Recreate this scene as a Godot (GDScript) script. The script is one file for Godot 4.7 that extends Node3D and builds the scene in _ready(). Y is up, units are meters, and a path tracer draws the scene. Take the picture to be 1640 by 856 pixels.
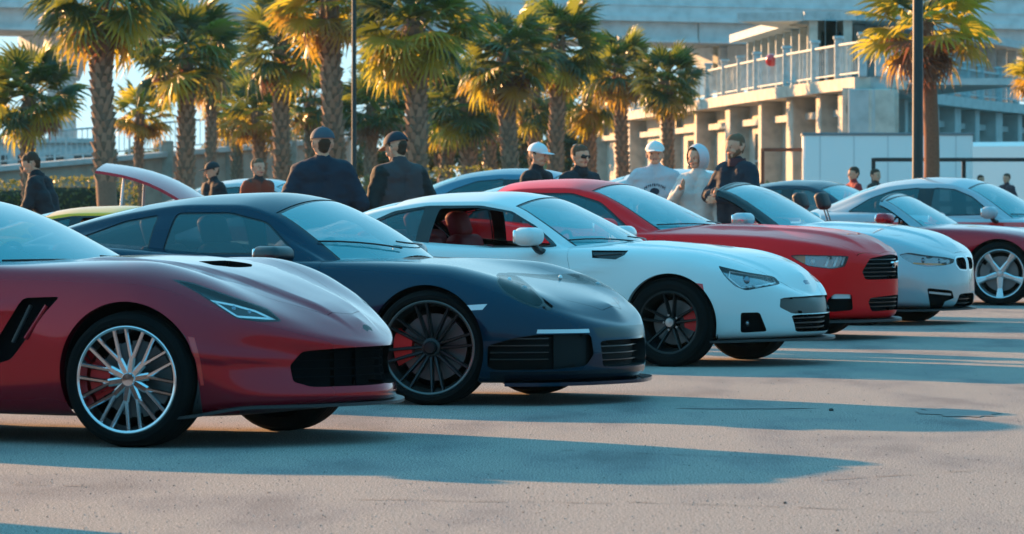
extends Node3D
# A row of parked sports cars on a bright, low-sun morning; people, palms and a bridge behind.
var M := {}

func setup() -> void:
	var cam := Camera3D.new()
	cam.name = "camera"
	cam.position = Vector3(0, 1.22, 0)
	cam.rotation.x = -atan(116.0 / 7000.0)
	cam.fov = rad_to_deg(2.0 * atan(428.0 / 7000.0))
	cam.near = 0.5
	cam.far = 3000.0
	var lens := CameraAttributesPhysical.new()       # a long lens: the far things a little soft
	lens.frustum_focal_length = 12.0 / (428.0 / 7000.0)
	lens.frustum_focus_distance = 27.0
	lens.frustum_near = 0.5
	lens.frustum_far = 3000.0
	lens.exposure_aperture = 11.5
	cam.attributes = lens
	cam.fov = rad_to_deg(2.0 * atan(428.0 / 7000.0))
	cam.current = true
	add_child(cam)
	var env := Environment.new()
	env.background_mode = Environment.BG_SKY
	var sky := Sky.new()
	var sm := PanoramaSkyMaterial.new()
	sm.panorama = sky_picture()
	sky.sky_material = sm
	env.sky = sky
	env.tonemap_mode = Environment.TONE_MAPPER_LINEAR
	env.tonemap_exposure = 3.0
	env.fog_enabled = true          # thin morning haze over the far bridge
	env.fog_density = 0.0001
	env.fog_light_color = Color(0.55, 0.75, 0.8)
	env.sdfgi_enabled = true
	env.ssao_enabled = true
	env.ssil_enabled = true
	var we := WorldEnvironment.new()
	we.name = "environment"
	we.environment = env
	add_child(we)
	var sun := DirectionalLight3D.new()
	sun.name = "sun"
	sun.light_energy = 1.6
	sun.light_color = Color(1.0, 0.51, 0.21).linear_to_srgb()
	sun.light_angular_distance = 0.5
	sun.shadow_enabled = true
	add_child(sun)
	sun.look_at_from_position(Vector3.ZERO, Vector3(0.707 * 4.5, -1.0, 0.707 * 4.5))

func sky_picture() -> ImageTexture:      # clear morning air: white round the low sun, blue-green overhead, dim opposite
	var w := 512
	var h := 256
	var im := Image.create(w, h, false, Image.FORMAT_RGBF)
	var sun := Vector3(-0.707 * 4.5, 1.0, -0.707 * 4.5).normalized()
	for y in h:
		var th := PI * (y + 0.5) / h
		for x in w:
			var ph := TAU * (x + 0.5) / w
			var d := Vector3(sin(ph) * sin(th), cos(th), -cos(ph) * sin(th))
			var up := clampf(d.y, 0.0, 1.0)
			var c := d.dot(sun)
			var low := Vector3(0.085, 0.17, 0.225).lerp(Vector3(0.30, 0.41, 0.44), smoothstep(-0.6, 0.95, c))
			var v := low.lerp(Vector3(0.05, 0.275, 0.43), pow(up, 0.42))
			v += Vector3(0.85, 0.9, 0.85) * (0.4 * pow(maxf(c, 0.0), 12.0) + 0.6 * pow(maxf(c, 0.0), 60.0))
			if d.y < 0.0:
				v = v.lerp(Vector3(0.16, 0.155, 0.15), smoothstep(0.0, -0.05, d.y))
			im.set_pixel(x, y, Color(v.x, v.y, v.z))
	return ImageTexture.create_from_image(im)

func materials() -> void:
	M.black = mat(Color(0.006, 0.006, 0.007), 0.8)
	M.trim = mat(Color(0.008, 0.008, 0.01), 0.25)
	M.inside = mat(Color(0.015, 0.015, 0.017), 0.7)
	M.seat = mat(Color(0.02, 0.02, 0.022), 0.6)
	M.redseat = mat(Color(0.35, 0.012, 0.02), 0.6)
	M.tyre = mat(Color(0.007, 0.0075, 0.008), 0.8)
	M.disc = mat(Color(0.16, 0.16, 0.165), 0.4, 0.9)
	M.steel = mat(Color(0.5, 0.5, 0.5), 0.3, 1.0)
	M.chrome = mat(Color(0.75, 0.76, 0.78), 0.08, 1.0)
	M.mirror = mat(Color(0.8, 0.8, 0.8), 0.02, 1.0)
	M.lens = glass(Color(0.8, 0.85, 0.9), 0.02)
	M.lens.metallic_specular = 0.35
	M.darklens = glass(Color(0.003, 0.03, 0.038), 0.55)
	M.darklens.metallic_specular = 0.25
	M.windshield = glass(Color(0.09, 0.42, 0.47), 0.62)  # bright cyan: the reflected sky is put into the glass colour
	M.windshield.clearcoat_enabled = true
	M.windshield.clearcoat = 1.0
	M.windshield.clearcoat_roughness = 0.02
	M.window = glass(Color(0.008, 0.085, 0.105), 0.72)
	M.projector = mat(Color(0.16, 0.2, 0.25), 0.08, 1.0)
	M.redcal = mat(Color(0.75, 0.008, 0.012), 0.35)
	M.darkwheel = mat(Color(0.02, 0.021, 0.024), 0.3, 0.6)
	M.mesh = mat(Color(0.006, 0.0065, 0.007), 0.6, 0.0, 0.0, 0.2)
	M.cloth = mat(Color(1, 1, 1), 0.85)
	M.cloth.vertex_color_use_as_albedo = true
	M.lampdark = mat(Color(0.01, 0.012, 0.014), 0.3, 0.0)
	M.radiator = mat(Color(0.014, 0.015, 0.016), 0.7, 0.0, 0.0, 0.2)
	M.lampgrey = mat(Color(0.3, 0.31, 0.33), 0.2, 0.8)
	M.drl = mat(Color(0.7, 0.72, 0.74), 0.25)
	M.amber = mat(Color(0.7, 0.2, 0.02), 0.2, 0.0, 1.0)
	M.redlens = mat(Color(0.6, 0.012, 0.01), 0.2, 0.0, 1.0)
	M.clearlens = mat(Color(0.6, 0.62, 0.64), 0.15, 0.0, 1.0)
	M.satin = mat(Color(0.014, 0.016, 0.018), 0.45)
	M.blackwheel = mat(Color(0.006, 0.006, 0.007), 0.4, 0.3)
	M.tyre.metallic_specular = 0.15
	M.black.metallic_specular = 0.05
	M.inside.metallic_specular = 0.15
	M.beige = grain(Color(0.5, 0.465, 0.4), 0.85, 0.35)
	M.beige2 = grain(Color(0.33, 0.29, 0.24), 0.85, 0.35)
	M.concrete = grain(Color(0.42, 0.45, 0.44), 0.85, 0.25)
	M.bridge = grain(Color(0.56, 0.62, 0.62), 0.8, 0.15)
	M.paleblue = grain(Color(0.4, 0.47, 0.48), 0.7, 0.5)
	M.white = mat(Color(0.8, 0.82, 0.8), 0.45)
	M.whitedull = mat(Color(0.6, 0.62, 0.62), 0.5)
	M.steeldull = mat(Color(0.2, 0.22, 0.23), 0.5, 0.5)
	M.darkglass = mat(Color(0.015, 0.03, 0.035), 0.1)
	M.darkpole = mat(Color(0.004, 0.02, 0.022), 0.4)
	M.rustwood = mat(Color(0.1, 0.04, 0.025), 0.8)
	M.darkwood = mat(Color(0.03, 0.03, 0.028), 0.8)
	M.pebble = mat(Color(0.06, 0.055, 0.05), 0.9)
	M.bark = grain(Color(0.2, 0.12, 0.08), 0.95, 3.0)
	M.redbark = grain(Color(0.22, 0.09, 0.05), 0.95, 3.0)
	M.boot = mat(Color(0.3, 0.19, 0.125), 0.95)
	M.leaf = leafy(Color(0.045, 0.06, 0.02), Color(0.2, 0.2, 0.03))
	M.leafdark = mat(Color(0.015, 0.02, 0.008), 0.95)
	M.frond = [leafy(Color(0.022, 0.045, 0.016), Color(0.09, 0.115, 0.015)), leafy(Color(0.045, 0.07, 0.016), Color(0.22, 0.25, 0.03)), leafy(Color(0.17, 0.155, 0.018), Color(0.55, 0.47, 0.04)), leafy(Color(0.24, 0.12, 0.02), Color(0.5, 0.33, 0.04)), leafy(Color(0.13, 0.055, 0.028), Color(0.22, 0.08, 0.03))]
	# worn asphalt: pale stones in dark binder, patchy at a larger scale
	var a := mat(Color(1, 1, 1), 0.92, 0.0, 0.0, 0.3)
	a.albedo_texture = noise_tex(0.05, 5, 11, [[0.0, grey(0.05)], [0.3, grey(0.14)], [0.45, grey(0.25)], [0.55, grey(0.3)], [0.7, grey(0.42)], [1.0, grey(0.75)]], 1024)
	a.uv1_triplanar = true
	a.uv1_world_triplanar = true
	a.uv1_scale = Vector3(1.7, 1.7, 1.1)
	a.normal_enabled = true
	a.normal_texture = noise_tex(0.06, 4, 23, [], 1024, true, 4.6)
	a.normal_scale = 1.0
	a.detail_enabled = true
	a.detail_blend_mode = BaseMaterial3D.BLEND_MODE_MUL
	a.detail_uv_layer = BaseMaterial3D.DETAIL_UV_2
	a.detail_albedo = noise_tex(0.012, 4, 5, [[0.0, Color(0.74, 0.74, 0.76)], [0.35, Color(0.9, 0.9, 0.91)], [0.55, Color(0.97, 0.96, 0.95)], [1.0, Color(1, 0.985, 0.97)]], 1024)
	a.uv2_triplanar = true
	a.uv2_world_triplanar = true
	a.uv2_scale = Vector3(0.09, 0.09, 0.03)
	M.asphalt = a
	M.tar = mat(Color(0.11, 0.105, 0.1), 0.9)
	M.stain = mat(Color(0.13, 0.125, 0.12), 0.7)
	M.treeleaf = leafy(Color(0.025, 0.045, 0.02), Color(0.1, 0.12, 0.02))

func grey(v: float) -> Color:
	return Color(v * 1.05, v * 0.94, v * 0.87).linear_to_srgb()

func grain(c: Color, rough: float, scale: float) -> StandardMaterial3D:      # plaster, concrete or bark with a mottled tone
	var m := mat(Color(1, 1, 1), rough)
	var hi := c * 1.18
	var lo := c * 0.72
	m.albedo_texture = noise_tex(0.02, 4, int(c.r * 1000), [[0.0, Color(lo.r, lo.g, lo.b).linear_to_srgb()], [0.5, c.linear_to_srgb()], [1.0, Color(hi.r, hi.g, hi.b).linear_to_srgb()]], 256)
	m.uv1_triplanar = true
	m.uv1_scale = Vector3.ONE * scale
	return m

func leafy(c: Color, through: Color) -> StandardMaterial3D:
	var m := mat(c, 0.45)
	m.backlight_enabled = true
	m.backlight = through.linear_to_srgb()
	return m

func flake(c: Color, metal: float) -> StandardMaterial3D:     # metallic car paint
	return mat(c, 0.16, metal, 0.8, 0.2)

func paint(c: Color) -> StandardMaterial3D:     # lacquered car paint
	return mat(c, 0.45, 0.0, 0.8, 0.15)

# ---------------------------------------------------------------- shape helpers
class Tris:
	var P := PackedVector3Array()
	var N := PackedVector3Array()
	var C := PackedColorArray()
	func tri(a: Vector3, b: Vector3, c: Vector3, na: Vector3, nb: Vector3, nc: Vector3) -> void:
		P.push_back(a); P.push_back(b); P.push_back(c)
		N.push_back(na); N.push_back(nb); N.push_back(nc)
	func face(a: Vector3, b: Vector3, c: Vector3, d: Vector3) -> void:   # flat quad a-b-c-d, outward when seen counter-clockwise
		var n := (b - a).cross(c - a)
		if n.length_squared() < 1e-14:
			n = (c - a).cross(d - a)
		n = n.normalized()
		tri(a, b, c, n, n, n)
		tri(a, c, d, n, n, n)
	func flat(a: Vector3, b: Vector3, c: Vector3) -> void:
		var n := (b - a).cross(c - a).normalized()
		tri(a, b, c, n, n, n)
	func join(o: Tris, x := Transform3D()) -> void:
		var nb := x.basis.inverse().transposed()
		for i in o.P.size():
			P.push_back(x * o.P[i])
			N.push_back((nb * o.N[i]).normalized())
		C.append_array(o.C)
	func moved(x: Transform3D) -> Tris:
		var r := Tris.new()
		r.join(self, x)
		return r
	func mirrored() -> Tris:
		var r := Tris.new()
		for i in P.size():
			r.P.push_back(Vector3(P[i].x, P[i].y, -P[i].z))
			r.N.push_back(Vector3(N[i].x, N[i].y, -N[i].z))
		r.C = C
		return r
	func both() -> Tris:
		var r := mirrored()
		var c := C.duplicate()
		r.P.append_array(P); r.N.append_array(N); r.C = c + c
		return r
	func pushed(d: Vector3) -> Tris:
		var r := Tris.new()
		for i in P.size():
			r.P.push_back(P[i] + d)
		r.N = N.duplicate()
		return r
	func sunk(d: float) -> Tris:      # moved inwards along its normals
		var r := Tris.new()
		for i in P.size():
			r.P.push_back(P[i] - N[i] * d)
		r.N = N.duplicate()
		return r

func mesh_of(list: Array) -> ArrayMesh:
	var am := ArrayMesh.new()
	for e in list:
		var t: Tris = e[0]
		if t.P.is_empty():
			continue
		var P := t.P.duplicate()
		var N := t.N.duplicate()
		for i in range(0, P.size(), 3):
			var g := (P[i + 1] - P[i]).cross(P[i + 2] - P[i])
			if g.dot(N[i] + N[i + 1] + N[i + 2]) > 0.0:      # clockwise fronts
				var s := P[i + 1]; P[i + 1] = P[i + 2]; P[i + 2] = s
				s = N[i + 1]; N[i + 1] = N[i + 2]; N[i + 2] = s
		var arr := []
		arr.resize(Mesh.ARRAY_MAX)
		arr[Mesh.ARRAY_VERTEX] = P
		arr[Mesh.ARRAY_NORMAL] = N
		if t.C.size() == P.size():
			arr[Mesh.ARRAY_COLOR] = t.C
		am.add_surface_from_arrays(Mesh.PRIMITIVE_TRIANGLES, arr)
		am.surface_set_material(am.get_surface_count() - 1, e[1])
	return am

func put(called: String, mesh: Mesh, parent: Node, x := Transform3D(), mat: Material = null) -> MeshInstance3D:
	var o := MeshInstance3D.new()
	o.name = numbered(called, parent)
	o.mesh = mesh
	o.transform = x
	if mat:
		o.material_override = mat
	parent.add_child(o, true)
	return o

func obj(called: String, t: Tris, m: Material, parent: Node, x := Transform3D()) -> MeshInstance3D:
	return put(called, mesh_of([[t, m]]), parent, x)

var taken := {}
func numbered(called: String, parent: Node) -> String:
	var key := str(parent.get_instance_id()) + called
	var n: int = taken.get(key, 0)
	taken[key] = n + 1
	return called if n == 0 else "%s_%03d" % [called, n]

func tag(o: Node, label: String, category: String, group := "") -> Node:
	o.set_meta("label", label)
	o.set_meta("category", category)
	if group:
		o.set_meta("group", group)
	return o

func struct(o: Node) -> Node:
	o.set_meta("kind", "structure")
	return o

func base(called: String, at: Vector3, turn := 0.0) -> Node3D:
	var o := Node3D.new()
	o.name = numbered(called, self)
	add_child(o, true)
	o.position = at
	o.rotation.y = turn
	return o

func copy(o: Node3D, called: String, at: Vector3, turn := 0.0, sc := 1.0) -> Node3D:
	var c: Node3D = o.duplicate()
	c.name = numbered(called, self)
	add_child(c, true)
	c.position = at
	c.rotation.y = turn
	c.scale = Vector3.ONE * sc
	return c

func crv(p: Array, x: float) -> float:
	var n := p.size()
	if x <= p[0][0]:
		return p[0][1]
	if x >= p[n - 1][0]:
		return p[n - 1][1]
	var i := 0
	while x > p[i + 1][0]:
		i += 1
	var h: float = p[i + 1][0] - p[i][0]
	var s: float = (p[i + 1][1] - p[i][1]) / h
	var m0 := s
	var m1 := s
	if i > 0:
		var sp: float = (p[i][1] - p[i - 1][1]) / (p[i][0] - p[i - 1][0])
		m0 = 0.0 if sp * s <= 0.0 else 2.0 * sp * s / (sp + s)
	if i < n - 2:
		var sn: float = (p[i + 2][1] - p[i + 1][1]) / (p[i + 2][0] - p[i + 1][0])
		m1 = 0.0 if sn * s <= 0.0 else 2.0 * sn * s / (sn + s)
	var t: float = (x - p[i][0]) / h
	var t2 := t * t
	var t3 := t2 * t
	return (2 * t3 - 3 * t2 + 1) * p[i][1] + (t3 - 2 * t2 + t) * h * m0 + (3 * t2 - 2 * t3) * p[i + 1][1] + (t3 - t2) * h * m1

func ss(a: float, b: float, x: float) -> float:
	var t := clampf((x - a) / (b - a), 0.0, 1.0)
	return t * t * (3.0 - 2.0 * t)

func poly(a: Array) -> PackedVector2Array:
	var r := PackedVector2Array()
	for q in a:
		r.push_back(Vector2(q[0], q[1]))
	return r

func rounded(a: Array, k := 3, f := 0.28) -> PackedVector2Array:   # polygon with its corners rounded
	var r := PackedVector2Array()
	var n := a.size()
	for i in n:
		var p0 := Vector2(a[(i + n - 1) % n][0], a[(i + n - 1) % n][1])
		var p1 := Vector2(a[i][0], a[i][1])
		var p2 := Vector2(a[(i + 1) % n][0], a[(i + 1) % n][1])
		var s := p1.lerp(p0, f)
		var e := p1.lerp(p2, f)
		for j in k + 1:
			var t := float(j) / k
			r.push_back(s.lerp(p1, t).lerp(p1.lerp(e, t), t))
	return r

func circle(cx: float, cy: float, r: float, n := 48) -> PackedVector2Array:
	var q := PackedVector2Array()
	for i in n:
		q.push_back(Vector2(cx + r * cos(TAU * i / n), cy + r * sin(TAU * i / n)))
	return q

func cbox(t: Tris, c: Vector3, s: Vector3, ch := 0.01, x := Transform3D()) -> void:   # box with chamfered edges, centre c, size s
	var h := s * 0.5
	var k := minf(ch, minf(h.x, minf(h.y, h.z)) * 0.9)
	var q := Tris.new()
	if k <= 0.0:
		for ax in 3:
			for sg: float in [-1.0, 1.0]:
				var u := Vector3.ZERO; var v := Vector3.ZERO; var w := Vector3.ZERO
				w[ax] = sg * h[ax]; u[(ax + 1) % 3] = h[(ax + 1) % 3]; v[(ax + 2) % 3] = h[(ax + 2) % 3]
				if sg > 0:
					q.face(w - u - v, w + u - v, w + u + v, w - u + v)
				else:
					q.face(w - u - v, w - u + v, w + u + v, w + u - v)
	else:
		for ax in 3:
			var a1 := (ax + 1) % 3
			var a2 := (ax + 2) % 3
			for sg: float in [-1.0, 1.0]:
				var w := Vector3.ZERO; var u := Vector3.ZERO; var v := Vector3.ZERO
				w[ax] = sg * h[ax]; u[a1] = h[a1] - k; v[a2] = h[a2] - k
				if sg > 0:
					q.face(w - u - v, w + u - v, w + u + v, w - u + v)
				else:
					q.face(w - u - v, w - u + v, w + u + v, w + u - v)
			for s1 in [-1.0, 1.0]:
				for s2 in [-1.0, 1.0]:
					var A := Vector3.ZERO; var B := Vector3.ZERO; var L := Vector3.ZERO
					A[a1] = s1 * h[a1]; A[a2] = s2 * (h[a2] - k)
					B[a1] = s1 * (h[a1] - k); B[a2] = s2 * h[a2]
					L[ax] = h[ax] - k
					var n := Vector3.ZERO
					n[a1] = s1; n[a2] = s2
					n = n.normalized()
					q.tri(A - L, A + L, B + L, n, n, n)
					q.tri(A - L, B + L, B - L, n, n, n)
		for sx in [-1.0, 1.0]:
			for sy in [-1.0, 1.0]:
				for sz in [-1.0, 1.0]:
					var n := Vector3(sx, sy, sz).normalized()
					q.tri(Vector3(sx * h.x, sy * (h.y - k), sz * (h.z - k)), Vector3(sx * (h.x - k), sy * h.y, sz * (h.z - k)), Vector3(sx * (h.x - k), sy * (h.y - k), sz * h.z), n, n, n)
	t.join(q, x * Transform3D(Basis(), c))

func blob(t: Tris, c: Vector3, h: Vector3, r: float, x := Transform3D(), nu := 14, nv := 9) -> void:   # soft rounded box, half sizes h, corner radius r
	var G := []
	for j in nv + 1:
		var row := []
		var la := -PI / 2 + PI * j / nv
		for i in nu:
			var lo := TAU * (i + 0.5) / nu
			var n := Vector3(cos(la) * cos(lo), sin(la), cos(la) * sin(lo))
			row.append([c + Vector3(signf(n.x) * maxf(h.x - r, 0) + n.x * minf(r, h.x), signf(n.y) * maxf(h.y - r, 0) + n.y * minf(r, h.y), signf(n.z) * maxf(h.z - r, 0) + n.z * minf(r, h.z)), n])
		G.append(row)
	var q := Tris.new()
	for j in nv:
		for i in nu:
			var a = G[j][i]; var b = G[j][(i + 1) % nu]; var d = G[j + 1][i]; var e = G[j + 1][(i + 1) % nu]
			q.tri(a[0], b[0], e[0], a[1], b[1], e[1])
			q.tri(a[0], e[0], d[0], a[1], e[1], d[1])
	t.join(q, x)

func tube(t: Tris, pts: Array, rad, n := 8, cap := true) -> void:   # round bar along points; rad a number or one per point
	var m := pts.size()
	var rings := []
	var up := Vector3.UP
	for i in m:
		var d: Vector3 = (pts[mini(i + 1, m - 1)] - pts[maxi(i - 1, 0)]).normalized()
		if absf(d.dot(up)) > 0.95:
			up = Vector3.RIGHT if absf(d.x) < 0.7 else Vector3.BACK
		var s := d.cross(up).normalized()
		up = s.cross(d).normalized()
		var r: float = rad[i] if rad is Array else rad
		var ring := []
		for k in n:
			var v := s * cos(TAU * k / n) + up * sin(TAU * k / n)
			ring.append([pts[i] + v * r, v])
		rings.append(ring)
	for i in m - 1:
		for k in n:
			var a = rings[i][k]; var b = rings[i][(k + 1) % n]; var c = rings[i + 1][(k + 1) % n]; var e = rings[i + 1][k]
			t.tri(a[0], b[0], c[0], a[1], b[1], c[1])
			t.tri(a[0], c[0], e[0], a[1], c[1], e[1])
	if cap:
		for k in n:
			var d0: Vector3 = (pts[0] - pts[1]).normalized()
			var d1: Vector3 = (pts[m - 1] - pts[m - 2]).normalized()
			t.tri(pts[0], rings[0][k][0], rings[0][(k + 1) % n][0], d0, d0, d0)
			t.tri(pts[m - 1], rings[m - 1][k][0], rings[m - 1][(k + 1) % n][0], d1, d1, d1)

func lathe(t: Tris, prof: Array, n := 40, axis := 2) -> void:   # prof: [radius, height] along the axis; smooth in rounds, flat between profile points
	for j in prof.size() - 1:
		var r0: float = prof[j][0]; var h0: float = prof[j][1]; var r1: float = prof[j + 1][0]; var h1: float = prof[j + 1][1]
		var sl := Vector2(h1 - h0, -(r1 - r0)).normalized()
		for i in n:
			var q := []
			for e in [[i, r0, h0], [i + 1, r0, h0], [i + 1, r1, h1], [i, r1, h1]]:
				var a: float = TAU * e[0] / n
				var p := Vector3.ZERO
				var nn := Vector3.ZERO
				if axis == 2:
					p = Vector3(cos(a) * e[1], sin(a) * e[1], e[2]); nn = Vector3(cos(a) * sl.x, sin(a) * sl.x, sl.y)
				else:
					p = Vector3(cos(a) * e[1], e[2], sin(a) * e[1]); nn = Vector3(cos(a) * sl.x, sl.y, sin(a) * sl.x)
				q.append([p, nn])
			if r0 > 1e-5:
				t.tri(q[0][0], q[1][0], q[2][0], q[0][1], q[1][1], q[2][1])
			if r1 > 1e-5:
				t.tri(q[0][0], q[2][0], q[3][0], q[0][1], q[2][1], q[3][1])

func bgrid(C: Array, su: int, sv: int, mu0: bool, mu1: bool, mv1: bool) -> Array:   # uniform cubic B-spline surface over the control rows C
	var nr := C.size()
	var nc: int = C[0].size()
	var flip := Vector3(1, 1, -1)
	var E := []
	for r in nr:
		var row := PackedVector3Array()
		row.push_back(C[r][1] * flip if mu0 else C[r][0] * 2.0 - C[r][1])
		row.append_array(C[r])
		row.push_back(C[r][nc - 2] * flip if mu1 else C[r][nc - 1] * 2.0 - C[r][nc - 2])
		E.append(row)
	var first := PackedVector3Array()
	var last := PackedVector3Array()
	for k in nc + 2:
		first.push_back(E[0][k] * 2.0 - E[1][k])
		last.push_back(E[nr - 2][k] * flip if mv1 else E[nr - 1][k] * 2.0 - E[nr - 2][k])
	E.push_front(first)
	E.push_back(last)
	var W := func(t: float) -> Array: return [(1 - t) ** 3 / 6.0, (3 * t ** 3 - 6 * t * t + 4) / 6.0, (-3 * t ** 3 + 3 * t * t + 3 * t + 1) / 6.0, t ** 3 / 6.0]
	var half := []
	for r in nr + 2:
		var row := PackedVector3Array()
		for k in nc - 1:
			for s in su + (1 if k == nc - 2 else 0):
				var w: Array = W.call(float(s) / su)
				row.push_back(E[r][k] * w[0] + E[r][k + 1] * w[1] + E[r][k + 2] * w[2] + E[r][k + 3] * w[3])
		half.append(row)
	var G := []
	for r in nr - 1:
		for s in sv + (1 if r == nr - 2 else 0):
			var w: Array = W.call(float(s) / sv)
			var row := PackedVector3Array()
			for k in half[0].size():
				row.push_back(half[r][k] * w[0] + half[r + 1][k] * w[1] + half[r + 2][k] * w[2] + half[r + 3][k] * w[3])
			G.append(row)
	return G

func grid_tris(G: Array, mu0: bool, mu1: bool, mv1: bool) -> Tris:
	var t := Tris.new()
	var nr := G.size()
	var nc: int = G[0].size()
	var NN := []
	for r in nr:
		var row := PackedVector3Array()
		for k in nc:
			var du: Vector3 = G[r][mini(k + 1, nc - 1)] - G[r][maxi(k - 1, 0)]
			var dv: Vector3 = G[mini(r + 1, nr - 1)][k] - G[maxi(r - 1, 0)][k]
			var n := dv.cross(du)
			if (mu0 and k == 0) or (mu1 and k == nc - 1) or (mv1 and r == nr - 1):
				n.z = 0.0
			row.push_back(n.normalized())
		NN.append(row)
	for r in nr - 1:
		for k in nc - 1:
			var a: Vector3 = G[r][k]; var b: Vector3 = G[r][k + 1]; var c: Vector3 = G[r + 1][k + 1]; var d: Vector3 = G[r + 1][k]
			if (b - a).cross(c - a).length_squared() > 1e-13:
				t.tri(a, b, c, NN[r][k], NN[r][k + 1], NN[r + 1][k + 1])
			if (c - a).cross(d - a).length_squared() > 1e-13:
				t.tri(a, c, d, NN[r][k], NN[r + 1][k + 1], NN[r + 1][k])
	return t

func area2(p: PackedVector2Array) -> float:
	var s := 0.0
	for i in p.size():
		s += p[i].cross(p[(i + 1) % p.size()])
	return s * 0.5

# splits a surface along a polygon seen along one direction (a to the right, b up, c towards the viewer): [inside, outside]
func cut(t: Tris, view: Array, pg: PackedVector2Array, zmin := -9.0, facing := 0.02, zmax := 9.0) -> Array:
	var a: Vector3 = view[0]; var b: Vector3 = view[1]; var c: Vector3 = view[2]
	var lo := Vector2(1e9, 1e9)
	var hi := Vector2(-1e9, -1e9)
	for q in pg:
		lo = lo.min(q); hi = hi.max(q)
	var tin := Tris.new()
	var out := Tris.new()
	for i in range(0, t.P.size(), 3):
		var p0 := t.P[i]; var p1 := t.P[i + 1]; var p2 := t.P[i + 2]
		var n0 := t.N[i]; var n1 := t.N[i + 1]; var n2 := t.N[i + 2]
		var q0 := Vector2(p0.dot(a), p0.dot(b)); var q1 := Vector2(p1.dot(a), p1.dot(b)); var q2 := Vector2(p2.dot(a), p2.dot(b))
		var mn := q0.min(q1).min(q2)
		var mx := q0.max(q1).max(q2)
		var zc := (p0.z + p1.z + p2.z) / 3.0
		if mx.x < lo.x or mn.x > hi.x or mx.y < lo.y or mn.y > hi.y or zc < zmin or zc > zmax or (n0 + n1 + n2).dot(c) < facing * 3.0:
			out.tri(p0, p1, p2, n0, n1, n2)
			continue
		var ar := (q1 - q0).cross(q2 - q0) * 0.5
		if absf(ar) < 1e-8:
			(tin if Geometry2D.is_point_in_polygon((q0 + q1 + q2) / 3.0, pg) else out).tri(p0, p1, p2, n0, n1, n2)
			continue
		var T := PackedVector2Array([q0, q1, q2])
		var isect := Geometry2D.intersect_polygons(T, pg)
		var got := 0.0
		for w in isect:
			got += absf(area2(w))
		if got < absf(ar) * 0.002:
			out.tri(p0, p1, p2, n0, n1, n2)
			continue
		if got > absf(ar) * 0.998:
			tin.tri(p0, p1, p2, n0, n1, n2)
			continue
		for pass_ in 2:
			for w in (isect if pass_ == 0 else Geometry2D.clip_polygons(T, pg)):
				if w.size() < 3 or absf(area2(w)) < 1e-9:
					continue
				var wc := PackedVector2Array()
				for q in w:
					if wc.is_empty() or q.distance_squared_to(wc[-1]) > 4e-10:
						wc.push_back(q)
				if wc.size() > 3 and wc[0].distance_squared_to(wc[-1]) <= 4e-10:
					wc.remove_at(wc.size() - 1)
				if wc.size() < 3:
					continue
				var ix := Geometry2D.triangulate_polygon(wc)
				if ix.is_empty():
					for k in wc.size() - 2:
						ix.append_array(PackedInt32Array([0, k + 1, k + 2]))
				var pp := []
				for q in wc:
					var w1: float = (q - q0).cross(q2 - q0) / (2.0 * ar)
					var w2: float = (q1 - q0).cross(q - q0) / (2.0 * ar)
					var w0 := 1.0 - w1 - w2
					pp.append([p0 * w0 + p1 * w1 + p2 * w2, (n0 * w0 + n1 * w1 + n2 * w2).normalized()])
				for k in range(0, ix.size(), 3):
					var A = pp[ix[k]]; var B = pp[ix[k + 1]]; var D = pp[ix[k + 2]]
					(tin if pass_ == 0 else out).tri(A[0], B[0], D[0], A[1], B[1], D[1])
	return [tin, out]

func rim_walls(t: Tris, d: Vector3) -> Tris:    # walls from the border of a surface piece, d deep
	var seen := {}
	for i in range(0, t.P.size(), 3):
		for e in 3:
			var A := t.P[i + e]
			var B := t.P[i + (e + 1) % 3]
			var ka := Vector3i((A * 2500.0).round())
			var kb := Vector3i((B * 2500.0).round())
			if ka == kb:
				continue
			var key := [ka, kb] if ka < kb else [kb, ka]
			if seen.has(key):
				seen[key] = null
			else:
				seen[key] = [A, B, t.P[i + (e + 2) % 3]]
	var r := Tris.new()
	for k in seen:
		var s = seen[k]
		if s == null or (absf(s[0].z) < 0.0015 and absf(s[1].z) < 0.0015):
			continue
		var n: Vector3 = (s[1] - s[0]).cross(d).normalized()
		if n.dot(s[2] - s[0]) < 0.0:
			n = -n
		r.tri(s[0], s[1], s[1] + d, n, n, n)
		r.tri(s[0], s[1] + d, s[0] + d, n, n, n)
	return r

func mat(c: Color, rough := 0.6, metal := 0.0, coat := 0.0, spec := 0.5) -> StandardMaterial3D:    # c in linear, real-world base colours
	var m := StandardMaterial3D.new()
	m.albedo_color = c.linear_to_srgb()
	m.roughness = rough
	m.metallic = metal
	m.metallic_specular = spec
	if coat > 0.0:
		m.clearcoat_enabled = true
		m.clearcoat = coat
		m.clearcoat_roughness = 0.03
	return m

func glass(c: Color, alpha := 0.12) -> StandardMaterial3D:
	var m := mat(c, 0.03)
	m.transparency = BaseMaterial3D.TRANSPARENCY_ALPHA
	m.albedo_color.a = alpha
	return m

func noise(freq: float, oct := 3, sd := 1) -> FastNoiseLite:
	var n := FastNoiseLite.new()
	n.noise_type = FastNoiseLite.TYPE_SIMPLEX_SMOOTH
	n.frequency = freq
	n.fractal_octaves = oct
	n.seed = sd
	return n

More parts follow.
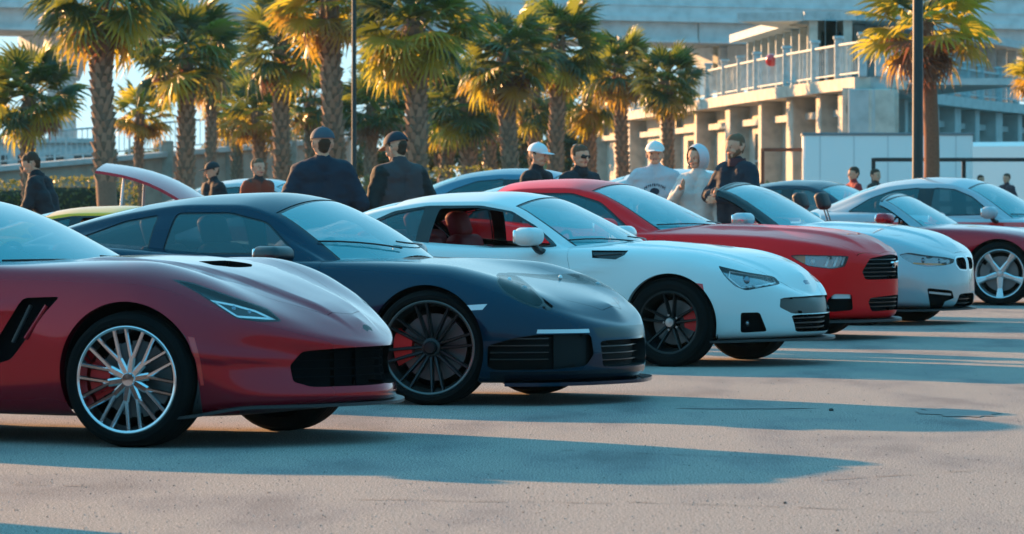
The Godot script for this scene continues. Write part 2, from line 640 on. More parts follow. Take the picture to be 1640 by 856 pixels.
func noise_tex(freq: float, oct: int, sd: int, ramp: Array, size := 512, as_normal := false, bump := 4.0) -> NoiseTexture2D:
	var t := NoiseTexture2D.new()
	t.width = size
	t.height = size
	t.seamless = true
	t.noise = noise(freq, oct, sd)
	if as_normal:
		t.as_normal_map = true
		t.bump_strength = bump
	elif ramp:
		var g := Gradient.new()
		g.offsets = PackedFloat32Array()
		g.colors = PackedColorArray()
		var off := PackedFloat32Array()
		var col := PackedColorArray()
		for e in ramp:
			off.push_back(e[0]); col.push_back(e[1])
		g.offsets = off
		g.colors = col
		t.color_ramp = g
	return t

# ---------------------------------------------------------------- cars
const SIDE := [Vector3(1, 0, 0), Vector3(0, 1, 0), Vector3(0, 0, 1)]
const TOP := [Vector3(1, 0, 0), Vector3(0, 0, 1), Vector3(0, 1, 0)]
const FRONT := [Vector3(0, 0, 1), Vector3(0, 1, 0), Vector3(1, 0, 0)]
const REAR := [Vector3(0, 0, 1), Vector3(0, 1, 0), Vector3(-1, 0, 0)]
func corner(deg: float) -> Array:     # the view of a front corner, deg from the side towards the front
	var f := deg_to_rad(deg)
	return [Vector3(cos(f), 0, -sin(f)), Vector3(0, 1, 0), Vector3(sin(f), 0, cos(f))]

func outline(pts: Array, sub: int) -> Array:      # smooth plan outline through [x, z], nose centre to tail centre: points and outward normals
	var q := []
	for e in pts:
		q.append(Vector2(e[0], e[1]))
	q.push_front(Vector2(pts[1][0], -pts[1][1]))
	q.append(Vector2(pts[-2][0], -pts[-2][1]))
	var r := []
	for i in range(1, q.size() - 2):
		for s in sub + (1 if i == q.size() - 3 else 0):
			var t := float(s) / sub
			var ds := []
			for k in 3:
				ds.append(sqrt(q[i + k].distance_to(q[i + k - 1])))
			var m1: Vector2 = ((q[i] - q[i - 1]) / ds[0] - (q[i + 1] - q[i - 1]) / (ds[0] + ds[1]) + (q[i + 1] - q[i]) / ds[1]) * ds[1]
			var m2: Vector2 = ((q[i + 1] - q[i]) / ds[1] - (q[i + 2] - q[i]) / (ds[1] + ds[2]) + (q[i + 2] - q[i + 1]) / ds[2]) * ds[1]
			var h00 := 2 * t ** 3 - 3 * t * t + 1
			var h10 := t ** 3 - 2 * t * t + t
			r.append(q[i] * h00 + m1 * h10 + q[i + 1] * (1.0 - h00) + m2 * (t ** 3 - t * t))
	var n := []
	for i in r.size():
		var d: Vector2 = r[mini(i + 1, r.size() - 1)] - r[maxi(i - 1, 0)]
		if i == 0 or i == r.size() - 1:
			d = Vector2(0, 1) if i == 0 else Vector2(0, -1)
		n.append(Vector2(d.y, -d.x).normalized())
	return [r, n]

func body_half(p: Dictionary) -> Tris:
	var o: Array = outline(p.plan, 3)
	var R: Array = o[0]
	var Nn: Array = o[1]
	var xf: float = p.plan[0][0]
	var xr: float = p.plan[-1][0]
	var rows := []
	var T: Array = p.get("trows", [0.1, 0.25, 0.42, 0.6, 0.8, 1.0])
	for e in p.rows:
		rows.append(PackedVector3Array())
	for t in T:
		rows.append(PackedVector3Array())
	var spf: float = xf - p.get("spine_in", [0.16, 0.2])[0]
	var spr: float = xr + p.get("spine_in", [0.16, 0.2])[1]
	for k in R.size():
		var q: Vector2 = R[k]
		var n: Vector2 = Nn[k]
		var wf := ss(0.25, 0.92, n.x)
		var wr := ss(0.25, 0.92, -n.x)
		var ws := 1.0 - wf - wr
		var ysh := crv(p.shoulder, q.x)
		var yb := crv(p.bottom, q.x)
		var i := 0
		for e in p.rows:
			var y: float = yb + (ysh - yb) * e[0]
			var ins: float = ws * e[1] + wf * e[2] + wr * e[3]
			for a in p.axles:
				var rad := Vector2(q.x - a[0], y - a[1]).length()
				ins -= a[3] * exp(-((rad - a[2]) / 0.09) ** 2) * ws * ss(0.0, 0.3, e[0] + 0.2)
			if p.has("waist"):       # [x, amount] pairs: how far the flank is drawn in between the wheels
				ins += crv(p.waist, q.x) * ws * (1.0 - absf(e[0] - 0.45) * 1.2)
			rows[i].push_back(Vector3(q.x - n.x * ins, y, maxf(q.y - n.y * ins, 0.0)))
			i += 1
		var sh: Vector3 = rows[i - 1][k]
		if k == 0 or k == R.size() - 1:
			sh.z = 0.0
		var sx := sh.x
		var kk := 0.35
		var hh := clampf(0.5 + 0.5 * (spf - sx) / kk, 0.0, 1.0)
		sx = lerpf(spf, sx, hh) - kk * hh * (1.0 - hh)
		hh = clampf(0.5 + 0.5 * (sx - spr) / kk, 0.0, 1.0)
		sx = lerpf(spr, sx, hh) + kk * hh * (1.0 - hh)
		for t in T:
			var x := lerpf(sh.x, sx, t)
			var z: float = sh.z * (1.0 - t)
			var y := lerpf(sh.y, crv(p.spine, x), 1.0 - pow(1.0 - t, p.get("crown", 2.0)))
			for b in p.get("bumps", []):
				y += crv(b.h, x) * exp(-((z - crv(b.z, x)) / b.s) ** 2)
			rows[i].push_back(Vector3(x, y, z))
			i += 1
	var G := bgrid(rows, 4, 5, true, true, true)
	# crisp pressed lines: a raised middle of the hood, and swage lines along the flank
	var nv: int = (p.rows.size() - 1) * 5
	var dome: Array = p.get("dome", [])
	for r in G.size():
		for k in G[r].size():
			var v: Vector3 = G[r][k]
			if dome and r >= nv and v.x > dome[0][0][0] and v.x < dome[0][-1][0]:
				var edge := crv(dome[0], v.x)
				var fade := ss(dome[0][0][0], dome[0][0][0] + 0.2, v.x) * (1.0 - ss(dome[0][-1][0] - 0.25, dome[0][-1][0], v.x))
				v.y += dome[1] * fade * (1.0 - ss(edge - 0.022, edge + 0.022, absf(v.z)))
			elif r < nv:
				for s in p.get("swage", []):
					if v.x > s.y[0][0] and v.x < s.y[-1][0] and v.z > 0.4:
						var q: float = (v.y - crv(s.y, v.x)) / s.s
						v.z += s.h * ss(s.y[0][0], s.y[0][0] + 0.3, v.x) * (1.0 - ss(s.y[-1][0] - 0.3, s.y[-1][0], v.x)) * (exp(-q * q) if q > 0.0 else 1.0 / (1.0 + 3.0 * q * q))
			G[r][k] = v
	for row in G:
		row[0].z = 0.0
		row[row.size() - 1].z = 0.0
	for k in G[0].size():
		G[G.size() - 1][k].z = 0.0
	return grid_tris(G, true, true, true)

func cabin_half(p: Dictionary) -> Tris:
	var c: Dictionary = p.cabin
	var rows := []
	for i in 12:
		rows.append(PackedVector3Array())
	var n := 40
	for k in n + 1:
		var x: float = lerpf(c.x0, c.x1, float(k) / n)
		var H := crv(c.top, x)
		var yc: float = minf(crv(c.cant, x), H - 0.004)
		var zc := crv(c.cantz, x)
		var zb := crv(c.basez, x)
		var yb: float = minf(crv(c.basey, x), yc - 0.01)
		var bow: float = c.get("bow", 0.02)
		rows[0].push_back(Vector3(x, yb, zb))
		rows[1].push_back(Vector3(x, lerpf(yb, yc, 0.35), lerpf(zb, zc, 0.35) + bow))
		rows[2].push_back(Vector3(x, lerpf(yb, yc, 0.7), lerpf(zb, zc, 0.7) + bow))
		var pw: float = c.get("crown", 2.3)
		for e in [[-0.06, 0.0], [-0.015, 0.0], [0.0, 0.02], [0.0, 0.06], [0.0, 0.16], [0.0, 0.34], [0.0, 0.55], [0.0, 0.78], [0.0, 1.0]]:
			var i: int = 3 + [[-0.06, 0.0], [-0.015, 0.0], [0.0, 0.02], [0.0, 0.06], [0.0, 0.16], [0.0, 0.34], [0.0, 0.55], [0.0, 0.78], [0.0, 1.0]].find(e)
			var t: float = e[1]
			var dy: float = e[0] * minf(1.0, (yc - yb) / 0.2)
			rows[i].push_back(Vector3(x, lerpf(yc + dy, H, 1.0 - pow(1.0 - t, pw)), (zc + (zb - zc) * maxf(0.0, -dy / maxf(yc - yb, 0.02))) * (1.0 - t)))
	var G := bgrid(rows, 3, 4, false, false, true)
	for k in G[0].size():
		G[G.size() - 1][k].z = 0.0
	return grid_tris(G, false, false, true)

func shrunk(pg: PackedVector2Array, by: float) -> PackedVector2Array:
	var r := Geometry2D.offset_polygon(pg, -by)
	if r.is_empty():
		return pg
	if absf(area2(r[0])) > absf(area2(pg)):
		r = Geometry2D.offset_polygon(pg, by)
	return r[0] if r else pg

# one region cut out of a half shell and made into parts on both sides. Returns the shell that is left.
func region(root: Node3D, shell: Tris, e: Dictionary, paint: Material) -> Tris:
	var view: Array = e.view
	var pg: PackedVector2Array = e.poly
	var io := cut(shell, view, pg, e.get("zmin", 0.0), e.get("face", 0.03), e.get("zmax", 9.0))
	var inn: Tris = io[0]
	var m: Material = e.get("mat", paint)
	var c: Vector3 = view[2]
	var both: bool = e.get("both", false)
	var make := func(called: String, list: Array, parent: Node) -> MeshInstance3D:
		return put(called, mesh_of(list), parent)
	match e.kind:
		"panel":
			inn = cut(inn, view, shrunk(pg, e.get("gap", 0.0022)), -9.0, -2.0)[0]
			if both:
				make.call(e.name, [[inn.both(), m]], root)
			else:
				var r = make.call(e.name, [[inn, m]], root)
				var l = make.call(e.name, [[inn.mirrored(), m]], root)
				if e.has("child"):
					e.child.call(r, 1.0)
					e.child.call(l, -1.0)
		"paint":
			if both:
				make.call(e.name, [[inn.both(), m]], root)
			else:
				make.call(e.name, [[inn, m]], root)
				make.call(e.name, [[inn.mirrored(), m]], root)
		"recess", "lamp":
			var d: Vector3 = -c * float(e.get("depth", 0.04))
			if both:
				d.z = 0.0
			var fl := inn.pushed(d)
			var wl := rim_walls(inn, d)
			var wm: Material = e.get("wall", m)
			var frame := Tris.new()
			if e.has("rim"):                 # a border of another finish round the opening
				var pin := shrunk(pg, e.rim)
				var ring := cut(inn, view, pin, -9.0, -2.0)
				frame = ring[1]
				inn = ring[0]
				fl = inn.pushed(d)
				wl = rim_walls(inn, d)
			var subs := []
			for u in e.get("sub", []):
				var io3 := cut(fl, view, u.poly, -9.0, -2.0)
				if io3[0].P.is_empty():
					continue
				if u.kind == "ring":
					var io4 := cut(io3[0], view, shrunk(u.poly, u.w), -9.0, -2.0)
					io3[1].join(io4[0])
					subs.append([u, io4[1].pushed(c * 0.004)])
				elif u.kind == "bulb":
					var mid := Vector3.ZERO
					for q in io3[0].P:
						mid += q
					var ball := Tris.new()
					blob(ball, mid / io3[0].P.size() - c * 0.012, Vector3(u.r * 0.6, u.r * 0.85, u.r * 0.65), u.r, Transform3D(), 16, 9)
					io3[1].join(io3[0])
					subs.append([u, ball])
				else:
					var up: Tris = io3[0].pushed(c * float(u.get("raise", 0.004)))
					if both:
						up = io3[0].pushed(Vector3(c.x, 0, 0) * float(u.get("raise", 0.004)))
					if u.has("raise"):
						up.join(rim_walls(up, -c * float(u.raise)))
					subs.append([u, up])
				fl = io3[1]
			if both:
				var o = make.call(e.name, [[fl.both(), m], [wl.both(), wm], [frame.both(), e.get("rimmat", wm)]], root)
				for u in subs:
					var zmin := 9.0
					for q in u[1].P:
						zmin = minf(zmin, absf(q.z))
					if zmin < 0.003:
						make.call(u[0].name, [[u[1].both(), u[0].mat]], o)
					else:
						make.call(u[0].name, [[u[1], u[0].mat]], o)
						make.call(u[0].name, [[u[1].mirrored(), u[0].mat]], o)
				if e.has("child"):
					e.child.call(o, 0.0)
			else:
				for sg: float in [1.0, -1.0]:
					var o
					if sg > 0:
						o = make.call(e.name, [[fl, m], [wl, wm], [frame, e.get("rimmat", wm)]], root)
					else:
						o = make.call(e.name, [[fl.mirrored(), m], [wl.mirrored(), wm], [frame.mirrored(), e.get("rimmat", wm)]], root)
					for u in subs:
						make.call(u[0].name, [[u[1] if sg > 0 else u[1].mirrored(), u[0].mat]], o)
					if e.kind == "lamp":
						make.call("lens", [[inn if sg > 0 else inn.mirrored(), e.get("lens", M.lens)]], o)
					if e.has("child"):
						e.child.call(o, sg)
		"glass":
			var gl := inn.sunk(0.004)
			var ring := Tris.new()
			if e.has("rim"):
				var io2 := cut(gl, view, shrunk(pg, e.rim), -9.0, -2.0)
				gl = io2[0]
				ring = io2[1]
			if both:
				make.call(e.name, [[gl.both(), m], [ring.both(), M.trim]], root)
			else:
				make.call(e.name, [[gl, m], [ring, M.trim]], root)
				make.call(e.name, [[gl.mirrored(), e.get("matl", m)], [ring.mirrored(), M.trim]], root)
		"hole":
			pass
	return io[1]

var spoke_of := {}
func wheel(root: Node3D, at: Vector3, side: float, w: Dictionary) -> MeshInstance3D:
	var R: float = w.r
	var rr: float = w.rim
	var wd: float = w.width * 0.5
	var key: String = w.style
	if not spoke_of.has(key):
		var D := {}
		var t := Tris.new()
		lathe(t, [[rr + 0.006, wd - 0.012], [rr + 0.008, wd - 0.002], [rr - 0.002, wd + 0.001], [rr - 0.012, wd - 0.003], [rr - 0.016, wd - 0.02], [rr - 0.03, wd - 0.07], [rr - 0.035, -wd + 0.03], [rr + 0.004, -wd]], 64)
		D.rim = mesh_of([[t, w.lip]])
		t = Tris.new()
		var sw := R - rr
		lathe(t, [[rr - 0.004, wd - 0.02], [rr + 0.005, wd + 0.003], [rr + sw * 0.25, wd + 0.012], [rr + sw * 0.55, wd + 0.012], [R - 0.02, wd + 0.001], [R - 0.008, wd - 0.014], [R - 0.001, wd - 0.04], [R, 0.0], [R - 0.001, -wd + 0.04], [R - 0.02, -wd], [rr, -wd]], 64)
		for k in 4:          # grooves of the tread, as raised ribs between them
			lathe(t, [[R - 0.001, -wd + 0.05 + k * 0.045], [R + 0.004, -wd + 0.053 + k * 0.045], [R + 0.004, -wd + 0.085 + k * 0.045], [R - 0.001, -wd + 0.088 + k * 0.045]], 64)
		D.tyre = mesh_of([[t, M.tyre]])
		t = Tris.new()
		lathe(t, [[rr * 0.2, wd - 0.13], [rr * 0.72, wd - 0.13], [rr * 0.72, wd - 0.155], [rr * 0.2, wd - 0.155]], 40)
		D.disc = mesh_of([[t, M.disc]])
		t = Tris.new()
		for k in 9:
			var a0 := -0.5 + k * 1.0 / 8
			if k < 8:
				var a1 := a0 + 1.0 / 8
				var q := []
				for a in [a0, a1]:
					for r2 in [rr * 0.44, rr * 0.84]:
						q.append(Vector3(cos(a) * r2, sin(a) * r2, wd - 0.066 - (0.02 if k in [0, 7] else 0.0)))
				t.face(q[0], q[1], q[3], q[2])
				var b := Vector3(0, 0, -0.1)
				t.face(q[1], q[1] + b, q[3] + b, q[3])
				t.face(q[0], q[2], q[2] + b, q[0] + b)
		D.caliper = mesh_of([[t, w.caliper]])
		t = Tris.new()
		lathe(t, [[0.0, wd - 0.018], [0.03, wd - 0.02], [0.034, wd - 0.026], [0.036, wd - 0.05]] if not w.get("lock", false) else [[0.0, wd - 0.01], [0.03, wd - 0.012], [0.036, wd - 0.02], [0.04, wd - 0.05], [0.055, wd - 0.055]], 28)
		D.hub = mesh_of([[t, w.get("hubmat", w.mat)]])
		# a spoke lies along +x from hub to rim
		t = Tris.new()
		var zf: float = wd - w.get("dish", 0.03)
		var bar := func(a: Vector3, b: Vector3, w0: float, w1: float, th: float) -> void:
			var d := (b - a).normalized()
			var s := Vector3(-d.y, d.x, 0).normalized()
			var f := Vector3(0, 0, 1)
			for sg: float in [1.0, -1.0]:
				var e0 := a + s * sg * w0 * 0.5; var e1 := b + s * sg * w1 * 0.5
				var r0 := a + s * sg * w0 * 0.26 + f * 0.007; var r1 := b + s * sg * w1 * 0.26 + f * 0.007
				if sg > 0:
					t.face(r0, r1, e1, e0); t.face(e0, e1, e1 - f * th, e0 - f * th)
				else:
					t.face(e0, e1, r1, r0); t.face(e0 - f * th, e1 - f * th, e1, e0)
			t.face(a - s * w0 * 0.26 + f * 0.007, b - s * w1 * 0.26 + f * 0.007, b + s * w1 * 0.26 + f * 0.007, a + s * w0 * 0.26 + f * 0.007)
		var pol := func(r2: float, ang: float, z: float) -> Vector3: return Vector3(r2 * cos(ang), r2 * sin(ang), z)
		match w.kind:
			"y":       # one stem that forks into two prongs
				var j: Vector3 = pol.call(rr * 0.42, 0.0, zf + 0.004)
				bar.call(pol.call(0.03, 0.0, zf - 0.002), j, 0.04, 0.038, 0.03)
				for sg: float in [1.0, -1.0]:
					bar.call(pol.call(rr * 0.40, sg * 0.03, zf + 0.004), pol.call(rr - 0.008, sg * w.get("fork", 0.17), wd - 0.012), 0.022, 0.02, 0.03)
			"pair":
				for sg: float in [1.0, -1.0]:
					bar.call(pol.call(0.04, sg * 0.3, zf - 0.01), pol.call(rr - 0.008, sg * w.get("fork", 0.1), wd - 0.012), 0.022, 0.016, 0.035)
			"fat":
				bar.call(pol.call(0.03, 0.0, zf), pol.call(rr * 0.62, 0.0, zf + 0.006), 0.075, 0.05, 0.04)
				bar.call(pol.call(rr * 0.60, 0.0, zf + 0.006), pol.call(rr - 0.005, 0.0, wd - 0.014), 0.05, 0.085, 0.04)
			_:
				bar.call(pol.call(0.03, 0.0, zf - 0.01), pol.call(rr - 0.008, 0.0, wd - 0.012), 0.034, 0.026, 0.035)
		D.spoke = mesh_of([[t, w.mat]])
		t = Tris.new()
		for k in 5:
			tube(t, [pol.call(0.056, TAU * (k + 0.5) / 5, zf - 0.03), pol.call(0.056, TAU * (k + 0.5) / 5, zf + 0.002)], 0.009, 6)
		D.nuts = mesh_of([[t, M.steel]])
		t = Tris.new()
		lathe(t, [[0.0, -wd + 0.02], [rr - 0.03, -wd + 0.02]], 32)
		D.back = mesh_of([[t, M.black]])
		spoke_of[key] = D
	var d: Dictionary = spoke_of[key]
	var x := Transform3D(Basis(Vector3.UP, 0.0 if side > 0 else PI), at)
	if w.has("steer") and absf(at.x) < 0.01:
		x = Transform3D(Basis(Vector3.UP, w.steer + (0.0 if side > 0 else PI)), at)
	var o := put("wheel", d.rim, root, x)
	put("tyre", d.tyre, o)
	put("brake_disc", d.disc, o)
	put("barrel_back", d.back, o)
	var ca: float = w.get("cal_at", 0.0)
	put("caliper", d.caliper, o, Transform3D(Basis(Vector3.BACK, (PI - ca) if side > 0 else ca), Vector3.ZERO))
	for k in int(w.n):
		put("spoke", d.spoke, o, Transform3D(Basis(Vector3.BACK, TAU * (k + w.get("phase", 0.25)) / w.n), Vector3.ZERO))
	put("hub_cap", d.hub, o)
	if not w.get("lock", false):
		put("lug_nuts", d.nuts, o)
	return o

func seat(root: Node3D, at: Vector3, m: Material, high := 0.0) -> void:
	var t := Tris.new()
	blob(t, Vector3(0.05, 0.1, 0), Vector3(0.27, 0.09, 0.25), 0.08)
	var lean := Transform3D(Basis(Vector3.BACK, 0.32), Vector3(-0.2, 0.08, 0))
	blob(t, Vector3(0, 0.3, 0), Vector3(0.075, 0.32, 0.24), 0.07, lean)
	for s: float in [1.0, -1.0]:
		blob(t, Vector3(0.06, 0.26, s * 0.22), Vector3(0.08, 0.25, 0.05), 0.05, lean)
		blob(t, Vector3(0.05, 0.16, s * 0.24), Vector3(0.26, 0.07, 0.05), 0.05)
	blob(t, Vector3(0.0, 0.7 + high, 0), Vector3(0.06, 0.1, 0.13), 0.05, lean)
	if high > 0.0:
		for s: float in [1.0, -1.0]:
			tube(t, [lean * Vector3(0, 0.55, s * 0.05), lean * Vector3(0, 0.7 + high, s * 0.05)], 0.008, 6)
	obj("seat", t, m, root, Transform3D(Basis(), at))

func interior(root: Node3D, p: Dictionary) -> void:
	var c: Dictionary = p.cabin
	var hw: float = p.half - 0.13
	var xb: float = p.get("seat_x", -1.45)
	var belt: float = p.belt
	var t := Tris.new()
	cbox(t, Vector3(lerpf(c.x1 + 0.3, -0.5, 0.5), 0.21, 0), Vector3(absf(c.x1 + 0.3 + 0.5), 0.04, hw * 1.7), 0.0)
	for s: float in [1.0, -1.0]:
		cbox(t, Vector3(xb + 0.25, belt * 0.5 + 0.08, s * (hw + 0.02)), Vector3(1.5, belt - 0.26, 0.05), 0.02)
	cbox(t, Vector3(xb + 0.3, 0.4, 0), Vector3(1.3, 0.34, 0.2), 0.05)
	cbox(t, Vector3(xb - 0.55, 0.5, 0), Vector3(0.08, belt - 0.45, hw * 1.8), 0.02)
	if not p.get("open", false):
		cbox(t, Vector3((c.x1 + xb - 0.55) * 0.5, belt - 0.16, 0), Vector3(absf(c.x1 - xb + 0.5), 0.03, hw * 1.7), 0.0)
	obj("cabin_tub", t, M.inside, root)
	t = Tris.new()
	var dx: float = p.get("dash_x", xb + 0.8)
	blob(t, Vector3(dx, belt - 0.1, 0), Vector3(0.2, 0.12, hw - 0.05), 0.1)
	blob(t, Vector3(dx - 0.1, belt + 0.01, -0.38), Vector3(0.1, 0.06, 0.2), 0.05)
	obj("dashboard", t, M.inside, root)
	t = Tris.new()
	var ring := []
	var sx := Transform3D(Basis(Vector3.BACK, -0.4), Vector3(dx - 0.34, belt - 0.06, -0.38))
	for k in 25:
		ring.append(sx * Vector3(0, cos(TAU * k / 24) * 0.18, sin(TAU * k / 24) * 0.18))
	tube(t, ring, 0.014, 8, false)
	for a in [0.0, PI, PI * 1.5]:
		tube(t, [sx * Vector3.ZERO, sx * Vector3(0, sin(a) * 0.17, cos(a) * 0.17)], 0.016, 6)
	tube(t, [sx * Vector3(0, 0, 0), sx * Vector3(0.3, 0, 0)], 0.03, 8)
	obj("steering_wheel", t, M.inside, root)
	for s: float in [1.0, -1.0]:
		seat(root, Vector3(xb, 0.25, s * 0.38), p.get("seatmat", M.seat), p.get("high", 0.0))
	if p.get("rear_seat", false):
		t = Tris.new()
		blob(t, Vector3(xb - 0.72, belt - 0.2, 0), Vector3(0.09, 0.32, hw - 0.05), 0.08, Transform3D(Basis(Vector3.BACK, 0.0), Vector3.ZERO))
		for s: float in [1.0, -1.0]:
			blob(t, Vector3(xb - 0.76, belt + 0.14, s * 0.36), Vector3(0.05, 0.08, 0.12), 0.05)
		obj("rear_bench", t, p.get("seatmat", M.seat), root)

func mirror_pair(root: Node3D, at: Vector3, sz: Vector3, m: Material, foot: Material, drop := 0.05) -> void:
	for s: float in [1.0, -1.0]:
		var t := Tris.new()
		blob(t, Vector3.ZERO, sz, minf(sz.y, sz.x) * 0.95, Transform3D(Basis(Vector3.UP, s * -0.18), Vector3(at.x, at.y, s * at.z)), 20, 12)
		var o := obj("door_mirror", t, m, root)
		t = Tris.new()
		tube(t, [Vector3(at.x, at.y - sz.y * 0.4, s * (at.z - sz.z * 0.3)), Vector3(at.x + 0.03, at.y - sz.y - drop * 0.5, s * (at.z - sz.z * 0.8)), Vector3(at.x + 0.05, at.y - sz.y - drop, s * (at.z - sz.z - 0.1))], [0.03, 0.026, 0.03], 8)
		obj("mirror_foot", t, foot, o)
		t = Tris.new()
		blob(t, Vector3(at.x - sz.x * 0.86, at.y, s * at.z), Vector3(0.012, sz.y * 0.72, sz.z * 0.82), 0.012, Transform3D(), 16, 8)
		obj("mirror_glass", t, M.mirror, o)

func lip_plate(p: Dictionary, y: float, x_from: float, out: float, inn: float, th: float, step := 0.0) -> Tris:   # a thin plate that follows the outline of the nose
	var o: Array = outline(p.plan, 5)
	var t := Tris.new()
	var prev = null
	for i in o[0].size():
		var q: Vector2 = o[0][i]
		if q.x < x_from:
			break
		var n: Vector2 = o[1][i]
		var fade := ss(x_from, x_from + 0.35, q.x)
		var a := Vector3(q.x + n.x * out * fade, y, q.y + n.y * out * fade)
		var b := Vector3(q.x - n.x * inn, y, maxf(q.y - n.y * inn, 0.0))
		a.y += step * (1.0 - fade)
		b.y += step * (1.0 - fade)
		if prev:
			var u := Vector3(0, th, 0)
			t.face(prev[0] + u, prev[1] + u, b + u, a + u)
			t.face(prev[0], a, b, prev[1])
			t.face(prev[0], prev[0] + u, a + u, a)
		prev = [a, b]
	return t.both()

func car(called: String, p: Dictionary) -> Node3D:
	var root := base(called, p.at, p.turn)
	var paint: Material = p.paint
	var B := body_half(p)
	var c: Dictionary = p.cabin
	# the opening under the cabin
	var fp := PackedVector2Array()
	var n := 24
	var xa: float = c.xa
	for k in n + 1:
		var x: float = lerpf(c.x0 - 0.06, c.x1 + c.get("tailgap", 0.25), float(k) / n)
		var z := crv(c.basez, x) - 0.045
		if x > xa:
			z = minf(z, crv(c.basez, xa) * sqrt(maxf(0.0, (c.x0 - 0.05 - x) / (c.x0 - 0.05 - xa))) - 0.03)
		fp.push_back(Vector2(x, maxf(z, 0.0)))
	for k in n + 1:
		fp.push_back(Vector2(fp[n - k].x, -0.3))
	B = cut(B, TOP, fp, -1.0, 0.3)[1]
	# wheel arches
	for a in p.axles:
		var io := cut(B, SIDE, circle(a[0], a[1], a[2], 72), 0.4, -2.0)
		B = io[1]
		var lip := Tris.new()
		var walls := rim_walls(io[0], Vector3(0, 0, -0.05))
		for i in range(0, walls.P.size(), 3):
			if walls.P[i].y > p.bottom[0][1] * 0.5 + 0.04 and absf(Vector2(walls.P[i].x - a[0], walls.P[i].y - a[1]).length() - a[2]) < 0.012 and absf(Vector2(walls.P[i + 1].x - a[0], walls.P[i + 1].y - a[1]).length() - a[2]) < 0.012:
				lip.tri(walls.P[i], walls.P[i + 1], walls.P[i + 2], walls.N[i], walls.N[i + 1], walls.N[i + 2])
		obj("arch_lip", lip, paint, root)
		obj("arch_lip", lip.mirrored(), paint, root)
		var ln := Tris.new()
		for k in 28:
			var a0 := -0.35 + (PI + 0.7) * k / 28.0
			var a1 := -0.35 + (PI + 0.7) * (k + 1) / 28.0
			var rl: float = a[2] + 0.012
			var u := Vector3(a[0] + cos(a0) * rl, a[1] + sin(a0) * rl, 0)
			var v := Vector3(a[0] + cos(a1) * rl, a[1] + sin(a1) * rl, 0)
			var zi := Vector3(0, 0, p.half - 0.42)
			var zo := Vector3(0, 0, p.half - 0.09)
			ln.face(u + zi, v + zi, v + zo, u + zo)
			ln.flat(Vector3(a[0], a[1] - 0.1, zi.z), u + zi, v + zi)
		obj("arch_liner", ln, M.black, root)
		obj("arch_liner", ln.mirrored(), M.black, root)
	for e in p.cuts:
		B = region(root, B, e, paint)
	obj("body", B.both(), paint, root)
	if p.has("lip"):        # [height, start, overhang, depth inwards, thickness, rise towards the back]
		var l: Array = p.lip
		obj("front_splitter", lip_plate(p, l[0], l[1], l[2], l[3], l[4], l[5]), p.get("lipmat", M.satin), root)
	# underside
	var t := Tris.new()
	cbox(t, Vector3((p.plan[0][0] + p.plan[-1][0]) * 0.5, p.get("floor", 0.2), 0), Vector3(p.plan[0][0] - p.plan[-1][0] - 0.9, 0.05, p.half * 2 - 0.86), 0.0)
	cbox(t, Vector3((p.axles[0][0] + p.axles[1][0]) * 0.5, p.get("floor", 0.2) + 0.003, 0), Vector3(absf(p.axles[1][0]) - 0.8, 0.05, p.half * 2 - 0.2), 0.0)
	cbox(t, Vector3(p.plan[0][0] - 0.52, p.get("floor", 0.2) + 0.004, 0), Vector3(0.4, 0.05, p.half * 1.0), 0.0)
	cbox(t, Vector3(0.2, 0.42, 0), Vector3(0.7, 0.4, 0.9), 0.0)
	obj("underbody", t, M.black, root)
	# cabin
	var K := cabin_half(p)
	if p.get("open", false):
		var below := PackedVector2Array()
		for k in 15:
			var x: float = lerpf(c.x0 + 0.1, c.header - 0.2, k / 14.0)
			below.push_back(Vector2(x, crv(c.cant, x) - 0.05))
		below.push_back(Vector2(c.header - 0.2, 0.3))
		below.push_back(Vector2(c.x0 + 0.1, 0.3))
		K = cut(K, SIDE, below, 0.3, -2.0)[1]
		K = cut(K, TOP, poly([[c.header - 0.045, -1], [c.x0 + 1, -1], [c.x0 + 1, 2], [c.header - 0.045, 2]]), -9, -2.0)[0]
	var ws := PackedVector2Array()
	var hd: float = c.header
	for k in 21:
		var x: float = lerpf(c.x0 + 0.02, hd, float(k) / 20)
		var z: float = crv(c.cantz, x) - c.get("pillar", 0.05)
		ws.push_back(Vector2(x - c.get("hbow", 0.05) * ss(0.7, 1.0, float(k) / 20) * 0.0, z))
	for k in 9:
		var z2: float = ws[20].y * (1.0 - (k + 1) / 9.0)
		ws.push_back(Vector2(hd + c.get("hbow", 0.05) * (1.0 - (z2 / ws[20].y) ** 2), z2))
	ws.push_back(Vector2(hd + c.get("hbow", 0.05), -0.2))
	ws.push_back(Vector2(c.x0 + 0.02, -0.2))
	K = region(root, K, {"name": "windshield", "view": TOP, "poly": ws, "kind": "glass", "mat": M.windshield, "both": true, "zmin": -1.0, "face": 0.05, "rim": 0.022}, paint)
	if c.has("rear"):
		var rw := PackedVector2Array()
		for k in 15:
			var x: float = lerpf(c.rear[0], c.rear[1], k / 14.0)
			rw.push_back(Vector2(x, crv(c.cantz, x) - c.rear[2]))
		rw.push_back(Vector2(c.rear[1], -0.2))
		rw.push_back(Vector2(c.rear[0], -0.2))
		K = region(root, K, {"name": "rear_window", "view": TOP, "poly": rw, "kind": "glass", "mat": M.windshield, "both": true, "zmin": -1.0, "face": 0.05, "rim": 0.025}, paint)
	for e in p.get("windows", []):
		K = region(root, K, e, paint)
	obj("windshield_frame" if p.get("open", false) else "cabin_shell", K.both(), p.get("roofmat", paint), root)
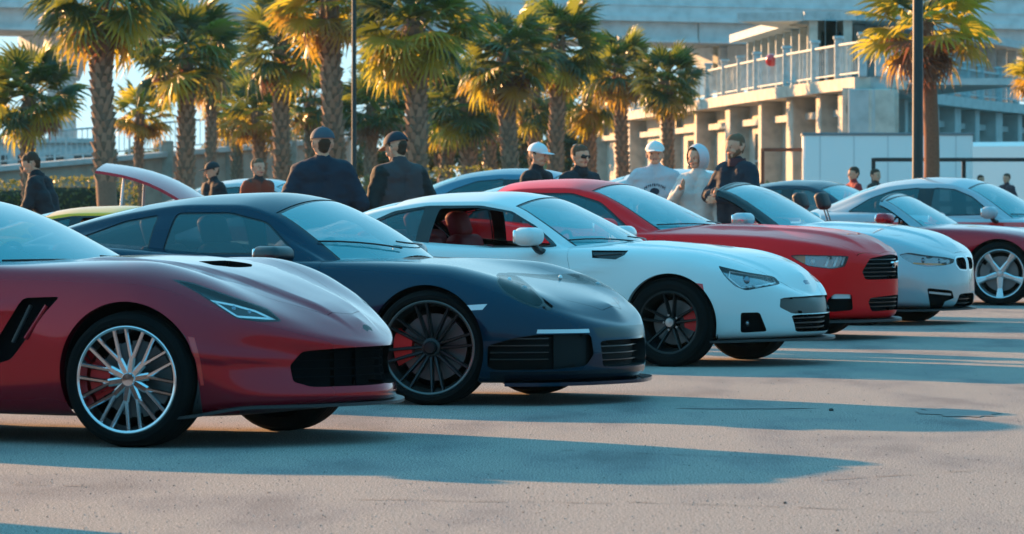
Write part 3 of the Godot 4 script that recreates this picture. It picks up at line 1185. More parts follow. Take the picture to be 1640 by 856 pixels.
	if p.get("open", false):
		obj("pillar_lining", K.sunk(0.03).both(), M.trim, root)
		# the cut edge of the header
		var hb := Tris.new()
		var pts := []
		for k in 17:
			var z: float = lerpf(-1.0, 1.0, k / 16.0) * crv(c.cantz, hd - 0.045)
			var tt := 1.0 - absf(z) / crv(c.cantz, hd - 0.045)
			pts.append(Vector3(hd - 0.03, lerpf(crv(c.cant, hd - 0.03), crv(c.top, hd - 0.03), 1.0 - pow(1.0 - tt, c.get("crown", 2.3))) - 0.012, z))
		tube(hb, pts, 0.018, 8)
		obj("header_rail", hb, p.get("headermat", M.trim), root)
	else:
		obj("headliner", K.sunk(0.02).both(), M.inside, root)
	if not p.get("open", false):
		for z0 in [0.12, -0.42]:        # wipers lying at the foot of the glass
			var wt := Tris.new()
			var pts := []
			for k in 6:
				var z: float = z0 + k * 0.1
				var x: float = lerpf(c.x0, c.xa, 0.1 + 0.8 * (z / crv(c.cantz, c.xa)) ** 2) - 0.012 * k
				var tt := 1.0 - absf(z) / crv(c.cantz, x)
				pts.append(Vector3(x, lerpf(crv(c.cant, x), crv(c.top, x), 1.0 - pow(1.0 - tt, c.get("crown", 2.3))) + 0.012, z))
			tube(wt, pts, 0.006, 5)
			obj("wiper", wt, M.trim, root)
	interior(root, p)
	for a in p.axles:
		for s: float in [1.0, -1.0]:
			wheel(root, Vector3(a[0], p.wheel.r, s * (a[4] - p.wheel.width * 0.5)), s, p.wheel)
	if p.has("mirror"):
		mirror_pair(root, p.mirror[0], p.mirror[1], p.get("mirrormat", paint), p.get("footmat", M.trim), p.get("mirror_drop", 0.05))
	tag(root, p.label, "car", p.get("group", "sports cars parked in a row"))
	return root

func bulb(o: Node, at: Vector3, r: float, sg: float, m: Material = null, called := "projector") -> void:
	for s: float in ([sg] if sg != 0.0 else [1.0, -1.0]):
		var t := Tris.new()
		blob(t, Vector3(at.x, at.y, at.z * s), Vector3(r * 0.7, r, r), r, Transform3D(), 14, 8)
		obj(called, t, m if m else M.chrome, o)

func bar_between(o: Node, a: Vector3, b: Vector3, r: float, sg: float, m: Material, called: String) -> void:
	for s: float in ([sg] if sg != 0.0 else [1.0, -1.0]):
		var t := Tris.new()
		tube(t, [Vector3(a.x, a.y, a.z * s), Vector3(b.x, b.y, b.z * s)], r, 6)
		obj(called, t, m, o)

func slats(o: Node, x0: float, x1: float, ys: Array, hw: float, m: Material, called := "slat") -> void:    # bowed bars across the nose, x0 in the middle and x1 at the ends
	for y in ys:
		var t := Tris.new()
		var pts := []
		for k in 9:
			var z := lerpf(-hw, hw, k / 8.0)
			pts.append(Vector3(lerpf(x0, x1, (z / hw) ** 2), y, z))
		tube(t, pts, 0.007, 5)
		obj(called, t, m, o)

func uprights(o: Node, x: float, y0: float, y1: float, zs: Array, m: Material, lean := 0.0) -> void:
	for z in zs:
		var t := Tris.new()
		tube(t, [Vector3(x, y0, z), Vector3(x - lean, y1, z)], 0.006, 5)
		obj("slat", t, m, o)

func bars(ys: Array, a0: float, a1: float, th: float, m: Material, up: float) -> Array:     # level slats standing off the back of an opening
	var r := []
	for y in ys:
		r.append({"name": "slat", "kind": "paint", "poly": poly([[a0, y], [a1, y], [a1, y + th], [a0, y + th]]), "mat": m, "raise": up})
	return r

func sub(called: String, kind: String, pg: Array, m: Material, w := 0.01, r := 0.04) -> Dictionary:
	return {"name": called, "kind": kind, "poly": poly(pg), "mat": m, "w": w, "r": r}

func spot(called: String, a: float, y: float, r: float, m: Material) -> Dictionary:
	return {"name": called, "kind": "bulb", "poly": circle(a, y, r, 12), "mat": m, "r": r}

func handle_at(x: float, y: float, z: float, m: Material) -> Callable:
	return func(o: Node, sg: float) -> void:
		var t := Tris.new()
		blob(t, Vector3(x, y, z * sg), Vector3(0.1, 0.016, 0.018), 0.015, Transform3D(), 12, 6)
		obj("handle", t, m, o)

func corvette() -> Dictionary:
	var pt := flake(Color(0.3, 0.001, 0.014), 0.65)
	var crn := corner(28.1)
	return {
		"at": Vector3(-1.492, 0, -21.908), "turn": -deg_to_rad(23), "half": 0.97, "belt": 0.86, "label": "maroon coupe with bright multi-spoke wheels, red calipers and open black grille", "floor": 0.19, "paint": pt,
		"plan": [[0.955, 0], [0.895, 0.25], [0.785, 0.48], [0.64, 0.68], [0.49, 0.82], [0.3, 0.92], [0.08, 0.965], [-0.12, 0.97], [-0.5, 0.95], [-1.0, 0.93], [-1.6, 0.945], [-2.3, 0.98], [-2.71, 0.985], [-3.1, 0.96], [-3.4, 0.87], [-3.52, 0.6], [-3.55, 0.3], [-3.55, 0]],
		"dome": [[[-0.6, 0.46], [-0.1, 0.42], [0.5, 0.26], [0.88, 0.12]], 0.02], "swage": [{"y": [[-2.4, 0.62], [-1.2, 0.6], [-0.45, 0.7]], "h": 0.014, "s": 0.03}, {"y": [[0.05, 0.5], [0.5, 0.44], [0.85, 0.4]], "h": 0.012, "s": 0.025}],
		"shoulder": [[-3.55, 0.9], [-3.0, 0.96], [-2.6, 0.97], [-2.0, 0.93], [-1.3, 0.89], [-0.7, 0.865], [-0.3, 0.855], [0.0, 0.83], [0.25, 0.77], [0.47, 0.675], [0.72, 0.585], [0.955, 0.5]],
		"bottom": [[-3.55, 0.32], [-3.1, 0.2], [-0.5, 0.14], [0.5, 0.15], [0.97, 0.19]],
		"spine": [[-3.55, 0.93], [-2.6, 1.0], [-0.7, 0.905], [-0.36, 0.895], [0.0, 0.865], [0.3, 0.8], [0.57, 0.7], [0.76, 0.62], [0.89, 0.555], [0.955, 0.5]],
		"spine_in": [0.1, 0.2],
		"rows": [[0.0, 0.18, 0.2, 0.2], [0.0, 0.05, 0.02, 0.08], [0.2, 0.02, 0.0, 0.03], [0.5, 0.0, 0.035, 0.0], [0.75, 0.01, 0.03, 0.01], [0.92, 0.035, 0.02, 0.05], [1.0, 0.08, 0.05, 0.1]],
		"bumps": [{"z": [[-0.6, 0.72], [0.1, 0.68], [0.8, 0.62]], "h": [[-0.8, 0.0], [-0.3, 0.03], [0.05, 0.06], [0.4, 0.05], [0.7, 0.012], [0.9, 0.0]], "s": 0.17},
			{"z": [[-0.6, 0.3], [0.9, 0.2]], "h": [[-0.6, 0.0], [-0.3, 0.014], [0.5, 0.016], [0.85, 0.0]], "s": 0.07}],
		"axles": [[0.0, 0.345, 0.36, 0.012, 0.965], [-2.71, 0.345, 0.4, 0.03, 0.985]],
		"waist": [[-2.2, 0.0], [-1.2, 0.03], [-0.55, 0.0]],
		"cabin": {"x0": -0.5, "x1": -3.35, "xa": -0.9, "header": -1.4,
			"top": [[-3.4, 0.92], [-3.1, 0.99], [-2.6, 1.11], [-2.1, 1.21], [-1.7, 1.235], [-1.35, 1.2], [-1.1, 1.125], [-0.85, 1.015], [-0.5, 0.85]],
			"cant": [[-3.4, 0.88], [-2.8, 1.0], [-2.3, 1.1], [-1.9, 1.15], [-1.6, 1.155], [-1.35, 1.11], [-1.1, 0.985], [-0.9, 0.865], [-0.7, 0.74], [-0.5, 0.62]],
			"cantz": [[-3.3, 0.5], [-2.4, 0.56], [-1.7, 0.56], [-1.2, 0.62], [-0.9, 0.68], [-0.5, 0.74]],
			"basez": [[-3.4, 0.6], [-2.4, 0.74], [-1.7, 0.79], [-1.0, 0.8], [-0.5, 0.76]],
			"basey": [[-3.4, 0.84], [-0.3, 0.84]], "rear": [-3.2, -2.2, 0.1]},
		"windows": [
			{"name": "door_window", "view": SIDE, "poly": rounded([[-1.0, 0.9], [-1.38, 1.085], [-1.62, 1.115], [-2.05, 1.11], [-2.1, 0.9]], 3, 0.12), "kind": "glass", "mat": M.window, "zmin": 0.2, "rim": 0.012},
			{"name": "quarter_window", "view": SIDE, "poly": rounded([[-2.16, 0.92], [-2.12, 1.09], [-2.4, 1.04], [-2.65, 0.96]], 3, 0.12), "kind": "glass", "mat": M.window, "zmin": 0.2, "rim": 0.012}],
		"cuts": [
			{"name": "headlight", "view": crn, "poly": rounded([[-0.235, 0.815], [-0.127, 0.797], [0.0, 0.752], [0.135, 0.705], [0.243, 0.668], [0.312, 0.605], [0.196, 0.606], [0.088, 0.622], [0.004, 0.676], [-0.112, 0.753]], 2, 0.2), "kind": "lamp", "depth": 0.035, "mat": M.lampdark, "wall": M.trim, "face": -0.5, "rim": 0.006, "rimmat": M.trim,
				"sub": [sub("light_bar", "ring", [[-0.05, 0.715], [0.073, 0.691], [0.181, 0.66], [0.285, 0.612], [0.088, 0.628], [0.014, 0.675]], M.drl, 0.009), spot("projector", 0.07, 0.66, 0.024, M.projector), spot("projector", 0.15, 0.645, 0.02, M.projector)]},
			{"name": "grille", "view": crn, "poly": rounded([[0.345, 0.394], [0.408, 0.462], [0.612, 0.472], [0.95, 0.478], [0.95, 0.3], [0.769, 0.285], [0.455, 0.286], [0.361, 0.315]], 2, 0.15), "kind": "recess", "depth": 0.16, "both": true, "zmin": -1.0, "mat": M.black, "wall": M.black, "face": -0.2,
				"sub": bars([0.325, 0.365, 0.405, 0.445], 0.3, 1.0, 0.008, M.black, 0.04) + [{"name": "strut", "kind": "paint", "poly": poly([[0.55, 0.25], [0.565, 0.25], [0.565, 0.5], [0.55, 0.5]]), "mat": M.black, "raise": 0.05}, {"name": "strut", "kind": "paint", "poly": poly([[0.66, 0.25], [0.675, 0.25], [0.675, 0.5], [0.66, 0.5]]), "mat": M.black, "raise": 0.05}, {"name": "strut", "kind": "paint", "poly": poly([[0.76, 0.25], [0.775, 0.25], [0.775, 0.5], [0.76, 0.5]]), "mat": M.black, "raise": 0.05}]},
			{"name": "chin_strip", "view": crn, "poly": poly([[0.1, 0.1], [1.2, 0.1], [1.2, 0.225], [0.1, 0.2]]), "kind": "paint", "both": true, "zmin": -1.0, "mat": mat(Color(0.06, 0.003, 0.008), 0.3, 0.2, 0.6), "face": -0.2},
			{"name": "side_marker", "view": crn, "poly": poly([[-0.149, 0.539], [-0.118, 0.535], [-0.09, 0.427], [-0.072, 0.304], [-0.087, 0.304], [-0.108, 0.412]]), "kind": "paint", "mat": M.redlens, "face": -0.5, "zmin": 0.5},
			{"name": "arch_spat", "view": crn, "poly": poly([[-0.2, 0.585], [-0.16, 0.539], [-0.118, 0.411], [-0.095, 0.304], [-0.071, 0.12], [-0.3, 0.12], [-0.3, 0.585]]), "kind": "paint", "mat": M.satin, "face": -0.5, "zmin": 0.5},
			{"name": "fender_vent", "view": crn, "poly": rounded([[-1.109, 0.454], [-0.946, 0.717], [-0.765, 0.725], [-0.838, 0.644], [-1.001, 0.417], [-1.109, 0.381]], 2, 0.12), "kind": "recess", "depth": 0.06, "mat": M.black, "zmin": 0.5,
				"child": func(o: Node, sg: float) -> void:
					bar_between(o, Vector3(-0.55, 0.52, 0.945), Vector3(-0.44, 0.68, 0.93), 0.014, sg, pt, "vent_blade")
					bar_between(o, Vector3(-0.62, 0.5, 0.945), Vector3(-0.53, 0.68, 0.93), 0.01, sg, M.satin, "vent_blade")},
			{"name": "hood_vent", "view": TOP, "poly": rounded([[-0.02, -0.2], [-0.02, 0.16], [0.1, 0.22], [0.16, 0.1], [0.16, -0.2]], 2, 0.2), "kind": "recess", "depth": 0.03, "both": true, "zmin": -1.0, "mat": M.black, "face": 0.3,
				"child": func(o: Node, _sg: float) -> void: slats(o, 0.1, 0.08, [0.845], 0.15, M.trim)},
			{"name": "hood", "view": TOP, "poly": poly([[-0.5, -0.3], [-0.5, 0.3], [-0.72, 0.62], [-0.4, 0.7], [0.15, 0.56], [0.5, 0.4], [0.72, 0.2], [0.76, 0.0], [0.76, -0.3]]), "kind": "panel", "both": true, "zmin": -1.0, "face": 0.2},
			{"name": "nose_badge", "view": TOP, "poly": poly([[0.83, -0.2], [0.83, 0.02], [0.842, 0.05], [0.86, 0.03], [0.852, 0.0], [0.852, -0.2]]), "kind": "paint", "both": true, "zmin": -1.0, "mat": M.satin, "face": 0.1},
			{"name": "door", "view": SIDE, "poly": poly([[-0.82, 0.25], [-0.84, 0.6], [-0.9, 0.8], [-0.96, 1.1], [-2.08, 1.1], [-2.16, 0.6], [-2.0, 0.25]]), "kind": "panel", "zmin": 0.5, "child": handle_at(-2.0, 0.76, 0.93, pt)},
		],
		"wheel": {"r": 0.328, "rim": 0.258, "width": 0.285, "style": "bright", "kind": "y", "n": 10, "mat": mat(Color(0.62, 0.63, 0.66), 0.12, 1.0), "lip": mat(Color(0.6, 0.61, 0.64), 0.12, 1.0), "caliper": M.redcal, "dish": 0.035, "fork": 0.19, "steer": 0.08},
		"lip": [0.19, 0.25, 0.03, 0.2, 0.014, -0.05], "mirror": [Vector3(-1.36, 0.9, 1.0), Vector3(0.1, 0.065, 0.11)], "seat_x": -1.75, "dash_x": -1.1,
	}

func porsche() -> Dictionary:
	var pt := mat(Color(0.001, 0.022, 0.046), 0.14, 0.45, 0.5, 0.1)
	var crn := corner(24.1)
	return {
		"at": Vector3(-0.146, 0, -26.1), "turn": -deg_to_rad(23), "half": 0.925, "belt": 0.84, "label": "dark blue coupe with black centre-lock wheels and low front lip", "floor": 0.16, "paint": pt,
		"plan": [[0.95, 0], [0.905, 0.25], [0.83, 0.48], [0.725, 0.66], [0.58, 0.8], [0.4, 0.885], [0.18, 0.92], [-0.05, 0.925], [-0.5, 0.895], [-1.2, 0.895], [-1.9, 0.925], [-2.45, 0.94], [-2.9, 0.9], [-3.25, 0.8], [-3.42, 0.6], [-3.5, 0.3], [-3.52, 0]],
		"swage": [{"y": [[-2.2, 0.4], [-1.2, 0.38], [-0.4, 0.4]], "h": 0.01, "s": 0.03}],
		"shoulder": [[-3.52, 0.80], [-3.2, 0.86], [-2.6, 0.915], [-2.2, 0.905], [-1.4, 0.85], [-0.7, 0.825], [-0.3, 0.815], [0.05, 0.785], [0.35, 0.71], [0.6, 0.62], [0.8, 0.535], [0.95, 0.46]],
		"bottom": [[-3.52, 0.3], [-3.1, 0.2], [-0.5, 0.13], [0.5, 0.13], [0.97, 0.13]],
		"spine": [[-3.52, 0.82], [-3.1, 0.92], [-2.2, 0.95], [-0.7, 0.86], [-0.4, 0.835], [0, 0.775], [0.4, 0.69], [0.7, 0.605], [0.82, 0.56], [0.9, 0.51], [0.95, 0.46]],
		"spine_in": [0.1, 0.2],
		"rows": [[0.0, 0.18, 0.2, 0.2], [0.0, 0.05, 0.02, 0.08], [0.2, 0.02, 0.0, 0.03], [0.5, 0.0, 0.0, 0.0], [0.78, 0.012, 0.01, 0.01], [0.93, 0.045, 0.03, 0.05], [1.0, 0.1, 0.07, 0.1]],
		"bumps": [{"z": [[-0.6, 0.7], [0.1, 0.66], [0.8, 0.6]], "h": [[-0.7, 0.0], [-0.2, 0.02], [0.1, 0.04], [0.4, 0.04], [0.7, 0.012], [0.9, 0.0]], "s": 0.15}],
		"axles": [[0.0, 0.338, 0.36, 0.015, 0.915], [-2.456, 0.355, 0.4, 0.03, 0.935]],
		"cabin": {"x0": -0.46, "x1": -3.15, "xa": -0.84, "header": -1.14,
			"top": [[-3.2, 0.86], [-2.9, 0.98], [-2.5, 1.1], [-2.1, 1.18], [-1.7, 1.225], [-1.38, 1.235], [-1.12, 1.2], [-0.87, 1.105], [-0.65, 0.985], [-0.46, 0.86]],
			"cant": [[-3.2, 0.8], [-2.9, 0.91], [-2.5, 1.03], [-2.1, 1.11], [-1.7, 1.155], [-1.4, 1.155], [-1.16, 1.1], [-0.95, 0.985], [-0.78, 0.875], [-0.6, 0.74], [-0.46, 0.63]],
			"cantz": [[-3.2, 0.45], [-2.6, 0.5], [-2.0, 0.54], [-1.4, 0.56], [-1.05, 0.61], [-0.8, 0.67], [-0.46, 0.72]],
			"basez": [[-3.2, 0.55], [-2.6, 0.62], [-2.0, 0.72], [-1.4, 0.77], [-0.9, 0.78], [-0.6, 0.76], [-0.46, 0.72]],
			"basey": [[-3.2, 0.8], [-0.3, 0.8]], "rear": [-2.95, -2.15, 0.08]},
		"windows": [
			{"name": "door_window", "view": SIDE, "poly": rounded([[-0.9, 0.865], [-1.16, 1.06], [-1.42, 1.115], [-1.79, 1.112], [-1.82, 0.86]], 3, 0.12), "kind": "glass", "mat": M.window, "zmin": 0.2, "rim": 0.012},
			{"name": "quarter_window", "view": SIDE, "poly": rounded([[-1.92, 0.87], [-1.91, 1.1], [-2.15, 1.06], [-2.45, 0.96], [-2.62, 0.88]], 3, 0.12), "kind": "glass", "mat": M.window, "zmin": 0.2, "rim": 0.012}],
		"cuts": [
			{"name": "headlight", "view": crn, "poly": rounded([[0.051, 0.758], [0.162, 0.747], [0.255, 0.679], [0.329, 0.595], [0.283, 0.558], [0.181, 0.595], [0.088, 0.647], [0.037, 0.71]], 3, 0.35), "kind": "lamp", "depth": 0.065, "lens": M.darklens, "rim": 0.01, "rimmat": M.trim, "mat": M.lampdark, "wall": M.satin, "face": -0.5,
				"sub": [spot("projector", 0.2, 0.65, 0.042, M.lampgrey), spot("lamp_highlight", 0.12, 0.715, 0.022, M.drl)]},  # the small white blob is a painted highlight on the lamp
			{"name": "side_marker", "view": crn, "poly": poly([[-0.163, 0.581], [-0.015, 0.59], [-0.043, 0.557], [-0.135, 0.552]]), "kind": "paint", "mat": M.clearlens, "face": -0.5, "zmin": 0.5},
			{"name": "front_intake", "view": crn, "poly": rounded([[-0.015, 0.35], [0.143, 0.395], [0.269, 0.413], [0.59, 0.413], [0.61, 0.29], [0.56, 0.225], [0.365, 0.21], [0.027, 0.207], [-0.015, 0.23]], 2, 0.15), "kind": "recess", "depth": 0.06, "mat": M.mesh, "wall": M.black, "face": -0.4, "zmin": 0.22,
				"sub": bars([0.265, 0.305, 0.345, 0.385], 0.0, 0.34, 0.008, M.trim, 0.025) + [{"name": "radiator_mesh", "kind": "paint", "poly": poly([[0.37, 0.2], [0.56, 0.2], [0.56, 0.45], [0.37, 0.45]]), "mat": M.radiator, "raise": 0.03}]},
			{"name": "daytime_lamp", "view": crn, "poly": poly([[0.275, 0.442], [0.579, 0.44], [0.584, 0.418], [0.27, 0.42]]), "kind": "paint", "mat": M.clearlens, "face": -0.5, "zmin": 0.22},
			{"name": "lower_bumper", "view": crn, "poly": poly([[0.0, 0.08], [1.2, 0.08], [1.2, 0.2], [0.0, 0.2]]), "kind": "paint", "both": true, "zmin": -1.0, "mat": mat(Color(0.003, 0.006, 0.012), 0.25, 0.0, 0.3, 0.3), "face": -0.6},  # near-black navy: the shade low on the bumper is put into its colour
			{"name": "centre_intake", "view": FRONT, "poly": rounded([[-0.4, 0.21], [0.34, 0.215], [0.36, 0.37], [-0.4, 0.375]], 2, 0.1), "kind": "recess", "depth": 0.08, "both": true, "zmin": -1.0, "mat": M.radiator, "wall": M.satin, "sub": bars([0.25, 0.29, 0.33], -0.5, 0.5, 0.007, M.trim, 0.03)},
			{"name": "bumper_insert", "view": FRONT, "poly": poly([[-0.5, 0.385], [0.37, 0.385], [0.4, 0.445], [-0.5, 0.455]]), "kind": "paint", "both": true, "zmin": -1.0, "mat": M.trim},
			{"name": "hood", "view": TOP, "poly": poly([[-0.42, -0.3], [-0.42, 0.3], [-0.62, 0.58], [-0.3, 0.6], [0.3, 0.47], [0.66, 0.36], [0.8, 0.15], [0.81, -0.3]]), "kind": "panel", "both": true, "zmin": -1.0, "face": 0.2},
			{"name": "nostril", "view": crn, "poly": poly([[0.25, 0.65], [0.278, 0.645], [0.37, 0.574], [0.349, 0.548], [0.312, 0.56]]), "kind": "recess", "depth": 0.02, "mat": M.trim, "face": -0.5, "zmin": 0.2},
			{"name": "door", "view": SIDE, "poly": poly([[-0.66, 0.25], [-0.68, 0.6], [-0.72, 0.8], [-0.78, 1.1], [-1.83, 1.1], [-1.86, 0.6], [-1.7, 0.25]]), "kind": "panel", "zmin": 0.5, "child": handle_at(-1.66, 0.72, 0.9, pt)}],
		"wheel": {"r": 0.334, "rim": 0.272, "width": 0.265, "style": "centrelock", "kind": "pair", "n": 8, "mat": M.darkwheel, "lip": mat(Color(0.10, 0.10, 0.10), 0.3, 0.9), "caliper": M.redcal, "lock": true, "dish": 0.06, "fork": 0.13, "steer": 0.17},
		"lip": [0.115, 0.45, 0.035, 0.2, 0.02, 0.0], "lipmat": pt, "mirror": [Vector3(-0.95, 0.865, 0.97), Vector3(0.1, 0.055, 0.11)], "dash_x": -0.95, "seat_x": -1.6, "mirrormat": mat(Color(0.003, 0.008, 0.014), 0.3, 0.2, 0.5),
	}

func white_coupe() -> Dictionary:
	var pt := paint(Color(0.6, 0.64, 0.64))
	var crn := corner(21.0)
	return {
		"at": Vector3(1.449, 0, -31.74), "turn": -deg_to_rad(23), "half": 0.88, "belt": 0.84, "label": "white coupe with black wheels, its door window down on red seats", "floor": 0.2, "paint": pt,
		"plan": [[0.87, 0], [0.82, 0.25], [0.75, 0.45], [0.65, 0.62], [0.5, 0.75], [0.3, 0.84], [0.1, 0.875], [-0.1, 0.88], [-0.5, 0.865], [-1.2, 0.86], [-2.0, 0.875], [-2.57, 0.885], [-2.9, 0.86], [-3.2, 0.77], [-3.33, 0.5], [-3.36, 0.25], [-3.36, 0]],
		"dome": [[[-0.6, 0.5], [0.1, 0.46], [0.75, 0.3]], 0.012], "swage": [{"y": [[-2.3, 0.66], [-1.2, 0.64], [-0.3, 0.72]], "h": 0.01, "s": 0.028}, {"y": [[-2.2, 0.33], [-1.2, 0.3], [-0.45, 0.34]], "h": 0.012, "s": 0.03}],
		"shoulder": [[-3.36, 0.88], [-2.6, 0.91], [-2.0, 0.86], [-1.2, 0.83], [-0.72, 0.83], [-0.34, 0.82], [0.05, 0.79], [0.3, 0.74], [0.55, 0.665], [0.75, 0.58], [0.87, 0.5]],
		"bottom": [[-3.36, 0.32], [-2.9, 0.2], [-0.5, 0.17], [0.4, 0.19], [0.87, 0.2]],
		"spine": [[-3.36, 0.92], [-3.1, 0.98], [-2.6, 0.97], [-0.7, 0.89], [-0.3, 0.865], [0.04, 0.83], [0.33, 0.785], [0.55, 0.72], [0.7, 0.65], [0.8, 0.58], [0.87, 0.5]],
		"spine_in": [0.1, 0.2],
		"rows": [[0.0, 0.18, 0.2, 0.2], [0.0, 0.05, 0.02, 0.08], [0.2, 0.02, 0.0, 0.03], [0.5, 0.0, 0.0, 0.0], [0.78, 0.012, 0.015, 0.01], [0.93, 0.04, 0.04, 0.05], [1.0, 0.09, 0.09, 0.1]],
		"bumps": [{"z": [[-0.6, 0.68], [0.8, 0.6]], "h": [[-0.7, 0.0], [-0.1, 0.02], [0.2, 0.03], [0.6, 0.01], [0.8, 0.0]], "s": 0.14}],
		"axles": [[0.0, 0.32, 0.342, 0.012, 0.875], [-2.57, 0.32, 0.345, 0.02, 0.885]],
		"waist": [[-2.2, 0.0], [-1.2, 0.025], [-0.5, 0.0]],
		"cabin": {"x0": -0.52, "x1": -3.1, "xa": -0.88, "header": -1.32,
			"top": [[-3.1, 0.96], [-2.8, 1.07], [-2.4, 1.18], [-2.0, 1.235], [-1.6, 1.245], [-1.28, 1.205], [-1.03, 1.11], [-0.78, 0.99], [-0.52, 0.85]],
			"cant": [[-3.05, 0.92], [-2.7, 1.02], [-2.4, 1.1], [-2.0, 1.16], [-1.6, 1.165], [-1.32, 1.12], [-1.1, 1.0], [-0.92, 0.885], [-0.7, 0.75], [-0.52, 0.63]],
			"cantz": [[-3.1, 0.5], [-2.4, 0.56], [-1.6, 0.56], [-1.1, 0.62], [-0.8, 0.68], [-0.45, 0.72]],
			"basez": [[-3.1, 0.58], [-2.4, 0.72], [-1.6, 0.76], [-0.9, 0.76], [-0.45, 0.72]],
			"basey": [[-3.2, 0.8], [-0.3, 0.8]], "rear": [-2.95, -2.3, 0.08]},
		"windows": [
			{"name": "window_opening", "view": SIDE, "poly": rounded([[-0.95, 0.85], [-1.13, 0.985], [-1.33, 1.085], [-1.58, 1.125], [-1.9, 1.12], [-1.93, 0.84]], 3, 0.1), "kind": "hole", "zmin": 0.2},
			{"name": "quarter_window", "view": SIDE, "poly": rounded([[-2.03, 0.85], [-2.01, 1.125], [-2.25, 1.08], [-2.43, 1.01], [-2.34, 0.9]], 3, 0.12), "kind": "glass", "mat": M.window, "zmin": 0.2, "rim": 0.012},
			{"name": "window_frame", "view": SIDE, "poly": rounded([[-0.9, 0.84], [-1.12, 0.995], [-1.32, 1.1], [-1.58, 1.142], [-2.0, 1.14], [-2.27, 1.1], [-2.48, 1.01], [-2.36, 0.88], [-2.02, 0.83]], 3, 0.1), "kind": "paint", "zmin": 0.2, "mat": M.trim}],
		"cuts": [
			{"name": "headlight", "view": crn, "poly": rounded([[0.037, 0.718], [0.086, 0.706], [0.227, 0.673], [0.335, 0.655], [0.443, 0.637], [0.489, 0.583], [0.407, 0.57], [0.317, 0.556], [0.236, 0.541], [0.154, 0.574], [0.082, 0.646]], 3, 0.3), "kind": "lamp", "depth": 0.05, "mat": M.lampgrey, "wall": M.trim, "face": -0.5, "rim": 0.005, "rimmat": M.trim,
				"sub": [spot("projector", 0.235, 0.605, 0.046, M.projector), spot("projector", 0.38, 0.61, 0.026, M.lampdark), sub("light_bar", "ring", [[0.12, 0.68], [0.43, 0.63], [0.46, 0.59], [0.3, 0.565], [0.2, 0.555], [0.11, 0.63]], M.drl, 0.008)]},
			{"name": "fender_garnish", "view": crn, "poly": poly([[-0.861, 0.821], [-0.598, 0.821], [-0.625, 0.789], [-0.688, 0.758], [-0.857, 0.767]]), "kind": "recess", "depth": 0.02, "mat": M.trim, "face": -0.2, "zmin": 0.5,
				"child": func(o: Node, sg: float) -> void: bar_between(o, Vector3(-0.56, 0.785, 0.86), Vector3(-0.35, 0.8, 0.87), 0.009, sg, M.satin, "garnish_bar")},
			{"name": "fog_pocket", "view": crn, "poly": rounded([[0.198, 0.386], [0.333, 0.387], [0.387, 0.251], [0.198, 0.242]], 2, 0.12), "kind": "recess", "depth": 0.06, "mat": M.black, "face": -0.3, "zmin": 0.2, "sub": [spot("fog_lamp", 0.245, 0.31, 0.03, M.lampgrey)]},
			{"name": "upper_grille_bar", "view": FRONT, "poly": rounded([[-0.5, 0.38], [0.4, 0.37], [0.52, 0.42], [0.5, 0.49], [-0.5, 0.5]], 2, 0.15), "kind": "recess", "depth": 0.02, "both": true, "zmin": -1.0, "mat": mat(Color(0.05, 0.045, 0.04), 0.4), "wall": M.trim},
			{"name": "grille", "view": FRONT, "poly": rounded([[-0.5, 0.24], [0.36, 0.24], [0.42, 0.365], [-0.5, 0.365]], 2, 0.1), "kind": "recess", "depth": 0.07, "both": true, "zmin": -1.0, "mat": M.black,
				"sub": bars([0.265, 0.3, 0.335], -0.5, 0.5, 0.009, M.satin, 0.03)},
			{"name": "nose_badge", "view": FRONT, "poly": poly([[-0.1, 0.576], [0.05, 0.575], [0.062, 0.59], [0.05, 0.605], [-0.1, 0.605]]), "kind": "paint", "both": true, "zmin": -1.0, "mat": M.projector, "face": 0.05},
			{"name": "red_arch_marker", "view": crn, "poly": poly([[-0.163, 0.600], [-0.07, 0.59], [-0.058, 0.523], [-0.104, 0.545]]), "kind": "paint", "mat": M.redlens, "face": -0.3, "zmin": 0.4},
			{"name": "hood", "view": TOP, "poly": poly([[-0.5, -0.3], [-0.5, 0.3], [-0.68, 0.6], [-0.3, 0.66], [0.3, 0.6], [0.62, 0.44], [0.8, 0.16], [0.81, -0.3]]), "kind": "panel", "both": true, "zmin": -1.0, "face": 0.2},
			{"name": "door", "view": SIDE, "poly": poly([[-0.72, 0.28], [-0.74, 0.6], [-0.8, 0.78], [-0.86, 1.1], [-1.96, 1.1], [-2.04, 0.6], [-1.9, 0.28]]), "kind": "panel", "zmin": 0.5, "child": handle_at(-1.8, 0.72, 0.855, pt)}],
		"wheel": {"r": 0.313, "rim": 0.222, "width": 0.225, "style": "black", "kind": "pair", "n": 5, "mat": M.blackwheel, "lip": M.blackwheel, "hubmat": M.steel, "caliper": M.redcal, "dish": 0.05, "fork": 0.2, "cal_at": 3.0},
		"lip": [0.18, 0.3, 0.04, 0.2, 0.016, -0.01], "mirror": [Vector3(-1.05, 0.92, 0.93), Vector3(0.09, 0.065, 0.11)], "mirror_drop": 0.06, "dash_x": -1.02, "seat_x": -1.75, "seatmat": M.redseat, "rear_seat": true,
	}

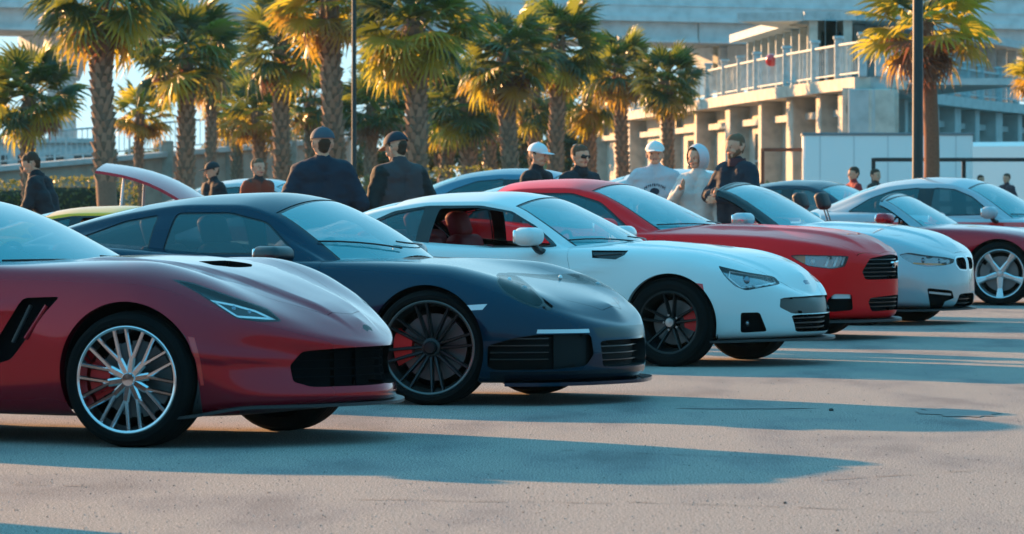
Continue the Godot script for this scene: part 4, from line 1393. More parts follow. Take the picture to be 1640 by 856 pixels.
func red_coupe() -> Dictionary:
	var pt := mat(Color(0.85, 0.001, 0.006), 0.4, 0.0, 0.5, 0.1)
	var crn := corner(19.9)
	return {
		"at": Vector3(2.375, 0, -37.351), "turn": -deg_to_rad(23), "half": 0.945, "belt": 0.9, "label": "bright red coupe with tall black grille and slim headlights", "floor": 0.2, "paint": pt,
		"plan": [[0.95, 0], [0.875, 0.3], [0.795, 0.52], [0.7, 0.7], [0.56, 0.83], [0.32, 0.915], [0.05, 0.945], [-0.6, 0.92], [-1.4, 0.915], [-2.2, 0.945], [-2.72, 0.955], [-3.2, 0.94], [-3.6, 0.87], [-3.78, 0.6], [-3.82, 0.3], [-3.82, 0]],
		"dome": [[[-0.7, 0.48], [0.2, 0.42], [0.85, 0.34]], 0.016], "swage": [{"y": [[-2.6, 0.72], [-1.2, 0.7], [-0.2, 0.72]], "h": 0.012, "s": 0.03}],
		"shoulder": [[-3.82, 0.96], [-2.7, 1.0], [-2.0, 0.94], [-1.2, 0.89], [-0.5, 0.89], [0.0, 0.875], [0.3, 0.845], [0.6, 0.8], [0.85, 0.735], [0.96, 0.7]],
		"bottom": [[-3.82, 0.36], [-3.2, 0.2], [-0.5, 0.18], [0.5, 0.18], [0.96, 0.17]],
		"spine": [[-3.82, 1.0], [-3.4, 1.05], [-2.6, 1.04], [-0.7, 0.97], [-0.25, 0.945], [0.14, 0.93], [0.4, 0.905], [0.66, 0.85], [0.84, 0.785], [0.92, 0.735], [0.96, 0.7]],
		"spine_in": [0.1, 0.15],
		"rows": [[0.0, 0.18, 0.2, 0.2], [0.0, 0.05, 0.03, 0.08], [0.15, 0.02, 0.0, 0.03], [0.45, 0.0, 0.0, 0.0], [0.75, 0.006, 0.0, 0.01], [0.95, 0.015, 0.0, 0.05], [1.0, 0.04, 0.03, 0.1]],
		"crown": 1.7,
		"bumps": [{"z": [[-0.6, 0.36], [0.9, 0.3]], "h": [[-0.6, 0.0], [-0.3, 0.016], [0.5, 0.016], [0.9, 0.0]], "s": 0.07}],
		"axles": [[0.0, 0.345, 0.385, 0.012, 0.94], [-2.72, 0.345, 0.39, 0.02, 0.95]],
		"cabin": {"x0": -0.62, "x1": -3.4, "xa": -1.02, "header": -1.6,
			"top": [[-3.4, 1.05], [-3.1, 1.16], [-2.75, 1.27], [-2.35, 1.345], [-1.95, 1.36], [-1.6, 1.325], [-1.35, 1.25], [-1.1, 1.15], [-0.85, 1.04], [-0.62, 0.93]],
			"cant": [[-3.4, 0.98], [-3.0, 1.1], [-2.6, 1.2], [-2.25, 1.265], [-1.85, 1.275], [-1.55, 1.225], [-1.3, 1.11], [-1.1, 0.985], [-0.9, 0.86], [-0.62, 0.69]],
			"cantz": [[-3.4, 0.5], [-2.6, 0.56], [-1.9, 0.58], [-1.4, 0.64], [-1.1, 0.68], [-0.6, 0.74]],
			"basez": [[-3.4, 0.62], [-2.6, 0.76], [-1.9, 0.8], [-1.1, 0.82], [-0.6, 0.78]],
			"basey": [[-3.4, 0.86], [-0.3, 0.86]], "rear": [-3.25, -2.5, 0.08]},
		"windows": [
			{"name": "door_window", "view": SIDE, "poly": rounded([[-1.16, 0.93], [-1.48, 1.16], [-1.76, 1.235], [-2.15, 1.235], [-2.2, 0.93]], 3, 0.12), "kind": "glass", "mat": M.window, "zmin": 0.2, "rim": 0.02},
			{"name": "quarter_window", "view": SIDE, "poly": rounded([[-2.26, 0.95], [-2.25, 1.225], [-2.6, 1.14], [-2.75, 1.0]], 3, 0.12), "kind": "glass", "mat": M.window, "zmin": 0.2, "rim": 0.012},
			{"name": "window_frame", "view": SIDE, "poly": poly([[-2.1, 0.94], [-2.1, 1.24], [-2.35, 1.22], [-2.35, 0.96]]), "kind": "paint", "mat": M.trim, "zmin": 0.2}],
		"cuts": [
			{"name": "headlight", "view": crn, "poly": rounded([[-0.005, 0.711], [0.062, 0.72], [0.487, 0.709], [0.475, 0.672], [0.451, 0.617], [0.341, 0.599], [0.147, 0.623], [0.05, 0.672]], 2, 0.2), "kind": "lamp", "depth": 0.05, "mat": M.lampgrey, "wall": M.trim, "face": -0.5, "rim": 0.005, "rimmat": M.trim,
				"sub": [sub("turn_lamp", "paint", [[-0.1, 0.8], [0.12, 0.8], [0.12, 0.5], [-0.1, 0.5]], M.amber), spot("projector", 0.185, 0.665, 0.036, M.drl), sub("light_bar", "paint", [[0.28, 0.62], [0.3, 0.62], [0.33, 0.7], [0.31, 0.7]], M.drl), sub("light_bar", "paint", [[0.35, 0.62], [0.37, 0.62], [0.4, 0.7], [0.38, 0.7]], M.drl), sub("light_bar", "paint", [[0.42, 0.63], [0.435, 0.63], [0.46, 0.7], [0.44, 0.7]], M.drl)]},
			{"name": "grille", "view": crn, "poly": rounded([[0.599, 0.574], [0.667, 0.685], [0.838, 0.715], [1.2, 0.72], [1.2, 0.511], [0.63, 0.504]], 2, 0.14), "kind": "recess", "depth": 0.07, "both": true, "zmin": -1.0, "mat": M.black, "wall": M.trim, "face": -0.2, "sub": bars([0.53, 0.565, 0.6, 0.635, 0.67, 0.7], 0.5, 1.3, 0.007, M.trim, 0.015),
				"child": func(o: Node, _sg: float) -> void:
					# the small running-horse badge in the middle of the grille
					var t := Tris.new()
					var hp := poly([[0.075, 0.642], [0.05, 0.655], [0.03, 0.645], [-0.035, 0.648], [-0.075, 0.66], [-0.045, 0.635], [-0.055, 0.605], [-0.04, 0.603], [-0.03, 0.622], [0.012, 0.622], [0.03, 0.6], [0.045, 0.603], [0.034, 0.625], [0.055, 0.638]])
					var ix := Geometry2D.triangulate_polygon(hp)
					for k in range(0, ix.size(), 3):
						t.flat(Vector3(0.955, hp[ix[k]].y, hp[ix[k]].x), Vector3(0.955, hp[ix[k + 1]].y, hp[ix[k + 1]].x), Vector3(0.955, hp[ix[k + 2]].y, hp[ix[k + 2]].x))
					for k in hp.size():
						var a := hp[k]
						var b := hp[(k + 1) % hp.size()]
						t.face(Vector3(0.955, a.y, a.x), Vector3(0.955, b.y, b.x), Vector3(0.93, b.y, b.x), Vector3(0.93, a.y, a.x))
					obj("badge", t, M.chrome, o)},
			{"name": "fog_pocket", "view": crn, "poly": rounded([[0.305, 0.344], [0.365, 0.393], [0.51, 0.387], [0.523, 0.254], [0.329, 0.241], [0.299, 0.278]], 2, 0.15), "kind": "recess", "depth": 0.05, "mat": M.black, "face": -0.3, "zmin": 0.3, "sub": [{"name": "fog_lamp", "kind": "paint", "poly": poly([[0.34, 0.352], [0.5, 0.352], [0.5, 0.392], [0.34, 0.392]]), "mat": M.clearlens, "raise": 0.03}]},
			{"name": "lower_grille", "view": crn, "poly": rounded([[0.654, 0.318], [0.672, 0.354], [0.917, 0.375], [1.2, 0.37], [1.2, 0.26], [0.69, 0.236], [0.672, 0.262]], 2, 0.15), "kind": "recess", "depth": 0.06, "both": true, "zmin": -1.0, "mat": M.black, "face": -0.2,
				"sub": bars([0.275, 0.31, 0.345], 0.5, 1.3, 0.007, M.trim, 0.02)},
			{"name": "hood", "view": TOP, "poly": poly([[-0.66, -0.3], [-0.66, 0.3], [-0.85, 0.66], [-0.4, 0.76], [0.4, 0.72], [0.78, 0.55], [0.87, 0.2], [0.88, -0.3]]), "kind": "panel", "both": true, "zmin": -1.0, "face": 0.2},
			{"name": "door", "view": SIDE, "poly": poly([[-0.8, 0.28], [-0.82, 0.6], [-0.88, 0.8], [-0.94, 1.1], [-2.2, 1.1], [-2.28, 0.6], [-2.1, 0.28]]), "kind": "panel", "zmin": 0.5, "child": handle_at(-2.05, 0.78, 0.92, pt)}],
		"wheel": {"r": 0.345, "rim": 0.25, "width": 0.255, "style": "grey", "kind": "single", "n": 10, "mat": M.darkwheel, "lip": M.darkwheel, "caliper": M.disc, "dish": 0.05},
		"lip": [0.15, 0.3, 0.03, 0.2, 0.02, 0.0], "mirror": [Vector3(-1.3, 0.95, 0.99), Vector3(0.09, 0.07, 0.1)], "dash_x": -1.2, "seat_x": -1.95, "rear_seat": true,
	}

func silver_convertible() -> Dictionary:
	var pt := flake(Color(0.34, 0.42, 0.45), 0.5)
	var crn := corner(18.5)
	return {
		"at": Vector3(3.559, 0, -41.514), "turn": -deg_to_rad(23), "half": 0.93, "belt": 0.92, "label": "pale silver convertible with roof down and twin kidney grille", "floor": 0.2, "paint": pt, "open": true, "roofmat": M.trim,
		"plan": [[0.82, 0], [0.785, 0.28], [0.72, 0.5], [0.62, 0.7], [0.46, 0.84], [0.25, 0.91], [0, 0.93], [-0.6, 0.9], [-1.5, 0.9], [-2.4, 0.93], [-2.81, 0.935], [-3.3, 0.9], [-3.65, 0.78], [-3.8, 0.5], [-3.83, 0.25], [-3.83, 0]],
		"dome": [[[-0.7, 0.42], [0.2, 0.36], [0.72, 0.24]], 0.016], "swage": [{"y": [[-2.6, 0.72], [-1.2, 0.68], [-0.2, 0.66]], "h": 0.012, "s": 0.03}],
		"shoulder": [[-3.83, 0.95], [-2.8, 0.97], [-2.0, 0.93], [-1.0, 0.89], [-0.3, 0.875], [0.1, 0.85], [0.35, 0.81], [0.6, 0.735], [0.75, 0.68], [0.82, 0.65]],
		"bottom": [[-3.83, 0.34], [-3.3, 0.2], [-0.5, 0.17], [0.4, 0.17], [0.82, 0.15]],
		"spine": [[-3.83, 1.0], [-2.6, 1.02], [-0.7, 0.96], [-0.3, 0.945], [0.05, 0.925], [0.3, 0.885], [0.5, 0.83], [0.66, 0.76], [0.76, 0.7], [0.82, 0.65]],
		"spine_in": [0.1, 0.15],
		"rows": [[0.0, 0.18, 0.2, 0.2], [0.0, 0.05, 0.02, 0.08], [0.15, 0.02, 0.0, 0.03], [0.45, 0.0, 0.0, 0.0], [0.75, 0.012, 0.01, 0.01], [0.93, 0.03, 0.02, 0.05], [1.0, 0.07, 0.06, 0.1]],
		"axles": [[0.0, 0.335, 0.375, 0.012, 0.925], [-2.81, 0.335, 0.38, 0.02, 0.93]],
		"cabin": {"x0": -0.56, "x1": -3.3, "xa": -0.95, "header": -1.45, "tailgap": 0.55,
			"top": [[-3.3, 1.0], [-3.0, 1.1], [-2.4, 1.3], [-1.8, 1.35], [-1.5, 1.335], [-1.3, 1.3], [-1.05, 1.19], [-0.75, 1.02], [-0.56, 0.91]],
			"cant": [[-3.3, 0.9], [-2.4, 1.2], [-1.6, 1.28], [-1.42, 1.24], [-1.2, 1.13], [-1.0, 1.0], [-0.8, 0.86], [-0.56, 0.7]],
			"cantz": [[-3.3, 0.55], [-1.5, 0.6], [-1.1, 0.66], [-0.55, 0.74]], "basez": [[-3.3, 0.66], [-1.5, 0.78], [-0.55, 0.78]], "basey": [[-3.4, 0.86], [-0.3, 0.86]]},
		"cuts": [
			{"name": "headlight", "view": crn, "poly": rounded([[0.107, 0.662], [0.202, 0.683], [0.364, 0.655], [0.54, 0.636], [0.635, 0.615], [0.621, 0.575], [0.5, 0.554], [0.365, 0.547], [0.243, 0.574], [0.162, 0.615]], 2, 0.25), "kind": "lamp", "depth": 0.05, "mat": M.lampgrey, "wall": M.satin, "face": -0.5,
				"sub": [spot("projector", 0.33, 0.605, 0.036, M.projector), spot("projector", 0.48, 0.597, 0.03, M.projector), sub("light_bar", "paint", [[0.24, 0.572], [0.6, 0.556], [0.61, 0.57], [0.24, 0.588]], M.amber)]},  # the amber bar is a warm reflection painted into the lamp
			{"name": "kidney_grille", "view": FRONT, "poly": rounded([[0.025, 0.5], [0.2, 0.51], [0.27, 0.56], [0.27, 0.615], [0.22, 0.64], [0.025, 0.645]], 2, 0.2), "kind": "recess", "depth": 0.05, "mat": M.black, "wall": M.trim, "zmin": 0.0, "rim": 0.012, "rimmat": M.chrome,
				"sub": [sub("slat", "paint", [[0.06, 0.45], [0.07, 0.45], [0.07, 0.7], [0.06, 0.7]], M.trim), sub("slat", "paint", [[0.1, 0.45], [0.11, 0.45], [0.11, 0.7], [0.1, 0.7]], M.trim), sub("slat", "paint", [[0.14, 0.45], [0.15, 0.45], [0.15, 0.7], [0.14, 0.7]], M.trim), sub("slat", "paint", [[0.18, 0.45], [0.19, 0.45], [0.19, 0.7], [0.18, 0.7]], M.trim)]},
			{"name": "side_intake", "view": crn, "poly": rounded([[0.372, 0.352], [0.608, 0.323], [0.629, 0.249], [0.541, 0.221], [0.514, 0.16], [0.406, 0.15], [0.392, 0.235]], 2, 0.15), "kind": "recess", "depth": 0.06, "mat": M.black, "face": -0.3, "zmin": 0.2,
				"sub": [{"name": "intake_blade", "kind": "paint", "poly": poly([[0.39, 0.32], [0.6, 0.295], [0.6, 0.275], [0.39, 0.3]]), "mat": pt, "raise": 0.05}]},
			{"name": "centre_intake", "view": FRONT, "poly": rounded([[-0.5, 0.165], [0.3, 0.165], [0.22, 0.29], [-0.5, 0.3]], 2, 0.12), "kind": "recess", "depth": 0.06, "both": true, "zmin": -1.0, "mat": M.black,
				"sub": bars([0.195, 0.235], -0.5, 0.5, 0.007, M.trim, 0.03)},
			{"name": "hood", "view": TOP, "poly": poly([[-0.6, -0.3], [-0.6, 0.3], [-0.78, 0.64], [-0.3, 0.74], [0.3, 0.68], [0.6, 0.5], [0.73, 0.2], [0.74, -0.3]]), "kind": "panel", "both": true, "zmin": -1.0, "face": 0.2},
			{"name": "door", "view": SIDE, "poly": poly([[-0.76, 0.28], [-0.78, 0.6], [-0.84, 0.8], [-0.9, 1.1], [-2.1, 1.1], [-2.16, 0.6], [-2.0, 0.28]]), "kind": "panel", "zmin": 0.5, "child": handle_at(-1.95, 0.78, 0.905, pt)}],
		"wheel": {"r": 0.335, "rim": 0.25, "width": 0.255, "style": "grey", "kind": "single", "n": 10, "mat": M.darkwheel, "lip": M.darkwheel, "caliper": M.disc, "dish": 0.05},
		"lip": [0.135, 0.3, 0.02, 0.2, 0.015, 0.0], "mirror": [Vector3(-1.09, 0.985, 0.98), Vector3(0.09, 0.065, 0.11)], "dash_x": -1.15, "seat_x": -1.85, "rear_seat": true, "seatmat": M.seat,
	}

func red_roadster() -> Dictionary:
	var pt := flake(Color(0.4, 0.001, 0.012), 0.5)
	return {
		"at": Vector3(5.693, 0, -48.817), "turn": -deg_to_rad(23), "half": 0.92, "belt": 0.86, "label": "dark red open roadster with silver five-spoke wheels", "floor": 0.2, "paint": pt, "open": true, "roofmat": M.lampgrey,
		"plan": [[0.92, 0], [0.9, 0.3], [0.83, 0.55], [0.7, 0.74], [0.5, 0.86], [0.25, 0.91], [0, 0.92], [-0.6, 0.89], [-1.5, 0.89], [-2.2, 0.92], [-2.5, 0.92], [-2.9, 0.88], [-3.2, 0.76], [-3.32, 0.5], [-3.35, 0.25], [-3.35, 0]],
		"swage": [{"y": [[-2.2, 0.62], [-1.2, 0.58], [-0.3, 0.6]], "h": 0.012, "s": 0.03}],
		"shoulder": [[-3.35, 0.84], [-2.6, 0.9], [-2.0, 0.87], [-1.0, 0.85], [-0.3, 0.83], [0.1, 0.79], [0.35, 0.74], [0.6, 0.66], [0.8, 0.58], [0.92, 0.52]],
		"bottom": [[-3.35, 0.34], [-2.9, 0.2], [-0.5, 0.17], [0.4, 0.17], [0.92, 0.18]],
		"spine": [[-3.35, 0.88], [-2.6, 0.92], [-0.8, 0.9], [-0.5, 0.885], [-0.2, 0.86], [0.2, 0.805], [0.5, 0.73], [0.75, 0.63], [0.86, 0.57], [0.92, 0.52]],
		"spine_in": [0.1, 0.15],
		"rows": [[0.0, 0.18, 0.2, 0.2], [0.0, 0.05, 0.02, 0.08], [0.15, 0.02, 0.0, 0.03], [0.45, 0.0, 0.0, 0.0], [0.75, 0.012, 0.02, 0.01], [0.93, 0.03, 0.05, 0.05], [1.0, 0.08, 0.1, 0.1]],
		"bumps": [{"z": [[-0.6, 0.68], [0.8, 0.6]], "h": [[-0.7, 0.0], [-0.1, 0.02], [0.2, 0.03], [0.6, 0.01], [0.8, 0.0]], "s": 0.14}],
		"axles": [[0.0, 0.345, 0.39, 0.012, 0.915], [-2.5, 0.345, 0.39, 0.02, 0.92]],
		"cabin": {"x0": -0.72, "x1": -2.9, "xa": -1.02, "header": -1.42, "tailgap": 0.7,
			"top": [[-2.9, 0.95], [-2.5, 1.1], [-1.6, 1.25], [-1.36, 1.21], [-1.18, 1.125], [-0.9, 0.975], [-0.72, 0.87]],
			"cant": [[-2.9, 0.9], [-2.5, 1.0], [-1.6, 1.19], [-1.4, 1.13], [-1.2, 1.01], [-1.0, 0.87], [-0.72, 0.66]],
			"cantz": [[-3.3, 0.55], [-1.5, 0.58], [-1.1, 0.64], [-0.7, 0.72]], "basez": [[-3.3, 0.66], [-1.5, 0.77], [-0.7, 0.76]], "basey": [[-3.4, 0.8], [-0.3, 0.8]]},
		"cuts": [
			{"name": "headlight", "view": corner(30), "poly": rounded([[0.05, 0.7], [0.3, 0.66], [0.34, 0.58], [0.16, 0.57]], 3, 0.3), "kind": "lamp", "depth": 0.05, "mat": M.lampgrey, "wall": M.satin, "face": -0.5, "sub": [spot("projector", 0.2, 0.63, 0.04, M.chrome)]},
			{"name": "side_marker", "view": SIDE, "poly": poly([[0.44, 0.6], [0.56, 0.58], [0.55, 0.55], [0.43, 0.57]]), "kind": "paint", "mat": M.amber, "zmin": 0.4, "face": -0.5},
			{"name": "grille", "view": FRONT, "poly": rounded([[-0.5, 0.25], [0.5, 0.25], [0.45, 0.4], [-0.5, 0.4]], 2, 0.15), "kind": "recess", "depth": 0.06, "both": true, "zmin": -1.0, "mat": M.black,
				"sub": bars([0.29, 0.33, 0.37], -0.5, 0.6, 0.008, M.trim, 0.03)},
			{"name": "hood", "view": TOP, "poly": poly([[-0.74, -0.3], [-0.74, 0.3], [-0.9, 0.62], [-0.3, 0.72], [0.3, 0.6], [0.66, 0.4], [0.78, 0.2], [0.79, -0.3]]), "kind": "panel", "both": true, "zmin": -1.0, "face": 0.2},
			{"name": "door", "view": SIDE, "poly": poly([[-0.8, 0.28], [-0.82, 0.6], [-0.88, 0.8], [-0.94, 1.1], [-2.0, 1.1], [-2.08, 0.6], [-1.9, 0.28]]), "kind": "panel", "zmin": 0.5, "child": handle_at(-1.9, 0.72, 0.89, pt)}],
		"wheel": {"r": 0.35, "rim": 0.268, "width": 0.255, "style": "fivespoke", "kind": "fat", "n": 5, "mat": mat(Color(0.55, 0.56, 0.58), 0.25, 0.9), "lip": mat(Color(0.5, 0.51, 0.53), 0.25, 0.9), "caliper": M.disc, "dish": 0.04, "phase": 0.75, "steer": 0.18},
		"mirror": [Vector3(-1.28, 0.95, 0.98), Vector3(0.09, 0.065, 0.11)], "dash_x": -1.3, "seat_x": -2.0, "high": 0.16,
	}

func plain_car(paint: Material, at: Vector3, turn: float, label: String, group := "parked cars behind the row", sedan := true) -> Dictionary:
	var pt := paint
	var w := [
		{"name": "front_window", "view": SIDE, "poly": rounded([[-1.1, 0.97], [-1.42, 1.2], [-1.65, 1.29], [-1.93, 1.31], [-1.95, 0.95]], 3, 0.12), "kind": "glass", "mat": M.window, "zmin": 0.2, "rim": 0.015},
		{"name": "rear_side_window", "view": SIDE, "poly": rounded([[-2.12, 0.96], [-2.1, 1.31], [-2.45, 1.28], [-2.75, 1.18], [-3.05, 1.0]], 3, 0.12), "kind": "glass", "mat": M.window, "zmin": 0.2, "rim": 0.015},
		{"name": "window_frame", "view": SIDE, "poly": poly([[-1.9, 0.96], [-1.9, 1.3], [-2.16, 1.3], [-2.16, 0.97]]), "kind": "paint", "mat": M.trim, "zmin": 0.2}]
	return {
		"at": at, "turn": turn, "half": 0.91, "belt": 0.93, "label": label, "group": group, "floor": 0.22, "paint": pt,
		"plan": [[0.86, 0], [0.85, 0.3], [0.8, 0.55], [0.68, 0.74], [0.48, 0.85], [0.25, 0.9], [0, 0.91], [-0.6, 0.89], [-1.5, 0.89], [-2.3, 0.91], [-2.76, 0.915], [-3.2, 0.89], [-3.6, 0.78], [-3.78, 0.5], [-3.82, 0.25], [-3.82, 0]],
		"swage": [{"y": [[-3.2, 0.76], [-1.2, 0.74], [-0.2, 0.72]], "h": 0.01, "s": 0.03}],
		"shoulder": [[-3.82, 0.96], [-2.8, 0.98], [-2.0, 0.95], [-1.0, 0.91], [-0.3, 0.89], [0.1, 0.86], [0.4, 0.81], [0.65, 0.74], [0.8, 0.69], [0.86, 0.66]],
		"bottom": [[-3.82, 0.36], [-3.3, 0.22], [-0.5, 0.19], [0.4, 0.19], [0.86, 0.2]],
		"spine": [[-3.82, 1.02], [-3.4, 1.07], [-2.6, 1.06], [-0.7, 0.98], [-0.3, 0.95], [0.05, 0.92], [0.3, 0.88], [0.55, 0.82], [0.7, 0.75], [0.8, 0.7], [0.86, 0.66]],
		"spine_in": [0.1, 0.15],
		"rows": [[0.0, 0.18, 0.2, 0.2], [0.0, 0.05, 0.02, 0.08], [0.15, 0.02, 0.0, 0.03], [0.45, 0.0, 0.0, 0.0], [0.75, 0.012, 0.015, 0.01], [0.93, 0.035, 0.04, 0.05], [1.0, 0.08, 0.08, 0.1]],
		"axles": [[0.0, 0.325, 0.365, 0.012, 0.9], [-2.76, 0.325, 0.365, 0.012, 0.905]],
		"cabin": {"x0": -0.6, "x1": -3.55, "xa": -0.98, "header": -1.5,
			"top": [[-3.6, 1.03], [-3.3, 1.16], [-2.95, 1.31], [-2.55, 1.4], [-2.1, 1.44], [-1.75, 1.43], [-1.45, 1.37], [-1.15, 1.24], [-0.85, 1.06], [-0.6, 0.92]],
			"cant": [[-3.6, 0.97], [-3.2, 1.1], [-2.85, 1.24], [-2.5, 1.325], [-2.1, 1.355], [-1.75, 1.345], [-1.45, 1.26], [-1.2, 1.11], [-0.98, 0.95], [-0.6, 0.7]],
			"cantz": [[-3.6, 0.5], [-2.8, 0.56], [-2.0, 0.58], [-1.4, 0.64], [-1.1, 0.68], [-0.6, 0.74]],
			"basez": [[-3.6, 0.64], [-2.8, 0.78], [-2.0, 0.81], [-1.1, 0.81], [-0.6, 0.78]], "basey": [[-3.7, 0.88], [-0.3, 0.88]], "rear": [-3.4, -2.75, 0.08]},
		"windows": w,
		"cuts": [
			{"name": "headlight", "view": corner(30), "poly": rounded([[0.1, 0.72], [0.35, 0.7], [0.4, 0.62], [0.18, 0.6]], 3, 0.25), "kind": "lamp", "depth": 0.05, "mat": M.lampgrey, "wall": M.satin, "face": -0.5},
			{"name": "tail_light", "view": REAR, "poly": rounded([[0.5, 0.72], [0.95, 0.74], [0.95, 0.88], [0.52, 0.88]], 3, 0.2), "kind": "paint", "mat": M.redlens, "face": -0.1, "zmin": 0.3},
			{"name": "grille", "view": FRONT, "poly": rounded([[-0.5, 0.45], [0.36, 0.45], [0.42, 0.62], [-0.5, 0.62]], 2, 0.15), "kind": "recess", "depth": 0.05, "both": true, "zmin": -1.0, "mat": M.black},
			{"name": "hood", "view": TOP, "poly": poly([[-0.66, -0.3], [-0.66, 0.3], [-0.85, 0.66], [-0.4, 0.74], [0.4, 0.66], [0.7, 0.5], [0.78, 0.2], [0.79, -0.3]]), "kind": "panel", "both": true, "zmin": -1.0, "face": 0.2},
			{"name": "front_door", "view": SIDE, "poly": poly([[-0.8, 0.28], [-0.82, 0.6], [-0.88, 0.8], [-0.94, 1.1], [-2.02, 1.1], [-2.05, 0.6], [-2.03, 0.28]]), "kind": "panel", "zmin": 0.5, "child": handle_at(-1.85, 0.8, 0.895, pt)},
			{"name": "rear_door", "view": SIDE, "poly": poly([[-2.035, 0.28], [-2.055, 0.6], [-2.025, 1.1], [-2.9, 1.1], [-2.75, 0.74], [-2.4, 0.5], [-2.32, 0.28]]), "kind": "panel", "zmin": 0.5, "child": handle_at(-2.65, 0.82, 0.905, pt)}],
		"wheel": {"r": 0.325, "rim": 0.235, "width": 0.225, "style": "plain", "kind": "single", "n": 8, "mat": M.disc, "lip": M.disc, "caliper": M.disc, "dish": 0.04},
		"mirror": [Vector3(-1.1, 1.0, 0.99), Vector3(0.09, 0.075, 0.11)], "dash_x": -1.2, "seat_x": -1.95, "rear_seat": true, "high": 0.08,
	}

# ---------------------------------------------------------------- people
# one smooth skin over tapered bones: each bone [a, b, ra, rb, colour number, depth factor]
func nets(bones: Array, cell: float, k: float, colours: Array, wrinkle := 0.0) -> Tris:
	var lo := Vector3(1e9, 1e9, 1e9)
	var hi := -lo
	for b in bones:
		var r: float = maxf(b[2], b[3]) + cell * 3.0 + wrinkle
		lo = lo.min(b[0] - Vector3.ONE * r).min(b[1] - Vector3.ONE * r)
		hi = hi.max(b[0] + Vector3.ONE * r).max(b[1] + Vector3.ONE * r)
	var n := Vector3i(((hi - lo) / cell).ceil()) + Vector3i.ONE
	var F := PackedFloat32Array()
	F.resize(n.x * n.y * n.z)
	F.fill(1.0)
	var D := F.duplicate()
	var W := PackedByteArray()
	W.resize(F.size())
	for b in bones:
		var A: Vector3 = b[0]; var B: Vector3 = b[1]
		var ra: float = b[2]; var rb: float = b[3]
		var f: float = b[5] if b.size() > 5 else 1.0
		var m := maxf(ra, rb) + k + cell * 2.0
		var i0 := Vector3i(((A.min(B) - Vector3.ONE * m - lo) / cell).floor()).clamp(Vector3i.ZERO, n - Vector3i.ONE)
		var i1 := Vector3i(((A.max(B) + Vector3.ONE * m - lo) / cell).ceil()).clamp(Vector3i.ZERO, n - Vector3i.ONE)
		var ab := B - A
		ab.z /= f
		var l2 := maxf(ab.length_squared(), 1e-9)
		for z in range(i0.z, i1.z + 1):
			for y in range(i0.y, i1.y + 1):
				var at := (z * n.y + y) * n.x
				for x in range(i0.x, i1.x + 1):
					var p := lo + Vector3(x, y, z) * cell - A
					p.z /= f
					var t := clampf(p.dot(ab) / l2, 0.0, 1.0)
					var d := (p - ab * t).length() - lerpf(ra, rb, t)
					var o := F[at + x]
					if d < D[at + x]:
						D[at + x] = d
						W[at + x] = b[4]
					var h := clampf(0.5 + 0.5 * (o - d) / k, 0.0, 1.0)
					F[at + x] = lerpf(o, d, h) - k * h * (1.0 - h)
	if wrinkle > 0.0:
		var nz := noise(7.0, 2, 5)
		for z in n.z:
			for y in n.y:
				for x in n.x:
					var i := (z * n.y + y) * n.x + x
					if absf(F[i]) < 0.04:
						var p := lo + Vector3(x, y, z) * cell
						F[i] += wrinkle * nz.get_noise_3d(p.x, p.y * 1.6, p.z)
	var V := {}
	var t := Tris.new()
	var off := [0, 1, n.x, n.x + 1, n.x * n.y, n.x * n.y + 1, n.x * n.y + n.x, n.x * n.y + n.x + 1]
	var vert := func(c: int, x: int, y: int, z: int) -> Array:
		if V.has(c):
			return V[c]
		var sum := Vector3.ZERO
		var cnt := 0
		for e in [[0, 1], [2, 3], [4, 5], [6, 7], [0, 2], [1, 3], [4, 6], [5, 7], [0, 4], [1, 5], [2, 6], [3, 7]]:
			var a := F[c + off[e[0]]]
			var b := F[c + off[e[1]]]
			if (a < 0.0) != (b < 0.0):
				var s := a / (a - b)
				var p0 := Vector3(e[0] & 1, (e[0] >> 1) & 1, e[0] >> 2)
				var p1 := Vector3(e[1] & 1, (e[1] >> 1) & 1, e[1] >> 2)
				sum += p0.lerp(p1, s)
				cnt += 1
		var q := sum / maxf(cnt, 1)
		var g := Vector3(
			F[c + off[1]] + F[c + off[3]] + F[c + off[5]] + F[c + off[7]] - F[c] - F[c + off[2]] - F[c + off[4]] - F[c + off[6]],
			F[c + off[2]] + F[c + off[3]] + F[c + off[6]] + F[c + off[7]] - F[c] - F[c + off[1]] - F[c + off[4]] - F[c + off[5]],
			F[c + off[4]] + F[c + off[5]] + F[c + off[6]] + F[c + off[7]] - F[c] - F[c + off[1]] - F[c + off[2]] - F[c + off[3]]).normalized()
		var r := [lo + (Vector3(x, y, z) + q) * cell, g, colours[W[c]]]
		V[c] = r
		return r
	for z in range(1, n.z - 1):
		for y in range(1, n.y - 1):
			for x in range(1, n.x - 1):
				var i := (z * n.y + y) * n.x + x
				var s := F[i] < 0.0
				for ax in 3:
					var st: int = [1, n.x, n.x * n.y][ax]
					if (F[i + st] < 0.0) == s:
						continue
					var u: int = [n.x, n.x * n.y, 1][ax]
					var w: int = [n.x * n.y, 1, n.x][ax]
					var du: Vector3i = [Vector3i(0, 1, 0), Vector3i(0, 0, 1), Vector3i(1, 0, 0)][ax]
					var dw: Vector3i = [Vector3i(0, 0, 1), Vector3i(1, 0, 0), Vector3i(0, 1, 0)][ax]
					var q0: Array = vert.call(i, x, y, z)
					var q1: Array = vert.call(i - u, x - du.x, y - du.y, z - du.z)
					var q2: Array = vert.call(i - u - w, x - du.x - dw.x, y - du.y - dw.y, z - du.z - dw.z)
					var q3: Array = vert.call(i - w, x - dw.x, y - dw.y, z - dw.z)
					t.tri(q0[0], q1[0], q2[0], q0[1], q1[1], q2[1])
					t.tri(q0[0], q2[0], q3[0], q0[1], q2[1], q3[1])
					for e in [q0, q1, q2, q0, q2, q3]:
						t.C.push_back(e[2])
	return t

